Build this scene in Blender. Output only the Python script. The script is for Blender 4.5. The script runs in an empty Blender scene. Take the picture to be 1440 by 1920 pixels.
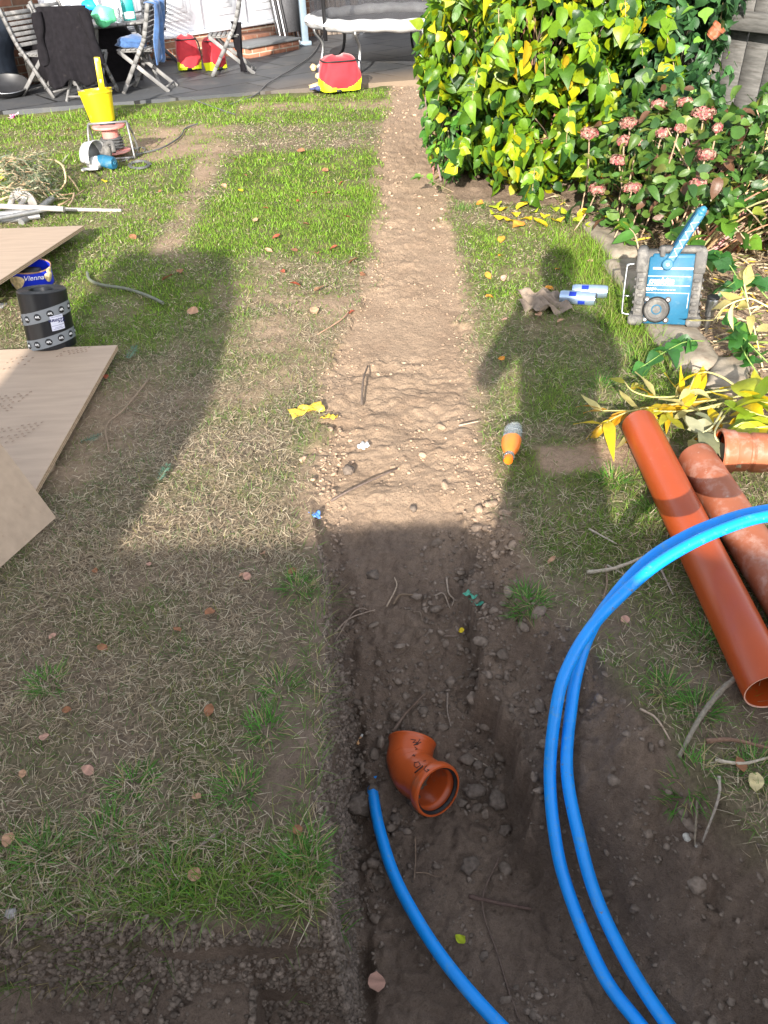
import bpy, math, random
import numpy as np
from mathutils import Vector, Matrix, Euler
from math import radians, sin, cos, pi, sqrt

random.seed(7)
rng = np.random.default_rng(11)
scene = bpy.context.scene
C = scene.collection

# ---------------------------------------------------------------- camera
TH = radians(38.0); ROLL = radians(-2.5); HC = 1.4; FP = 1440.0
def _rx(a): c, s = cos(a), sin(a); return np.array([[1, 0, 0], [0, c, -s], [0, s, c]])
def _rz(a): c, s = cos(a), sin(a); return np.array([[c, -s, 0], [s, c, 0], [0, 0, 1]])
RC = _rx(pi / 2 - TH) @ _rz(ROLL)
camd = bpy.data.cameras.new('camera')
cam = bpy.data.objects.new('camera', camd); C.objects.link(cam)
m4 = np.eye(4); m4[:3, :3] = RC; m4[2, 3] = HC
cam.matrix_world = Matrix(m4.tolist())
camd.sensor_fit = 'HORIZONTAL'; camd.sensor_width = 36.0; camd.lens = 36.0
camd.clip_start = 0.02; camd.clip_end = 500
scene.camera = cam

# ---------------------------------------------------------------- sky, sun, exposure
SUN_DIR = Vector((0.1954, 0.9031, -0.3823)).normalized()
w = bpy.data.worlds.new('World'); scene.world = w; w.use_nodes = True
nt = w.node_tree; nt.nodes.clear()
sky = nt.nodes.new('ShaderNodeTexSky'); sky.sky_type = 'NISHITA'; sky.sun_disc = False
sky.sun_elevation = radians(22.5); sky.sun_rotation = radians(167.8)
bg = nt.nodes.new('ShaderNodeBackground'); bg.inputs['Strength'].default_value = 0.145
wo = nt.nodes.new('ShaderNodeOutputWorld')
skh = nt.nodes.new('ShaderNodeHueSaturation'); skh.inputs['Saturation'].default_value = .35   # thin hazy cloud greys the blue
nt.links.new(sky.outputs[0], skh.inputs['Color']); nt.links.new(skh.outputs[0], bg.inputs[0]); nt.links.new(bg.outputs[0], wo.inputs[0])
sund = bpy.data.lights.new('sun', 'SUN'); sund.energy = 3.75; sund.angle = radians(0.55); sund.color = (1.0, 0.93, 0.83)
sun = bpy.data.objects.new('sun', sund); C.objects.link(sun)
sun.rotation_mode = 'QUATERNION'; sun.rotation_quaternion = SUN_DIR.to_track_quat('-Z', 'Y')
scene.view_settings.view_transform = 'Standard'; scene.view_settings.look = 'None'
scene.view_settings.gamma = 1.0; scene.view_settings.use_curve_mapping = False
scene.view_settings.exposure = 1.70

# ---------------------------------------------------------------- pixel ray -> real place on a level / a depth plane
def ray(px, py): return RC @ np.array([(px - 720) / FP, (960 - py) / FP, -1.0])
def G(px, py, z=0.0):
    d = ray(px, py); t = (z - HC) / d[2]; return Vector((t * d[0], t * d[1], z))
def Y(px, py, yy):
    d = ray(px, py); t = yy / d[1]; return Vector((t * d[0], yy, HC + t * d[2]))

# ---------------------------------------------------------------- noise
def _h(ix, iy, s):
    n = (ix * 374761393 + iy * 668265263 + s * 974634777) & 0xFFFFFFFF
    n = ((n ^ (n >> 13)) * 1274126177) & 0xFFFFFFFF
    return ((n ^ (n >> 16)) & 0xFFFF) / 65535.0
def vn(x, y, s=0):
    x = np.asarray(x, float); y = np.asarray(y, float)
    ix = np.floor(x).astype(np.int64); iy = np.floor(y).astype(np.int64)
    fx = x - ix; fy = y - iy; fx = fx * fx * (3 - 2 * fx); fy = fy * fy * (3 - 2 * fy)
    a = _h(ix, iy, s); b = _h(ix + 1, iy, s); c = _h(ix, iy + 1, s); d = _h(ix + 1, iy + 1, s)
    return (a * (1 - fx) + b * fx) * (1 - fy) + (c * (1 - fx) + d * fx) * fy
def fbm(x, y, s=0, o=4):
    r = 0; a = 0.5; t = 0
    for k in range(o):
        r = r + a * vn(x, y, s + k * 17); t += a; a *= 0.5; x = x * 2.03 + 3.1; y = y * 2.03 + 1.7
    return r / t
def sst(a, b, x):
    t = np.clip((np.asarray(x, float) - a) / (b - a), 0, 1); return t * t * (3 - 2 * t)

# ---------------------------------------------------------------- the lie of the land
LE = np.array([(-2, -.14), (.62, -.14), (.86, -.15), (1.21, -.15), (1.59, -.18), (1.95, -.24), (2.4, -.2), (2.7, -.2), (3.06, -.13), (3.5, -.03), (3.94, .02), (5.46, .07), (7.0, .12), (7.77, .21), (9.4, .32)])
RE = np.array([(-2, .9), (.44, .84), (.76, .68), (1.09, .54), (1.39, .40), (1.67, .36), (2.08, .32), (3.11, .40), (4.6, .42), (5.2, .45), (7.7, .62), (9.4, .75)])
def xl(y): return np.interp(y, LE[:, 0], LE[:, 1])
def xr(y): return np.interp(y, RE[:, 0], RE[:, 1])
def bedx(y): return np.interp(y, [0, 1.5, 2.2, 2.6, 2.95, 3.4, 4.2, 4.62, 4.8, 5.3, 9.4], [1.9, 1.6, 1.3, 1.18, 1.17, 1.16, 1.2, 1.1, .55, .46, .7])
def soil_mask(x, y):
    n = (fbm(x * 9, y * 9, 3) - .5) * .11 + (fbm(x * 35, y * 35, 5, 3) - .5) * .05
    inn = np.minimum(x - xl(y), xr(y) - x) + n * sst(.9, 1.8, y) + n * .3
    m = sst(-.015, .035, inn) * sst(9.6, 9.3, y)
    lo = sst(.665, .625, y + n * .3) * sst(-.1, -.13, x)          # dug-out strip in front of the lawn edge
    bed = sst(-.03, .03, x - bedx(y) + n * .4) * sst(1.9, 2.3, y)
    return np.clip(np.maximum(np.maximum(m, lo), bed), 0, 1)
def dig(x, y):
    n = (fbm(x * 14, y * 14, 8, 3) - .5)
    D = np.interp(y, [-1, .9, 1.1, 1.3, 1.5, 1.7, 1.9], [.41, .40, .37, .29, .17, .06, 0])
    L = xl(y) + .026 * n + .016 * (fbm(x * 3 + 5, y * 60, 9, 2) - .5) * sst(1.7, 1.4, y); R = xr(y) + .08 * n
    wr = np.interp(y, [0, .8, 1.1, 1.6], [.40, .34, .24, .12])
    tl = sst(0, .014, x - L) * (.80 + .20 * sst(0.0, .07, x - L))
    t0 = (R - x) / wr; tr = np.clip(t0, 0, 1); tr = 1 - (1 - tr) ** 1.6; sh_ = .52 * sst(0, .8, t0) + .48 * sst(.93, 1.03, t0 + .25 * n); kk = sst(.80, 1.0, y); tr = tr * (1 - kk) + sh_ * kk
    d = D * tl * tr
    d = d + .045 * sst(.02, .034, x - L) * sst(.085, .05, x - L) * sst(1.5, 1.2, y) * sst(.30, .55, fbm(x * 2, y * 9, 12, 2) + .12)
    ey = .632 + .03 * n + .03 * sst(-.42, -.5, x)
    dl = np.where(x < -.29 + .02 * n, .20, .34) * sst(0, .03, ey - y) * sst(.12, .1, x)
    dl = dl + .05 * sst(.0, .16, ey - y) * sst(.1, .05, x)
    d = np.maximum(d, dl)
    return d * sst(.06, .16, y)
def hgt(x, y):
    x = np.asarray(x, float); y = np.asarray(y, float)
    s = soil_mask(x, y); d = dig(x, y)
    lawn = (fbm(x * 2.2, y * 2.2, 21, 4) - .5) * .05 + (fbm(x * 22, y * 22, 23, 3) - .5) * .014
    b = np.abs(fbm(x * 26, y * 26, 31, 4) - .5) * 2; c_ = np.abs(fbm(x * 55, y * 55, 131, 3) - .5) * 2
    lump = (b ** .8) * (.022 - .010 * sst(1.7, 1.9, y)) + (fbm(x * 7, y * 7, 33, 3) - .5) * .035 + (fbm(x * 90, y * 90, 35, 2) - .5) * .007
    r2 = np.abs(fbm(x * 11 + 4, y * 11, 37, 3) - .5) * 2
    flat = sst(.75, .45, fbm(x * 2.6, y * 1.6 + 3, 51, 2))
    soil = lump * (.55 + .45 * flat) + r2 * .016 * flat - .018
    wv = np.abs(fbm(x * 3.2 + 9, y * 15 + 2 * fbm(x * 6, y * 6, 62), 61, 3) - .5) * 2
    soil = soil * (1 + .5 * sst(1.9, 1.5, y)) + c_ * .015 * sst(1.9, 1.5, y) * (.3 + sst(.45, .6, fbm(x * 5, y * 5, 133, 2)))
    ridges = sst(1.75, 2.0, y) * sst(3.0, 2.5, y) * (.5 - wv) * .004 * s * sst(.25, .6, fbm(x * 3.1, y * 2.2 + 7, 63, 2) + .12)
    z = lawn * (1 - s) + soil * s + ridges - d
    z = z * sst(10.4, 9.0, y) * sst(-.1, .2, y) - .03 * sst(8.5, 9.3, y) * sst(14, 9.3, y) * 1.0
    return z
def hz(x, y): return float(hgt(np.array([x]), np.array([y]))[0])

# ---------------------------------------------------------------- mesh helpers
def tag(o, label=None, cat=None, group=None, kind=None):
    if label: o['label'] = label
    if cat: o['category'] = cat
    if group: o['group'] = group
    if kind: o['kind'] = kind
    return o
def raw_mesh(name, V, F, mats, col=None, smooth=True, parent=None, attrs=None, mi=None):
    """V (n,3) array; F list of arrays of polygons with equal corner counts, or list of tuples."""
    me = bpy.data.meshes.new(name)
    V = np.asarray(V, np.float32)
    if isinstance(F, np.ndarray): F = [F]
    if len(F) and not isinstance(F[0], np.ndarray):
        groups = {}
        for f in F: groups.setdefault(len(f), []).append(f)
        keep = {k: np.array(v, np.int32) for k, v in groups.items()}
        if mi is not None:
            order = {}
            for f, m_ in zip(F, mi): order.setdefault(len(f), []).append(m_)
            mi = np.concatenate([np.array(order[k], np.int32) for k in keep])
        F = list(keep.values())
    loops = np.concatenate([f.ravel() for f in F]).astype(np.int32)
    cnt = np.concatenate([np.full(len(f), f.shape[1], np.int32) for f in F])
    st = np.concatenate([[0], np.cumsum(cnt)[:-1]]).astype(np.int32)
    me.vertices.add(len(V)); me.vertices.foreach_set('co', V.ravel())
    me.loops.add(len(loops)); me.loops.foreach_set('vertex_index', loops)
    me.polygons.add(len(cnt)); me.polygons.foreach_set('loop_start', st); me.polygons.foreach_set('loop_total', cnt)
    if smooth is True: me.polygons.foreach_set('use_smooth', np.ones(len(cnt), bool))
    if mi is not None: me.polygons.foreach_set('material_index', np.asarray(mi, np.int32))
    me.update(calc_edges=True); me.validate()
    if col is not None:
        a = me.attributes.new('Col', 'FLOAT_COLOR', 'POINT')
        c = np.ones((len(V), 4), np.float32); c[:, :3] = col; a.data.foreach_set('color', c.ravel())
    for k, v in (attrs or {}).items():
        a = me.attributes.new(k, 'FLOAT', 'POINT'); a.data.foreach_set('value', np.asarray(v, np.float32))
    for m_ in (mats if isinstance(mats, (list, tuple)) else [mats]): me.materials.append(m_)
    o = bpy.data.objects.new(name, me); C.objects.link(o)
    if parent is not None: o.parent = parent
    return o
def empty(name, loc=(0, 0, 0), rz=0.0, rot=None):
    o = bpy.data.objects.new(name, None); C.objects.link(o); o.location = loc
    o.rotation_euler = rot if rot is not None else (0, 0, rz); o.empty_display_size = .05
    return o
def thing(name, label, cat, loc=(0, 0, 0), rz=0.0, group=None, rot=None):
    return tag(empty(name, loc, rz, rot), label, cat, group)

def frame_of(d):
    d = Vector(d).normalized(); u = Vector((0, 0, 1)) if abs(d.z) < .95 else Vector((1, 0, 0))
    a = d.cross(u).normalized(); b = a.cross(d).normalized(); return d, a, b
class MB:
    def __init__(s): s.v = []; s.f = []; s.c = []; s.m = []; s.col = None; s.mat = 0
    def add(s, vs, fs):
        o = len(s.v); s.v += [tuple(v) for v in vs]; s.f += [tuple(i + o for i in f) for f in fs]
        s.c += [s.col or (1, 1, 1)] * len(vs); s.m += [s.mat] * len(fs); return s
    def box(s, c, d, rot=None, bev=0.0):
        hx, hy, hz_ = d[0] / 2, d[1] / 2, d[2] / 2; c = Vector(c)
        M = rot.to_matrix() if isinstance(rot, Euler) else (rot or Matrix.Identity(3))
        b = min(bev, hx * .9, hy * .9, hz_ * .9)
        if b <= 0:
            vs = [Vector((x, y, z)) for z in (-hz_, hz_) for y in (-hy, hy) for x in (-hx, hx)]
            fs = [(0, 2, 3, 1), (4, 5, 7, 6), (0, 1, 5, 4), (2, 6, 7, 3), (0, 4, 6, 2), (1, 3, 7, 5)]
        else:
            vs = []; idx = {}
            for sx in (-1, 1):
                for sy in (-1, 1):
                    for sz in (-1, 1):
                        for k, (bx, by, bz) in enumerate(((0, b, b), (b, 0, b), (b, b, 0))):
                            idx[(sx, sy, sz, k)] = len(vs); vs.append(Vector((sx * (hx - bx), sy * (hy - by), sz * (hz_ - bz))))
            fs = []
            for a in (-1, 1):
                fs.append([idx[(a, p, q, 0)] for p, q in ((-1, -1), (1, -1), (1, 1), (-1, 1))][::a])
                fs.append([idx[(p, a, q, 1)] for p, q in ((-1, -1), (1, -1), (1, 1), (-1, 1))][::-a])
                fs.append([idx[(p, q, a, 2)] for p, q in ((-1, -1), (1, -1), (1, 1), (-1, 1))][::a])
            for a in (-1, 1):
                for c2 in (-1, 1):
                    g = a * c2
                    fs.append([idx[(-1, a, c2, 1)], idx[(1, a, c2, 1)], idx[(1, a, c2, 2)], idx[(-1, a, c2, 2)]][::g])
                    fs.append([idx[(a, -1, c2, 0)], idx[(a, 1, c2, 0)], idx[(a, 1, c2, 2)], idx[(a, -1, c2, 2)]][::-g])
                    fs.append([idx[(a, c2, -1, 0)], idx[(a, c2, 1, 0)], idx[(a, c2, 1, 1)], idx[(a, c2, -1, 1)]][::g])
                    for e in (-1, 1): fs.append([idx[(a, c2, e, 0)], idx[(a, c2, e, 1)], idx[(a, c2, e, 2)]][::a * c2 * e])
        return s.add([M @ v + c for v in vs], fs)
    def bar(s, p, q, w_, h_, bev=0.0, up=(0, 0, 1)):
        p, q = Vector(p), Vector(q); d = (q - p); L = d.length; d.normalize()
        u = Vector(up); a = d.cross(u)
        if a.length < 1e-4: a = d.cross(Vector((1, 0, 0)))
        a.normalize(); b = a.cross(d)
        M = Matrix((a, d, b)).transposed()
        return s.box((p + q) / 2, (w_, L, h_), M, bev)
    def tube(s, pts, r, n=8, cap=True, sq=1.0):
        pts = [Vector(p) for p in pts]; k = len(pts); rs = r if isinstance(r, (list, tuple)) else [r] * k
        vs = []; ref = None
        for i, p in enumerate(pts):
            t = (pts[min(i + 1, k - 1)] - pts[max(i - 1, 0)])
            if t.length < 1e-9: t = Vector((0, 0, 1))
            t.normalize()
            if ref is None: _, a, b = frame_of(t)
            else:
                a = ref - t * ref.dot(t)
                if a.length < 1e-5: _, a, b = frame_of(t)
                a.normalize(); b = t.cross(a)
            ref = a; b = t.cross(a)
            for j in range(n):
                an = 2 * pi * j / n; vs.append(p + (a * cos(an) + b * sin(an) * sq) * rs[i])
        fs = [(i * n + j, i * n + (j + 1) % n, (i + 1) * n + (j + 1) % n, (i + 1) * n + j) for i in range(k - 1) for j in range(n)]
        if cap: fs.append(tuple(range(n))[::-1]); fs.append(tuple((k - 1) * n + j for j in range(n)))
        return s.add(vs, fs)
    def lathe(s, prof, n=32, org=(0, 0, 0), axis=(0, 0, 1), closed=False, wob=0.0):
        """prof: (radius, height) list"""
        d, a, b = frame_of(axis); o = Vector(org); vs = []
        if abs(Vector(axis).normalized().z) > .99: a, b = Vector((1, 0, 0)), Vector((0, 1, 0))
        for (r, h) in prof:
            for j in range(n):
                an = 2 * pi * j / n; rr = r * (1 + wob * sin(3 * an + h * 9)); vs.append(o + d * h + (a * cos(an) + b * sin(an)) * rr)
        k = len(prof)
        fs = [(i * n + j, i * n + (j + 1) % n, (i + 1) * n + (j + 1) % n, (i + 1) * n + j) for i in range(k - 1) for j in range(n)]
        if closed: fs.append(tuple(range(n))[::-1]); fs.append(tuple((k - 1) * n + j for j in range(n)))
        return s.add(vs, fs)
    def grid(s, fn, nu, nv):
        vs = [fn(i / (nu - 1), j / (nv - 1)) for j in range(nv) for i in range(nu)]
        fs = [(j * nu + i, j * nu + i + 1, (j + 1) * nu + i + 1, (j + 1) * nu + i) for j in range(nv - 1) for i in range(nu - 1)]
        return s.add(vs, fs)
    def blob(s, c, rad, seed=0, amp=.18, n=12, rot=None, freq=1.6):
        c = Vector(c); vs = []; m = n // 2 + 1; r_ = random.Random(seed); ph = [r_.uniform(0, 6.28) for _ in range(9)]
        for i in range(m):
            th = pi * i / (m - 1)
            for j in range(n):
                an = 2 * pi * j / n; x, y, z = sin(th) * cos(an), sin(th) * sin(an), cos(th)
                k = 1 + amp * (sin(freq * 2 * x + ph[0]) * sin(freq * 2 * y + ph[1]) + .6 * sin(freq * 4 * z + ph[2] + 2 * x) + .5 * sin(freq * 6 * y + ph[3]) * sin(freq * 5 * x + ph[4]))
                v = Vector((x * rad[0] * k, y * rad[1] * k, z * rad[2] * k))
                if rot is not None: v = rot @ v
                vs.append(c + v)
        fs = [(i * n + j, (i + 1) * n + j, (i + 1) * n + (j + 1) % n, i * n + (j + 1) % n) for i in range(m - 1) for j in range(n)]
        return s.add(vs, fs)
    def build(s, name, mats, parent=None, smooth=False, col=False):
        o = raw_mesh(name, np.array([tuple(v) for v in s.v], np.float32), s.f, mats, col=np.array(s.c, np.float32) if col else None, smooth=bool(smooth), parent=parent, mi=s.m)
        import bmesh
        bm = bmesh.new(); bm.from_mesh(o.data); bmesh.ops.recalc_face_normals(bm, faces=bm.faces); bm.to_mesh(o.data); bm.free()
        return o
def auto(o, deg=35):
    """smooth shading with sharp edges above an angle"""
    me = o.data; me.polygons.foreach_set('use_smooth', np.ones(len(me.polygons), bool))
    me.set_sharp_from_angle(angle=radians(deg)); return o
def weld(o, d=1e-5):
    import bmesh
    bm = bmesh.new(); bm.from_mesh(o.data); bmesh.ops.remove_doubles(bm, verts=bm.verts, dist=d)
    bmesh.ops.recalc_face_normals(bm, faces=bm.faces); bm.to_mesh(o.data); bm.free(); return o
def smoothpath(pts, n=8):
    """Catmull-Rom"""
    P = [Vector(p) for p in pts]; P = [P[0] * 2 - P[1]] + P + [P[-1] * 2 - P[-2]]; out = []
    for i in range(1, len(P) - 2):
        for k in range(n):
            t = k / n; a, b, c, d = P[i - 1], P[i], P[i + 1], P[i + 2]
            out.append(.5 * ((2 * b) + (c - a) * t + (2 * a - 5 * b + 4 * c - d) * t * t + (3 * b - a - 3 * c + d) * t ** 3))
    out.append(P[-2]); return out
def mesh_text(txt, size, mat_, parent, M, name='lettering', depth=.0006, shear=0.0, bold=0.0):
    cu = bpy.data.curves.new('txt', 'FONT'); cu.body = txt; cu.size = size; cu.extrude = depth; cu.shear = shear
    cu.align_x = 'CENTER'; cu.align_y = 'CENTER'; cu.offset = bold
    t = bpy.data.objects.new('txt', cu); C.objects.link(t)
    dg = bpy.context.evaluated_depsgraph_get(); me = bpy.data.meshes.new_from_object(t.evaluated_get(dg))
    bpy.data.objects.remove(t); bpy.data.curves.remove(cu)
    me.transform(M); me.materials.clear(); me.materials.append(mat_); me.name = name
    o = bpy.data.objects.new(name, me); C.objects.link(o); o.parent = parent; return o

# ---------------------------------------------------------------- materials
def nodes(name):
    m = bpy.data.materials.new(name); m.use_nodes = True; n = m.node_tree; b = n.nodes['Principled BSDF']; return m, n, b
def mat(name, col, rough=.6, metal=0.0, var=.15, scale=20.0, bump=.15, bscale=None, dirt=None, dirt_amt=.0, dirt_scale=8.0, spec=.5, coat=0.0, attr=False, trans=0.0, stretch=None, sheen=0.0, alpha=1.0, dirt2=None):
    m, n, b = nodes(name); L = n.links.new
    tc = n.nodes.new('ShaderNodeTexCoord'); src = tc.outputs['Object']
    if stretch:
        mp = n.nodes.new('ShaderNodeMapping'); mp.inputs['Scale'].default_value = stretch; L(src, mp.inputs[0]); src = mp.outputs[0]
    nz = n.nodes.new('ShaderNodeTexNoise'); nz.inputs['Scale'].default_value = scale; nz.inputs['Detail'].default_value = 6; L(src, nz.inputs['Vector'])
    if attr:
        at = n.nodes.new('ShaderNodeAttribute'); at.attribute_name = 'Col'; cs = at.outputs['Color']
    else:
        rgb = n.nodes.new('ShaderNodeRGB'); rgb.outputs[0].default_value = (*col, 1); cs = rgb.outputs[0]
    hs = n.nodes.new('ShaderNodeHueSaturation'); L(cs, hs.inputs['Color'])
    mr = n.nodes.new('ShaderNodeMapRange'); mr.inputs[1].default_value = .3; mr.inputs[2].default_value = .7; mr.inputs[3].default_value = 1 - var; mr.inputs[4].default_value = 1 + var
    L(nz.outputs[0], mr.inputs[0]); L(mr.outputs[0], hs.inputs['Value']); out = hs.outputs[0]
    if dirt:
        n2 = n.nodes.new('ShaderNodeTexNoise'); n2.inputs['Scale'].default_value = dirt_scale; n2.inputs['Detail'].default_value = 8; n2.inputs['Roughness'].default_value = .65; L(src, n2.inputs['Vector'])
        r2 = n.nodes.new('ShaderNodeMapRange'); r2.inputs[1].default_value = .62 - dirt_amt * .4; r2.inputs[2].default_value = .80 - dirt_amt * .4; L(n2.outputs[0], r2.inputs[0])
        mx = n.nodes.new('ShaderNodeMix'); mx.data_type = 'RGBA'; L(r2.outputs[0], mx.inputs[0]); L(out, mx.inputs[6]); mx.inputs[7].default_value = (*dirt, 1); out = mx.outputs[2]
    if dirt2:
        dc, ds, lo, hi = dirt2
        n3 = n.nodes.new('ShaderNodeTexNoise'); n3.inputs['Scale'].default_value = ds; n3.inputs['Detail'].default_value = 9; n3.inputs['Roughness'].default_value = .7; L(src, n3.inputs['Vector'])
        r3 = n.nodes.new('ShaderNodeMapRange'); r3.inputs[1].default_value = lo; r3.inputs[2].default_value = hi; L(n3.outputs[0], r3.inputs[0])
        mx = n.nodes.new('ShaderNodeMix'); mx.data_type = 'RGBA'; L(r3.outputs[0], mx.inputs[0]); L(out, mx.inputs[6]); mx.inputs[7].default_value = (*dc, 1); out = mx.outputs[2]
    L(out, b.inputs['Base Color'])
    b.inputs['Roughness'].default_value = rough; b.inputs['Metallic'].default_value = metal; b.inputs['Specular IOR Level'].default_value = spec
    b.inputs['Coat Weight'].default_value = coat; b.inputs['Alpha'].default_value = alpha
    if sheen: b.inputs['Sheen Weight'].default_value = sheen
    if bump:
        bn = n.nodes.new('ShaderNodeTexNoise'); bn.inputs['Scale'].default_value = bscale or scale * 3; bn.inputs['Detail'].default_value = 5; L(src, bn.inputs['Vector'])
        bp = n.nodes.new('ShaderNodeBump'); bp.inputs['Strength'].default_value = bump; bp.inputs['Distance'].default_value = .004; L(bn.outputs[0], bp.inputs['Height']); L(bp.outputs[0], b.inputs['Normal'])
    if trans:
        tr = n.nodes.new('ShaderNodeBsdfTranslucent'); L(out, tr.inputs['Color']); ms = n.nodes.new('ShaderNodeMixShader'); ms.inputs[0].default_value = trans
        L(b.outputs[0], ms.inputs[1]); L(tr.outputs[0], ms.inputs[2]); L(ms.outputs[0], n.nodes['Material Output'].inputs['Surface'])
    return m
M = {}
M['grass'] = mat('grass_blades', (0, 0, 0), .55, var=.08, scale=60, bump=0, attr=True, trans=.3, spec=.3)
M['leaf'] = mat('leaves', (0, 0, 0), .42, var=.12, scale=45, bump=.25, bscale=90, attr=True, trans=.33, spec=.45)
M['dryleaf'] = mat('dry_leaves', (0, 0, 0), .75, var=.25, scale=120, bump=.3, attr=True, trans=.12, spec=.2)
M['petal'] = mat('petals', (0, 0, 0), .7, var=.2, scale=80, bump=0, attr=True, trans=.25, spec=.2)
M['clod'] = mat('soil_clods', (0, 0, 0), .95, var=.28, scale=90, bump=.6, bscale=260, attr=True, spec=.12)
M['twig'] = mat('twigs', (0, 0, 0), .85, var=.25, scale=130, bump=.4, attr=True, spec=.2)
M['ply'] = mat('plywood', (.42, .312, .225), .62, var=.09, scale=5, bump=.1, bscale=120, stretch=(1, 7, 7), dirt=(.33, .22, .15), dirt_amt=.02, dirt_scale=7, dirt2=((.30, .20, .14), 60, .66, .74))
M['ply_edge'] = mat('plywood_edge', (.36, .26, .18), .8, var=.3, scale=3, stretch=(1, 1, 90), bump=.2)
M['orange'] = mat('orange_pvc', (.37, .058, .010), .32, var=.06, scale=9, bump=.04, bscale=200, spec=.5, dirt2=((.46, .20, .12), 18, .64, .82))
M['orange_dusty'] = mat('dusty_orange_pvc', (.33, .10, .045), .5, var=.12, scale=14, bump=.1, dirt=(.42, .23, .17), dirt_amt=.30, dirt_scale=22, dirt2=((.50, .36, .30), 55, .62, .74))
M['terra'] = mat('elbow_orange_pvc', (.52, .095, .022), .30, var=.06, scale=14, bump=.05, spec=.5, dirt=(.28, .13, .08), dirt_amt=.12, dirt_scale=18)
M['rubber'] = mat('black_rubber', (.012, .012, .013), .55, var=.2, scale=30, bump=.1)
M['blue'] = mat('blue_pipe', (.0, .29, .90), .42, var=.08, scale=14, bump=.06, dirt=(.10, .33, .60), dirt_amt=.14, dirt_scale=40, dirt2=((.16, .19, .22), 70, .62, .70))
M['black_poly'] = mat('black_polythene', (.010, .011, .014), .30, var=.2, scale=12, bump=.06, dirt=(.05, .05, .05), dirt_amt=.05)
M['grey_tape'] = mat('grey_tape', (.20, .215, .23), .5, var=.05, bump=.03)
M['white_label'] = mat('white_label', (.62, .63, .74), .5, var=.03, bump=0)
M['ink_blue'] = mat('blue_ink', (.03, .035, .18), .6, var=.05, bump=0)
M['ink_black'] = mat('black_ink', (.015, .015, .016), .6, var=.05, bump=0)
M['white_ink'] = mat('white_ink', (.8, .8, .8), .6, var=.08, bump=0)
M['teal'] = mat('teal_plastic', (.010, .105, .195), .55, var=.12, scale=20, bump=.08, dirt=(.12, .20, .24), dirt_amt=.16, dirt_scale=14, dirt2=((.3, .36, .37), 40, .68, .78))
M['teal_dark'] = mat('dark_teal_plastic', (.03, .16, .26), .4, var=.1, bump=.1, dirt=(.3, .36, .38), dirt_amt=.06, dirt_scale=20)
M['grey_rubber'] = mat('dusty_grey_rubber', (.10, .095, .09), .85, var=.2, scale=25, bump=.08, dirt=(.24, .225, .20), dirt_amt=.30, dirt_scale=18)
M['steel'] = mat('steel', (.45, .46, .47), .32, 1.0, var=.12, bump=.05)
M['galv'] = mat('dull_metal', (.28, .28, .28), .5, .6, var=.2, bump=.15, dirt=(.22, .2, .18), dirt_amt=.25, dirt_scale=20)
M['whitepole'] = mat('weathered_white_pole', (.33, .31, .29), .6, var=.18, bump=.25, dirt=(.25, .2, .17), dirt_amt=.25, dirt_scale=25)
M['yellow'] = mat('yellow_plastic', (.70, .52, .008), .38, var=.06, bump=.04, dirt=(.35, .25, .1), dirt_amt=.02, dirt_scale=18)
M['mortar'] = mat('mortar_smear', (.42, .36, .28), .9, var=.2, bump=.4)
M['redcloth'] = mat('red_canvas', (.40, .012, .022), .75, var=.12, scale=25, bump=.25, bscale=300, sheen=.2)
M['yelcloth'] = mat('hi_vis_yellow', (.75, .85, .01), .6, var=.05, bump=.1)
M['blackcloth'] = mat('black_cloth', (.009, .008, .010), .95, var=.3, scale=30, bump=.3, bscale=200, spec=.15, dirt=(.03, .026, .026), dirt_amt=.03, dirt_scale=20)
M['greycloth'] = mat('grey_cloth', (.22, .17, .13), .9, var=.25, scale=30, bump=.5)
M['denim'] = mat('blue_fleece', (.035, .09, .22), .85, var=.25, scale=25, bump=.4, sheen=.3)
M['chairwood'] = mat('weathered_grey_wood', (.15, .147, .145), .7, var=.25, scale=14, stretch=(1, 1, .15), bump=.3, dirt=(.34, .32, .30), dirt_amt=.1)
M['chairdark'] = mat('charcoal_wood', (.055, .058, .065), .6, var=.25, scale=14, bump=.2, dirt=(.16, .16, .16), dirt_amt=.1)
M['upvc'] = mat('white_upvc', (.62, .63, .67), .3, var=.03, bump=.02, spec=.5)
M['upvc_panel'] = mat('white_door_panel', (.70, .72, .76), .3, var=.03, bump=.02)  # slightly paler white for the raised panels
M['black_metal'] = mat('black_metal', (.02, .02, .022), .45, var=.2, bump=.05)
M['bluegrey'] = mat('blue_grey_paint', (.23, .30, .36), .5, var=.1, bump=.1)
M['cover'] = mat('silver_white_pad', (.45, .45, .45), .55, var=.15, scale=14, bump=.5, bscale=30, dirt=(.36, .35, .32), dirt_amt=.18, dirt_scale=16)
M['netmat'] = mat('black_mesh_mat', (.055, .055, .06), .7, var=.25, scale=50, bump=.1)
M['fencegrey'] = mat('silvered_timber', (.13, .125, .118), .8, var=.3, scale=10, stretch=(1, 9, 9), bump=.5, dirt=(.07, .06, .05), dirt_amt=.2, dirt_scale=6)
M['fencebrown'] = mat('brown_timber', (.20, .16, .13), .8, var=.3, scale=8, stretch=(6, 6, .6), bump=.4)
M['stone'] = mat('edging_stone', (.26, .22, .17), .85, var=.2, scale=14, bump=.5, bscale=70, dirt=(.16, .12, .085), dirt_amt=.3, dirt_scale=9)
M['can'] = mat('can_aluminium', (.45, .58, .78), .28, .75, var=.1, bump=.05)
M['can_blue'] = mat('can_blue_print', (.02, .05, .45), .3, .4, bump=0)
M['cap'] = mat('orange_cap', (.85, .16, .01), .4, var=.05, bump=.1)
M['drink'] = mat('orange_label', (.80, .20, .03), .35, var=.1, scale=30, bump=.05, dirt=(.75, .6, .5), dirt_amt=.03, dirt_scale=25)
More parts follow.
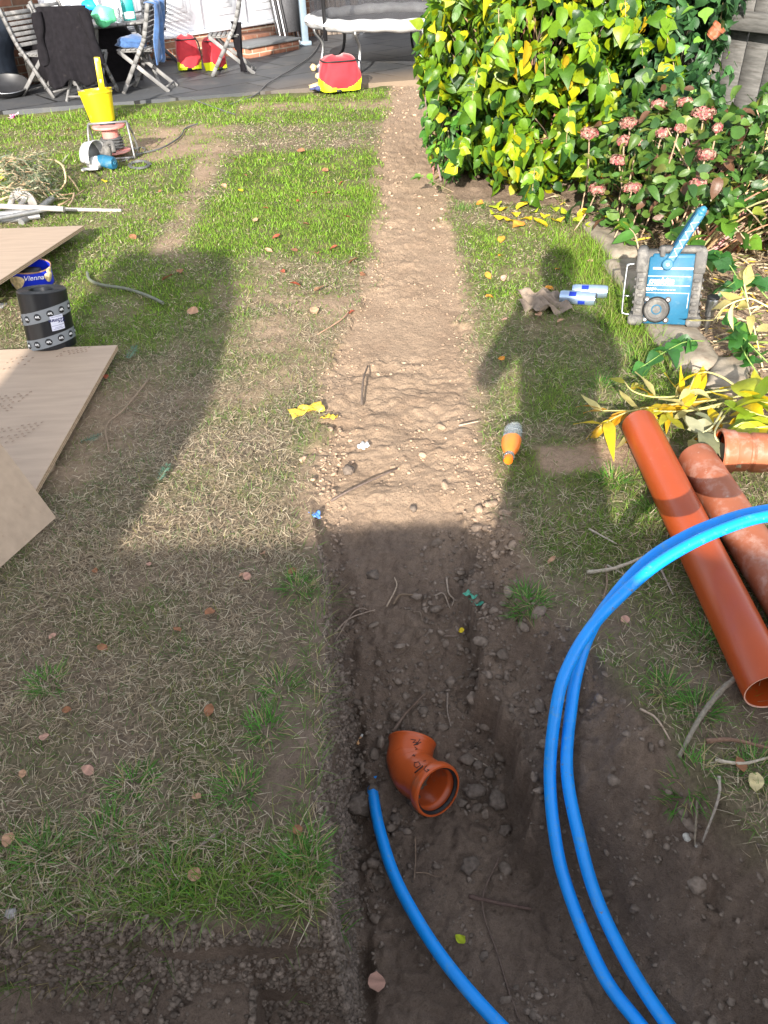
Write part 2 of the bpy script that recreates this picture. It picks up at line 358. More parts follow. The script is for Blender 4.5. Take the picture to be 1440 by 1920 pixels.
M['tubblue'] = mat('blue_tin_paint', (.01, .03, .55), .35, var=.05, bump=.03)
M['rust'] = mat('rusty_rim', (.35, .20, .12), .7, .3, var=.3, bump=.2)
M['biscuit'] = mat('printed_biscuit', (.75, .58, .32), .6, var=.3, scale=60, bump=.1)
M['greenbag'] = mat('green_plastic_bag', (.12, .60, .30), .45, var=.1, scale=14, bump=.4)
M['bluebag'] = mat('blue_plastic_bag', (.01, .25, .75), .4, var=.1, bump=.3)
M['tealbox'] = mat('teal_box', (.0, .20, .20), .45, var=.1, bump=.1)
M['rattan'] = mat('rattan', (.22, .20, .17), .8, var=.4, scale=60, bump=.8, bscale=90)
M['glove'] = mat('leather_glove', (.68, .47, .24), .8, var=.2, scale=40, bump=.3)
M['glove2'] = mat('navy_glove', (.05, .06, .16), .8, var=.2, bump=.3)
M['pinkwrap'] = mat('pink_wrapper', (.75, .06, .22), .4, var=.3, scale=40, bump=.3, dirt=(.8, .72, .7), dirt_amt=.5, dirt_scale=14)
M['redplastic'] = mat('faded_red_plastic', (.60, .20, .17), .6, var=.12, bump=.1, dirt=(.66, .42, .36), dirt_amt=.3)
M['cable'] = mat('grey_cable', (.09, .09, .09), .6, var=.15, bump=.05)
M['hose'] = mat('grey_green_hose', (.13, .14, .10), .6, var=.15, bump=.1)
M['flex'] = mat('white_tool_casting', (.55, .55, .55), .4, .3, var=.1, bump=.1)
M['greenwrap'] = mat('green_wrapper', (.06, .32, .22), .4, var=.2, scale=30, bump=.5)
M['bluewrap'] = mat('blue_wrapper', (.10, .25, .65), .4, var=.2, scale=30, bump=.3)
M['yelwrap'] = mat('yellow_wrapper', (.70, .50, .05), .4, var=.3, scale=30, bump=.5, alpha=1)
M['cigar'] = mat('cigarette_filter', (.75, .42, .2), .8, bump=.1)
M['cigp'] = mat('cigarette_paper', (.75, .72, .68), .8, bump=.1)
M['skin'] = mat('skin', (.55, .33, .24), .5, var=.05, bump=.1)
M['hair'] = mat('hair', (.04, .025, .015), .6, var=.3, bump=.5)
M['jean'] = mat('dark_jeans', (.03, .04, .08), .85, var=.2, bump=.3)
M['fleece'] = mat('dark_fleece', (.04, .045, .05), .9, var=.2, bump=.3)
M['brick'] = None
def m_glass():
    m, n, b = nodes('clear_plastic'); b.inputs['Base Color'].default_value = (.8, .87, .9, 1); b.inputs['Roughness'].default_value = .08
    b.inputs['Transmission Weight'].default_value = .85; b.inputs['IOR'].default_value = 1.25; return m
M['clear'] = m_glass()
def m_brick():
    m, n, b = nodes('brickwork'); L = n.links.new; tc = n.nodes.new('ShaderNodeTexCoord')
    sp = n.nodes.new('ShaderNodeSeparateXYZ'); L(tc.outputs['Object'], sp.inputs[0]); ad = n.nodes.new('ShaderNodeMath'); L(sp.outputs[0], ad.inputs[0]); L(sp.outputs[1], ad.inputs[1])
    cb = n.nodes.new('ShaderNodeCombineXYZ'); L(ad.outputs[0], cb.inputs[0]); L(sp.outputs[2], cb.inputs[1])
    br = n.nodes.new('ShaderNodeTexBrick'); L(cb.outputs[0], br.inputs['Vector']); br.inputs['Scale'].default_value = 1
    br.inputs['Brick Width'].default_value = .225; br.inputs['Row Height'].default_value = .075; br.inputs['Mortar Size'].default_value = .006
    br.inputs['Color1'].default_value = (.30, .12, .07, 1); br.inputs['Color2'].default_value = (.20, .10, .06, 1); br.inputs['Mortar'].default_value = (.34, .29, .23, 1)
    nz = n.nodes.new('ShaderNodeTexNoise'); nz.inputs['Scale'].default_value = 14; nz.inputs['Detail'].default_value = 6; L(tc.outputs['Object'], nz.inputs[0])
    mx = n.nodes.new('ShaderNodeMix'); mx.data_type = 'RGBA'; mx.blend_type = 'OVERLAY'; mx.inputs[0].default_value = .7; L(br.outputs[0], mx.inputs[6]); L(nz.outputs[0], mx.inputs[7]); L(mx.outputs[2], b.inputs['Base Color'])
    bp = n.nodes.new('ShaderNodeBump'); bp.inputs['Strength'].default_value = .6; bp.inputs['Distance'].default_value = .01; bp.invert = True; L(br.outputs['Fac'], bp.inputs['Height']); L(bp.outputs[0], b.inputs['Normal']); b.inputs['Roughness'].default_value = .9
    return m
M['brick'] = m_brick()
def m_ground():
    m, n, b = nodes('garden_soil'); L = n.links.new; tc = n.nodes.new('ShaderNodeTexCoord'); P = tc.outputs['Object']
    def noise(sc, det=8, ro=.6):
        z = n.nodes.new('ShaderNodeTexNoise'); z.inputs['Scale'].default_value = sc; z.inputs['Detail'].default_value = det; z.inputs['Roughness'].default_value = ro; L(P, z.inputs[0]); return z.outputs[0]
    def attr(k): a = n.nodes.new('ShaderNodeAttribute'); a.attribute_name = k; return a.outputs['Fac']
    def ramp(src, stops):
        r = n.nodes.new('ShaderNodeValToRGB'); e = r.color_ramp.elements
        e[0].position = stops[0][0]; e[0].color = (*stops[0][1], 1); e[1].position = stops[-1][0]; e[1].color = (*stops[-1][1], 1)
        for p, c in stops[1:-1]: q = e.new(p); q.color = (*c, 1)
        L(src, r.inputs[0]); return r.outputs[0]
    def mixc(f, a, b_, mode='MIX'):
        x = n.nodes.new('ShaderNodeMix'); x.data_type = 'RGBA'; x.blend_type = mode
        (L(f, x.inputs[0]) if not isinstance(f, float) else setattr(x.inputs[0], 'default_value', f)); L(a, x.inputs[6]); L(b_, x.inputs[7]); return x.outputs[2]
    n1 = noise(5); n2 = noise(60, 6, .7); n3 = noise(350, 4, .7)
    dry = ramp(n1, [(.25, (.29, .20, .135)), (.5, (.35, .25, .172)), (.75, (.41, .295, .205))])
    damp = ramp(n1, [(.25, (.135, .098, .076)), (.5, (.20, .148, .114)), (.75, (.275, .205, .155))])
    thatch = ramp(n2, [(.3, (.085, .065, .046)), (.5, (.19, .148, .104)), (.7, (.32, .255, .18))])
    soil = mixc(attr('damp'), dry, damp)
    sp = ramp(n3, [(.35, (.62, .62, .62)), (.5, (1, 1, 1)), (.72, (1.25, 1.25, 1.2))]); soil = mixc(.75, soil, sp, 'MULTIPLY')
    sp2 = ramp(n2, [(.3, (.72, .72, .72)), (.6, (1.1, 1.1, 1.1))]); soil = mixc(.8, soil, sp2, 'MULTIPLY')
    grs = mixc(attr('lush'), thatch, ramp(n2, [(.3, (.05, .07, .015)), (.7, (.12, .16, .035))]))
    grs = mixc(attr('bare'), grs, soil)
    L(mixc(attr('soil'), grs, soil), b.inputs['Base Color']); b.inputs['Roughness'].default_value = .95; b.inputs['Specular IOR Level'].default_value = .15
    vo = n.nodes.new('ShaderNodeTexVoronoi'); vo.inputs['Scale'].default_value = 85; L(P, vo.inputs['Vector'])
    ad = n.nodes.new('ShaderNodeMath'); ad.operation = 'MULTIPLY_ADD'; L(vo.outputs['Distance'], ad.inputs[0]); ad.inputs[1].default_value = .5; L(n3, ad.inputs[2])
    ad2 = n.nodes.new('ShaderNodeMath'); ad2.operation = 'ADD'; L(ad.outputs[0], ad2.inputs[0]); L(n2, ad2.inputs[1])
    bp = n.nodes.new('ShaderNodeBump'); bp.inputs['Strength'].default_value = .8; bp.inputs['Distance'].default_value = .008; L(ad2.outputs[0], bp.inputs['Height']); L(bp.outputs[0], b.inputs['Normal'])
    return m
M['ground'] = m_ground()
def m_patio():
    m, n, b = nodes('slate_paving'); L = n.links.new; tc = n.nodes.new('ShaderNodeTexCoord')
    mp = n.nodes.new('ShaderNodeMapping'); mp.inputs['Rotation'].default_value = (0, 0, radians(-28)); L(tc.outputs['Object'], mp.inputs[0])
    br = n.nodes.new('ShaderNodeTexBrick'); L(mp.outputs[0], br.inputs['Vector']); br.inputs['Scale'].default_value = 1
    br.inputs['Brick Width'].default_value = .9; br.inputs['Row Height'].default_value = .6; br.inputs['Mortar Size'].default_value = .014; br.offset = .37
    br.inputs['Color1'].default_value = (.075, .078, .083, 1); br.inputs['Color2'].default_value = (.052, .055, .059, 1); br.inputs['Mortar'].default_value = (.006, .006, .006, 1)
    nz = n.nodes.new('ShaderNodeTexNoise'); nz.inputs['Scale'].default_value = 3.5; nz.inputs['Detail'].default_value = 9; nz.inputs['Roughness'].default_value = .65; L(tc.outputs['Object'], nz.inputs[0])
    r = n.nodes.new('ShaderNodeMapRange'); r.inputs[1].default_value = .5; r.inputs[2].default_value = .75; L(nz.outputs[0], r.inputs[0])
    mx = n.nodes.new('ShaderNodeMix'); mx.data_type = 'RGBA'; L(r.outputs[0], mx.inputs[0]); L(br.outputs[0], mx.inputs[6]); mx.inputs[7].default_value = (.11, .105, .098, 1)
    sx = n.nodes.new('ShaderNodeSeparateXYZ'); L(tc.outputs['Object'], sx.inputs[0])
    r2 = n.nodes.new('ShaderNodeMapRange'); r2.inputs[1].default_value = .75; r2.inputs[2].default_value = 0.0; L(sx.outputs[1], r2.inputs[0])
    r3 = n.nodes.new('ShaderNodeMapRange'); r3.inputs[1].default_value = 2.2; r3.inputs[2].default_value = 4.4; L(sx.outputs[0], r3.inputs[0])
    mu = n.nodes.new('ShaderNodeMath'); mu.operation = 'MULTIPLY'; L(r2.outputs[0], mu.inputs[0]); L(r3.outputs[0], mu.inputs[1])
    mu2 = n.nodes.new('ShaderNodeMath'); mu2.operation = 'MULTIPLY'; mu2.use_clamp = True; L(mu.outputs[0], mu2.inputs[0]); 
    ad = n.nodes.new('ShaderNodeMath'); L(nz.outputs[0], ad.inputs[0]); ad.inputs[1].default_value = .9; L(ad.outputs[0], mu2.inputs[1])
    m3 = n.nodes.new('ShaderNodeMix'); m3.data_type = 'RGBA'; L(mu2.outputs[0], m3.inputs[0]); L(mx.outputs[2], m3.inputs[6]); m3.inputs[7].default_value = (.20, .15, .105, 1)
    L(m3.outputs[2], b.inputs['Base Color']); b.inputs['Roughness'].default_value = .6; b.inputs['Specular IOR Level'].default_value = .25
    bp = n.nodes.new('ShaderNodeBump'); bp.inputs['Strength'].default_value = .35; bp.inputs['Distance'].default_value = .01; L(nz.outputs[0], bp.inputs['Height']); L(bp.outputs[0], b.inputs['Normal'])
    return m
M['patio'] = m_patio()
# ================================================================ GROUND
def lines(segs):
    out = [segs[0][0]]
    for a, b, s0, s1 in segs:
        p = a
        while p < b - 1e-6:
            t = (p - a) / (b - a); p = min(b, p + s0 + (s1 - s0) * t); out.append(p)
    return np.array(out)
gx = lines([(-60, -8, 12, 4), (-8, -3, .6, .25), (-3, -1.1, .12, .02), (-1.1, -.2, .012, .008), (-.2, -.1, .004, .004), (-.1, .95, .007, .007), (.95, 2.2, .012, .05), (2.2, 8, .2, .8), (8, 60, 5, 12)])
gy = lines([(-60, -6, 12, 4), (-6, .05, .6, .12), (.05, .35, .03, .01), (.35, 1.9, .0065, .0065), (1.9, 4.5, .007, .016), (4.5, 9.4, .018, .05), (9.4, 16, .3, .8), (16, 70, 5, 12)])
XX, YY = np.meshgrid(gx, gy); ZZ = hgt(XX, YY)
def lush_f(x, y):
    r = lambda x0, x1, y0, y1, e=.15: sst(x0 - e, x0 + e, x) * sst(x1 + e, x1 - e, x) * sst(y0 - e, y0 + e, y) * sst(y1 + e, y1 - e, y)
    v = .30 + 0 * x
    v = np.maximum(v, 1.05 * r(-1.02, .3, 3.9, 6.3)); v = np.maximum(v, .85 * r(-5, .3, 7.2, 9.2, .2)); v = np.maximum(v, .74 * r(-6, -1.15, 3.4, 7.4, .1))
    v = np.maximum(v, .68 * r(.4, 1.3, 2.2, 4.4)); v = np.maximum(v, .62 * r(.35, 1.7, .8, 2.2)); v = np.maximum(v, .9 * r(.95, 1.25, 2.6, 3.9, .06)); v = np.maximum(v, .52 * r(-.9, -.15, .55, .76, .06))
    v = np.maximum(v, .78 * r(-1.5, -.5, 2.9, 4.1, .2)); v = v - .2 * r(-.95, -.3, 1.55, 2.6, .1)
    v = v - .16 * sst(1.9, 1.6, y) * sst(.0, -.1, x) * sst(.74, .86, y)
    return np.clip(v + (fbm(x * 5, y * 5, 71, 3) - .5) * .9, 0, 1)
def bare_f(x, y):
    r = lambda x0, x1, y0, y1, e=.1: sst(x0 - e, x0 + e, x) * sst(x1 + e, x1 - e, x) * sst(y0 - e, y0 + e, y) * sst(y1 + e, y1 - e, y)
    v = .05 + 0 * x
    v = np.maximum(v, .75 * r(-.34, -.1, .78, 1.5, .06)); v = np.maximum(v, .8 * r(-2.0, -1.15, 6.1, 7.4, .25)); v = np.maximum(v, .75 * sst(.14, .03, np.abs(x + 1.14 + .04 * (y - 5))) * sst(3.9, 4.2, y) * sst(7, 6.2, y))
    v = np.maximum(v, .65 * r(-.5, 0, 2.5, 3.5, .12)); v = np.maximum(v, .5 * r(-.75, -.3, 3.3, 3.7, .08)); v = np.maximum(v, .5 * r(-1.3, -.85, 2.0, 2.7, .1)); v = np.maximum(v, .6 * r(.35, .62, .95, 1.5, .06))
    v = np.maximum(v, .7 * sst(.1, .0, np.minimum(np.abs(x - xl(y)), np.abs(x - xr(y)))) * sst(.8, 1.2, y)); v = np.maximum(v, .7 * r(-1.2, .3, 7.75, 8.2, .05))
    v = np.maximum(v, .8 * r(.5, .95, 1.95, 2.12, .03)); v = np.maximum(v, .75 * r(.62, .95, .95, 1.15, .05))
    return np.clip(v + (fbm(x * 6, y * 6, 81, 4) - .5) * 1.3 * (v > .03), 0, 1)
soil = soil_mask(XX, YY); dg_ = dig(XX, YY)
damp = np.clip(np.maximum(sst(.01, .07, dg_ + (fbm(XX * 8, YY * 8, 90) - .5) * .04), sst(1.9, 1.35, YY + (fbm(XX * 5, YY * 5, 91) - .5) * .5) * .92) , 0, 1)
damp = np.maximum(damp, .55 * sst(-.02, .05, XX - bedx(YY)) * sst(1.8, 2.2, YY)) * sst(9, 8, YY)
ny, nx = XX.shape; idx = np.arange(nx * ny).reshape(ny, nx)
quads = np.stack([idx[:-1, :-1], idx[:-1, 1:], idx[1:, 1:], idx[1:, :-1]], -1).reshape(-1, 4).astype(np.int32)
g_o = raw_mesh('ground', np.stack([XX, YY, ZZ], -1).reshape(-1, 3), quads, M['ground'],
               attrs={'soil': soil.ravel(), 'damp': damp.ravel(), 'lush': lush_f(XX, YY).ravel(), 'bare': bare_f(XX, YY).ravel()})
tag(g_o, 'back garden lawn with a bare soil strip and a dug trench running towards the patio', 'ground', kind='structure')
del XX, YY, ZZ

# ================================================================ SCATTER
def norm(a): return a / np.maximum(np.linalg.norm(a, axis=-1, keepdims=True), 1e-9)
def scatter(tv, tf, pos, d, nrm, sc, col, shade=None):
    """tv (k,3): x along d, y sideways, z along nrm; sc (n,) or (n,3)"""
    n = len(pos); k = tv.shape[-2]; d = norm(d); s = norm(np.cross(nrm, d)); u = np.cross(d, s)
    sc = np.asarray(sc, float); sc = np.repeat(sc[:, None], 3, 1) if sc.ndim == 1 else sc
    tvs = tv[None, :, :] * sc[:, None, :] if tv.ndim == 2 else tv * sc[:, None, :]
    V = pos[:, None, :] + tvs[..., 0:1] * d[:, None, :] + tvs[..., 1:2] * s[:, None, :] + tvs[..., 2:3] * u[:, None, :]
    F = [(f[None, :, :] + (np.arange(n) * k)[:, None, None]).reshape(-1, f.shape[1]).astype(np.int32) for f in tf]
    Cc = np.repeat(col[:, None, :], k, 1)
    if shade is not None: Cc = Cc * shade[None, :, None]
    return V.reshape(-1, 3), F, Cc.reshape(-1, 3)
def merge(parts):
    V = []; C_ = []; F = {}; o = 0
    for v, f, c in parts:
        V.append(v); C_.append(c)
        for a in f: F.setdefault(a.shape[1], []).append(a + o)
        o += len(v)
    return np.concatenate(V), [np.concatenate(x) for x in F.values()], np.concatenate(C_)
def rdir(n, zl=-1, zh=1):
    a = rng.uniform(0, 2 * pi, n); z = rng.uniform(zl, zh, n); r = np.sqrt(1 - z * z); return np.stack([r * np.cos(a), r * np.sin(a), z], -1)

# ================================================================ GRASS
def inview(x, y, m=.25): return (x > -.42 - .385 * y - m) & (x < bedx(y) + .02) & (x < .42 + .46 * y + m)
def grass_zone(n, y0, y1, Lr, Wr, x0=None, x1=None, seg=3, lushbias=0.0):
    y = rng.uniform(y0, y1, n); x = rng.uniform(-.42 - .385 * y1 - .25 if x0 is None else x0, 1.9 if x1 is None else x1, n)
    k = inview(x, y); x = x[k]; y = y[k]
    s = soil_mask(x, y); b = bare_f(x, y); pe = (y < 8.6 + .178 * x)
    keep = (rng.uniform(size=len(x)) > s * 1.5 - .1) & (rng.uniform(size=len(x)) > b * .93) & pe & (dig(x, y) < .04)
    x = x[keep]; y = y[keep]; n = len(x); l = lush_f(x, y)
    green = rng.uniform(size=n) < (.12 + .85 * l + lushbias)
    L = rng.uniform(*Lr, n) * np.where(green, 1.0, .9); W = rng.uniform(*Wr, n)
    far = sst(3, 5, y)
    clump = fbm(x * 16, y * 16, 99, 3)
    lean = np.where(green, rng.uniform(.35, 1.25, n), rng.uniform(1.0, 1.5, n)) - .15 * (l > .8)
    az = rng.uniform(0, 2 * pi, n) + 3 * (clump - .5)
    d = np.stack([np.cos(az) * np.sin(lean), np.sin(az) * np.sin(lean), np.cos(lean)], -1)
    hn = np.stack([-np.cos(az) * np.cos(lean), -np.sin(az) * np.cos(lean), np.sin(lean)], -1) + rng.normal(0, .3, (n, 3))
    pos = np.stack([x, y, hgt(x, y) - .003 + np.where(green, 0, rng.uniform(0, .012, n))], -1)
    g1 = np.array([.085, .16, .035]); g2 = np.array([.20, .36, .03]); g3 = np.array([.13, .21, .06]); st1 = np.array([.50, .40, .27]); st2 = np.array([.31, .235, .155]); st3 = np.array([.58, .50, .36])
    t = rng.uniform(size=(n, 1)); ll = np.clip(l[:, None] * 1.3 - .2 + .35 * far[:, None], 0, 1)
    cg = (g1 * (1 - t) + g3 * t) * (1 - ll) + g2 * (.55 + .6 * t) * ll
    cs = np.where(t < .4, st1, np.where(t < .75, st2, st3)) * rng.uniform(.7, 1.1, (n, 1))
    olive = np.array([.24, .24, .07]); cg = np.where(rng.uniform(size=(n, 1)) < .22, olive, cg)
    col = np.where(green[:, None], cg, cs)
    if seg == 3:
        tv = np.array([[0, -.5, 0], [0, .5, 0], [.38, -.42, 0], [.38, .42, 0], [.75, -.26, 0], [.75, .26, 0], [1, 0, 0]], float)
        tf = [np.array([[0, 2, 3, 1], [2, 4, 5, 3]]), np.array([[4, 6, 5]])]
    else:
        tv = np.array([[0, -.5, 0], [0, .5, 0], [.55, -.36, 0], [.55, .36, 0], [1, 0, 0]], float); tf = [np.array([[0, 2, 3, 1]]), np.array([[2, 4, 3]])]
    T = np.repeat(tv[None], n, 0); cur = rng.uniform(-.55, .1, n); T[:, :, 2] = cur[:, None] * T[:, :, 0] ** 2 * (L / 1.0)[:, None]
    T[:, :, 0] *= L[:, None]; T[:, :, 1] = T[:, :, 1] * W[:, None] + (rng.uniform(-.3, .3, n) * L)[:, None] * (tv[:, 0] ** 2)[None]
    sh = None
    v, f, c = scatter(T, tf, pos, d, hn, np.ones(n), col, sh)
    v[:, 2] = np.maximum(v[:, 2], hgt(v[:, 0], v[:, 1]) * .98 - .0015) if False else v[:, 2]
    return v, f, c
parts = [grass_zone(88000, .52, 1.75, (.014, .042), (.0010, .0023), -1.3, 1.4),
         grass_zone(3400, .60, .82, (.03, .065), (.0016, .0028), -.95, -.13, lushbias=.2),
         grass_zone(140000, 1.6, 3.3, (.014, .040), (.0012, .0025)),
         grass_zone(120000, 3.2, 5.2, (.014, .032), (.0024, .0045), seg=2),
         grass_zone(110000, 5.0, 9.3, (.018, .038), (.004, .0075), seg=2),
         grass_zone(3800, 2.5, 4.3, (.04, .09), (.0018, .0034), .92, 1.24, lushbias=.15),
         grass_zone(6000, 7.7, 9.2, (.04, .08), (.005, .008), seg=2, lushbias=.5)]
# loose green tufts
def tufts(cs, n_each, L, W, spread, colg=(.08, .22, .03)):
    out = []
    for (x0, y0) in cs:
        n = n_each; a = rng.uniform(0, 2 * pi, n); r = spread * np.sqrt(rng.uniform(size=n)); x = x0 + r * np.cos(a); y = y0 + r * np.sin(a)
        lean = rng.uniform(.3, 1.2, n); az = a + rng.normal(0, .7, n)
        d = np.stack([np.cos(az) * np.sin(lean), np.sin(az) * np.sin(lean), np.cos(lean)], -1); hn = np.stack([-np.cos(az) * np.cos(lean), -np.sin(az) * np.cos(lean), np.sin(lean)], -1)
        tv = np.array([[0, -.5, 0], [0, .5, 0], [.38, -.42, 0], [.38, .42, 0], [.75, -.26, 0], [.75, .26, 0], [1, 0, 0]], float); LL = L * rng.uniform(.5, 1.1, n)
        T = np.repeat(tv[None], n, 0); T[:, :, 2] = rng.uniform(-.6, -.1, n)[:, None] * T[:, :, 0] ** 2 * LL[:, None]; T[:, :, 0] *= LL[:, None]; T[:, :, 1] *= W
        col = np.array(colg)[None] * rng.uniform(.6, 1.5, (n, 1)); dead = rng.uniform(size=(n, 1)) < .2; col = np.where(dead, np.array([[.4, .33, .16]]), col)
        out.append(scatter(T, [np.array([[0, 2, 3, 1], [2, 4, 5, 3]]), np.array([[4, 6, 5]])], np.stack([x, y, hgt(x, y) - .002], -1), d, hn, np.ones(n), col))
    return out
tp = [(g.x, g.y) for g in (G(525, 1290), G(500, 1370), G(560, 1105), G(985, 1120), G(1000, 1125), G(1320, 1200), G(1250, 1290), G(1300, 1450), G(1310, 1330), G(590, 1600), G(560, 1630), G(1150, 900), G(1230, 960), G(1320, 1060), G(200, 1560), G(80, 1600), G(330, 1640), G(450, 1480), G(1130, 720), G(1190, 670), G(870, 400), G(900, 395), G(1150, 500), G(1170, 560), G(90, 1280), G(1420, 1440), G(700, 1180) if False else G(250, 1470))]
parts += tufts(tp, 110, .055, .0024, .035)
eg = [(x, .655 + random.uniform(-.012, .02)) for x in np.arange(-.95, -.16, .035)] + [(-.165 + random.uniform(-.02, .005), y) for y in np.arange(.66, 1.6, .07)]
parts += tufts(eg, 34, .055, .0018, .03, (.12, .19, .045))
V_, F_, C_ = merge(parts)
tag(raw_mesh('grass', V_, F_, M['grass'], col=C_), 'short trampled lawn grass, green in places and straw coloured in others', 'grass', kind='stuff')
del V_, F_, C_, parts

# ================================================================ SOIL CLODS AND CRUMBS
def ico(sub=1):
    import bmesh
    bm = bmesh.new(); bmesh.ops.create_icosphere(bm, subdivisions=sub, radius=1)
    v = np.array([tuple(q.co) for q in bm.verts]); f = np.array([[a.index for a in p.verts] for p in bm.faces]); bm.free(); return v, f
ICO1 = ico(1); ICO2 = ico(2); ICO3 = ico(3)
def lumpy(v, seed, amp=.22):
    r_ = np.random.default_rng(seed); k = np.ones(len(v))
    for _ in range(7):
        dd = norm(r_.normal(size=3)); k -= amp * np.clip(v @ dd - r_.uniform(.45, .8), 0, 1)
    for _ in range(3):
        p = r_.uniform(0, 6, 3); k += amp * .25 * np.sin(v[:, 0] * 5 + p[0]) * np.sin(v[:, 1] * 5 + p[1]) * np.sin(v[:, 2] * 5 + p[2])
    return v * k[:, None]
def clods(n, x0, x1, y0, y1, r0, r1, fn, tpl, sub=2):
    out = []; x = rng.uniform(x0, x1, n); y = rng.uniform(y0, y1, n); p = fn(x, y); k = rng.uniform(size=n) < p; x = x[k]; y = y[k]; n = len(x)
    r = r0 + (r1 - r0) * rng.uniform(size=n) ** 3.0
    t_ = [lumpy(tpl[0], s, .5) for s in range(6)]
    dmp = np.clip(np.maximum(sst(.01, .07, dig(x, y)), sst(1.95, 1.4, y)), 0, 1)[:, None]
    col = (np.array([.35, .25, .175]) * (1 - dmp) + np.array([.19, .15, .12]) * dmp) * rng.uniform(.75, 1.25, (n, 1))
    for s in range(6):
        q = np.arange(n) % 6 == s
        sc = np.stack([r[q] * rng.uniform(.8, 1.4, q.sum()), r[q] * rng.uniform(.7, 1.1, q.sum()), r[q] * rng.uniform(.4, .75, q.sum())], -1)
        pos = np.stack([x[q], y[q], hgt(x[q], y[q]) + r[q] * .12], -1)
        d = rdir(q.sum(), -.3, .3); nn = rdir(q.sum(), .6, 1)
        out.append(scatter(t_[s], [tpl[1]], pos, d, nn, sc, col[q]))
    return out
SM = soil_mask
HOT = [(G(a, b, z).x, G(a, b, z).y, r) for a, b, z, r in ((880, 1480, -.38, .10), (690, 1440, -.38, .09), (850, 1370, -.37, .10), (640, 1340, -.35, .07), (640, 1640, -.38, .07), (835, 1200, -.25, .08), (950, 960, 0, .12), (660, 1150, -.15, .07), (1000, 1870, -.38, .08), (1250, 1560, -.15, .07), (905, 1040, -.02, .10), (740, 1545, -.38, .06), (620, 1450, -.36, .06), (980, 1400, -.33, .06), (170, 1850, -.2, .05), (370, 1800, -.2, .04))]
def f_near(x, y):
    L = xl(y); R = xr(y); p = .30 * (fbm(x * 7, y * 7, 111, 3) > .53)
    p = p + .9 * sst(.14, .0, np.abs(x - R + .05)) * sst(1.0, 1.3, y) * sst(2.2, 1.7, y)
    p = p + .7 * sst(.09, .02, np.abs(x - L - .05)) * (y > .8) + .55 * ((x > .1) & (x < .4) & (y > 1.1) & (y < 1.75)) + .9 * sst(.26, .1, np.hypot(x - .07, y - 1.28)) * (y > 1.22)
    for (cx, cy, cr) in HOT: p = p + .95 * sst(cr, cr * .45, np.hypot(x - cx, y - cy))
    p = p + .12 * ((y < .60) & (x < .1)) + .25 * ((y < .9) & (x > .35))
    return np.clip(p, 0, 1) * SM(x, y) * (inview(x, y) | (y < 1))
cl = clods(26000, -1.0, 1.1, .45, 2.3, .0025, .010, f_near, ICO1)
cl += clods(7000, -1.0, 1.0, .45, 2.3, .006, .021, lambda x, y: f_near(x, y) * .5, ICO2)
def f_path(x, y):
    R = xr(y); L = xl(y); e = np.minimum(np.abs(x - R), np.abs(x - L)); p = .03 + .55 * sst(.12, .02, e) + .35 * (fbm(x * 4, y * 4, 121, 3) > .6)
    return np.clip(p, 0, 1) * sst(-.10, .02, np.minimum(x - L, R - x)) * ((y < 3.4) | (y > 2.0))
cl += clods(8000, -.5, .8, 1.9, 4.2, .002, .009, f_path, ICO1)
cl += clods(420, -.5, .8, 1.9, 4.4, .007, .016, lambda x, y: f_path(x, y) * .6, ICO2)
cl += clods(5500, -.2, .9, 4.0, 9.0, .004, .020, lambda x, y: f_path(x, y) * .4 + .12 * sst(6.2, 7, y) * SM(x, y), ICO1)
cl += clods(2500, 1.1, 2.0, 2.3, 4.6, .003, .012, lambda x, y: .8 * SM(x, y), ICO1)
# crumbs clinging to the cut faces of the lawn
def wall_clods(n, xf, yf, r0, r1):
    y = yf(n); x = xf(n, y); h0 = hgt(x, y); e = .004; gx_ = (hgt(x + e, y) - hgt(x - e, y)) / (2 * e); gy_ = (hgt(x, y + e) - hgt(x, y - e)) / (2 * e); sl = np.hypot(gx_, gy_)
    k = rng.uniform(size=n) < np.clip((sl - .8) / 6, 0, 1) * (fbm(x * 9 + h0 * 20, y * 9 + h0 * 17, 77, 3) > .40); x, y, h0 = x[k], y[k], h0[k]; n = len(x); r = r0 + (r1 - r0) * rng.uniform(size=n) ** 2.5
    out = []
    for s in range(3):
        q = np.arange(n) % 3 == s; t_ = lumpy(ICO1[0], s + 20, .5)
        out.append(scatter(t_, [ICO1[1]], np.stack([x[q], y[q], h0[q]], -1), rdir(q.sum()), rdir(q.sum()), np.stack([r[q] * 1.1, r[q] * .9, r[q] * .8], -1), np.array([[.19, .15, .12]]) * rng.uniform(.6, 1.3, (q.sum(), 1))))
    return out
cl += wall_clods(38000, lambda n, y: xl(y) + rng.uniform(-.03, .06, n), lambda n: rng.uniform(.55, 1.65, n), .002, .009)
cl += wall_clods(34000, lambda n, y: rng.uniform(-1.0, -.1, n), lambda n: rng.uniform(.55, .68, n), .002, .011)
V_, F_, C_ = merge(cl)
tag(raw_mesh('soil_crumbs', V_, F_, M['clod'], col=C_), 'loose crumbs and small clods of earth scattered over the dug soil', 'soil', kind='stuff')
del V_, F_, C_, cl
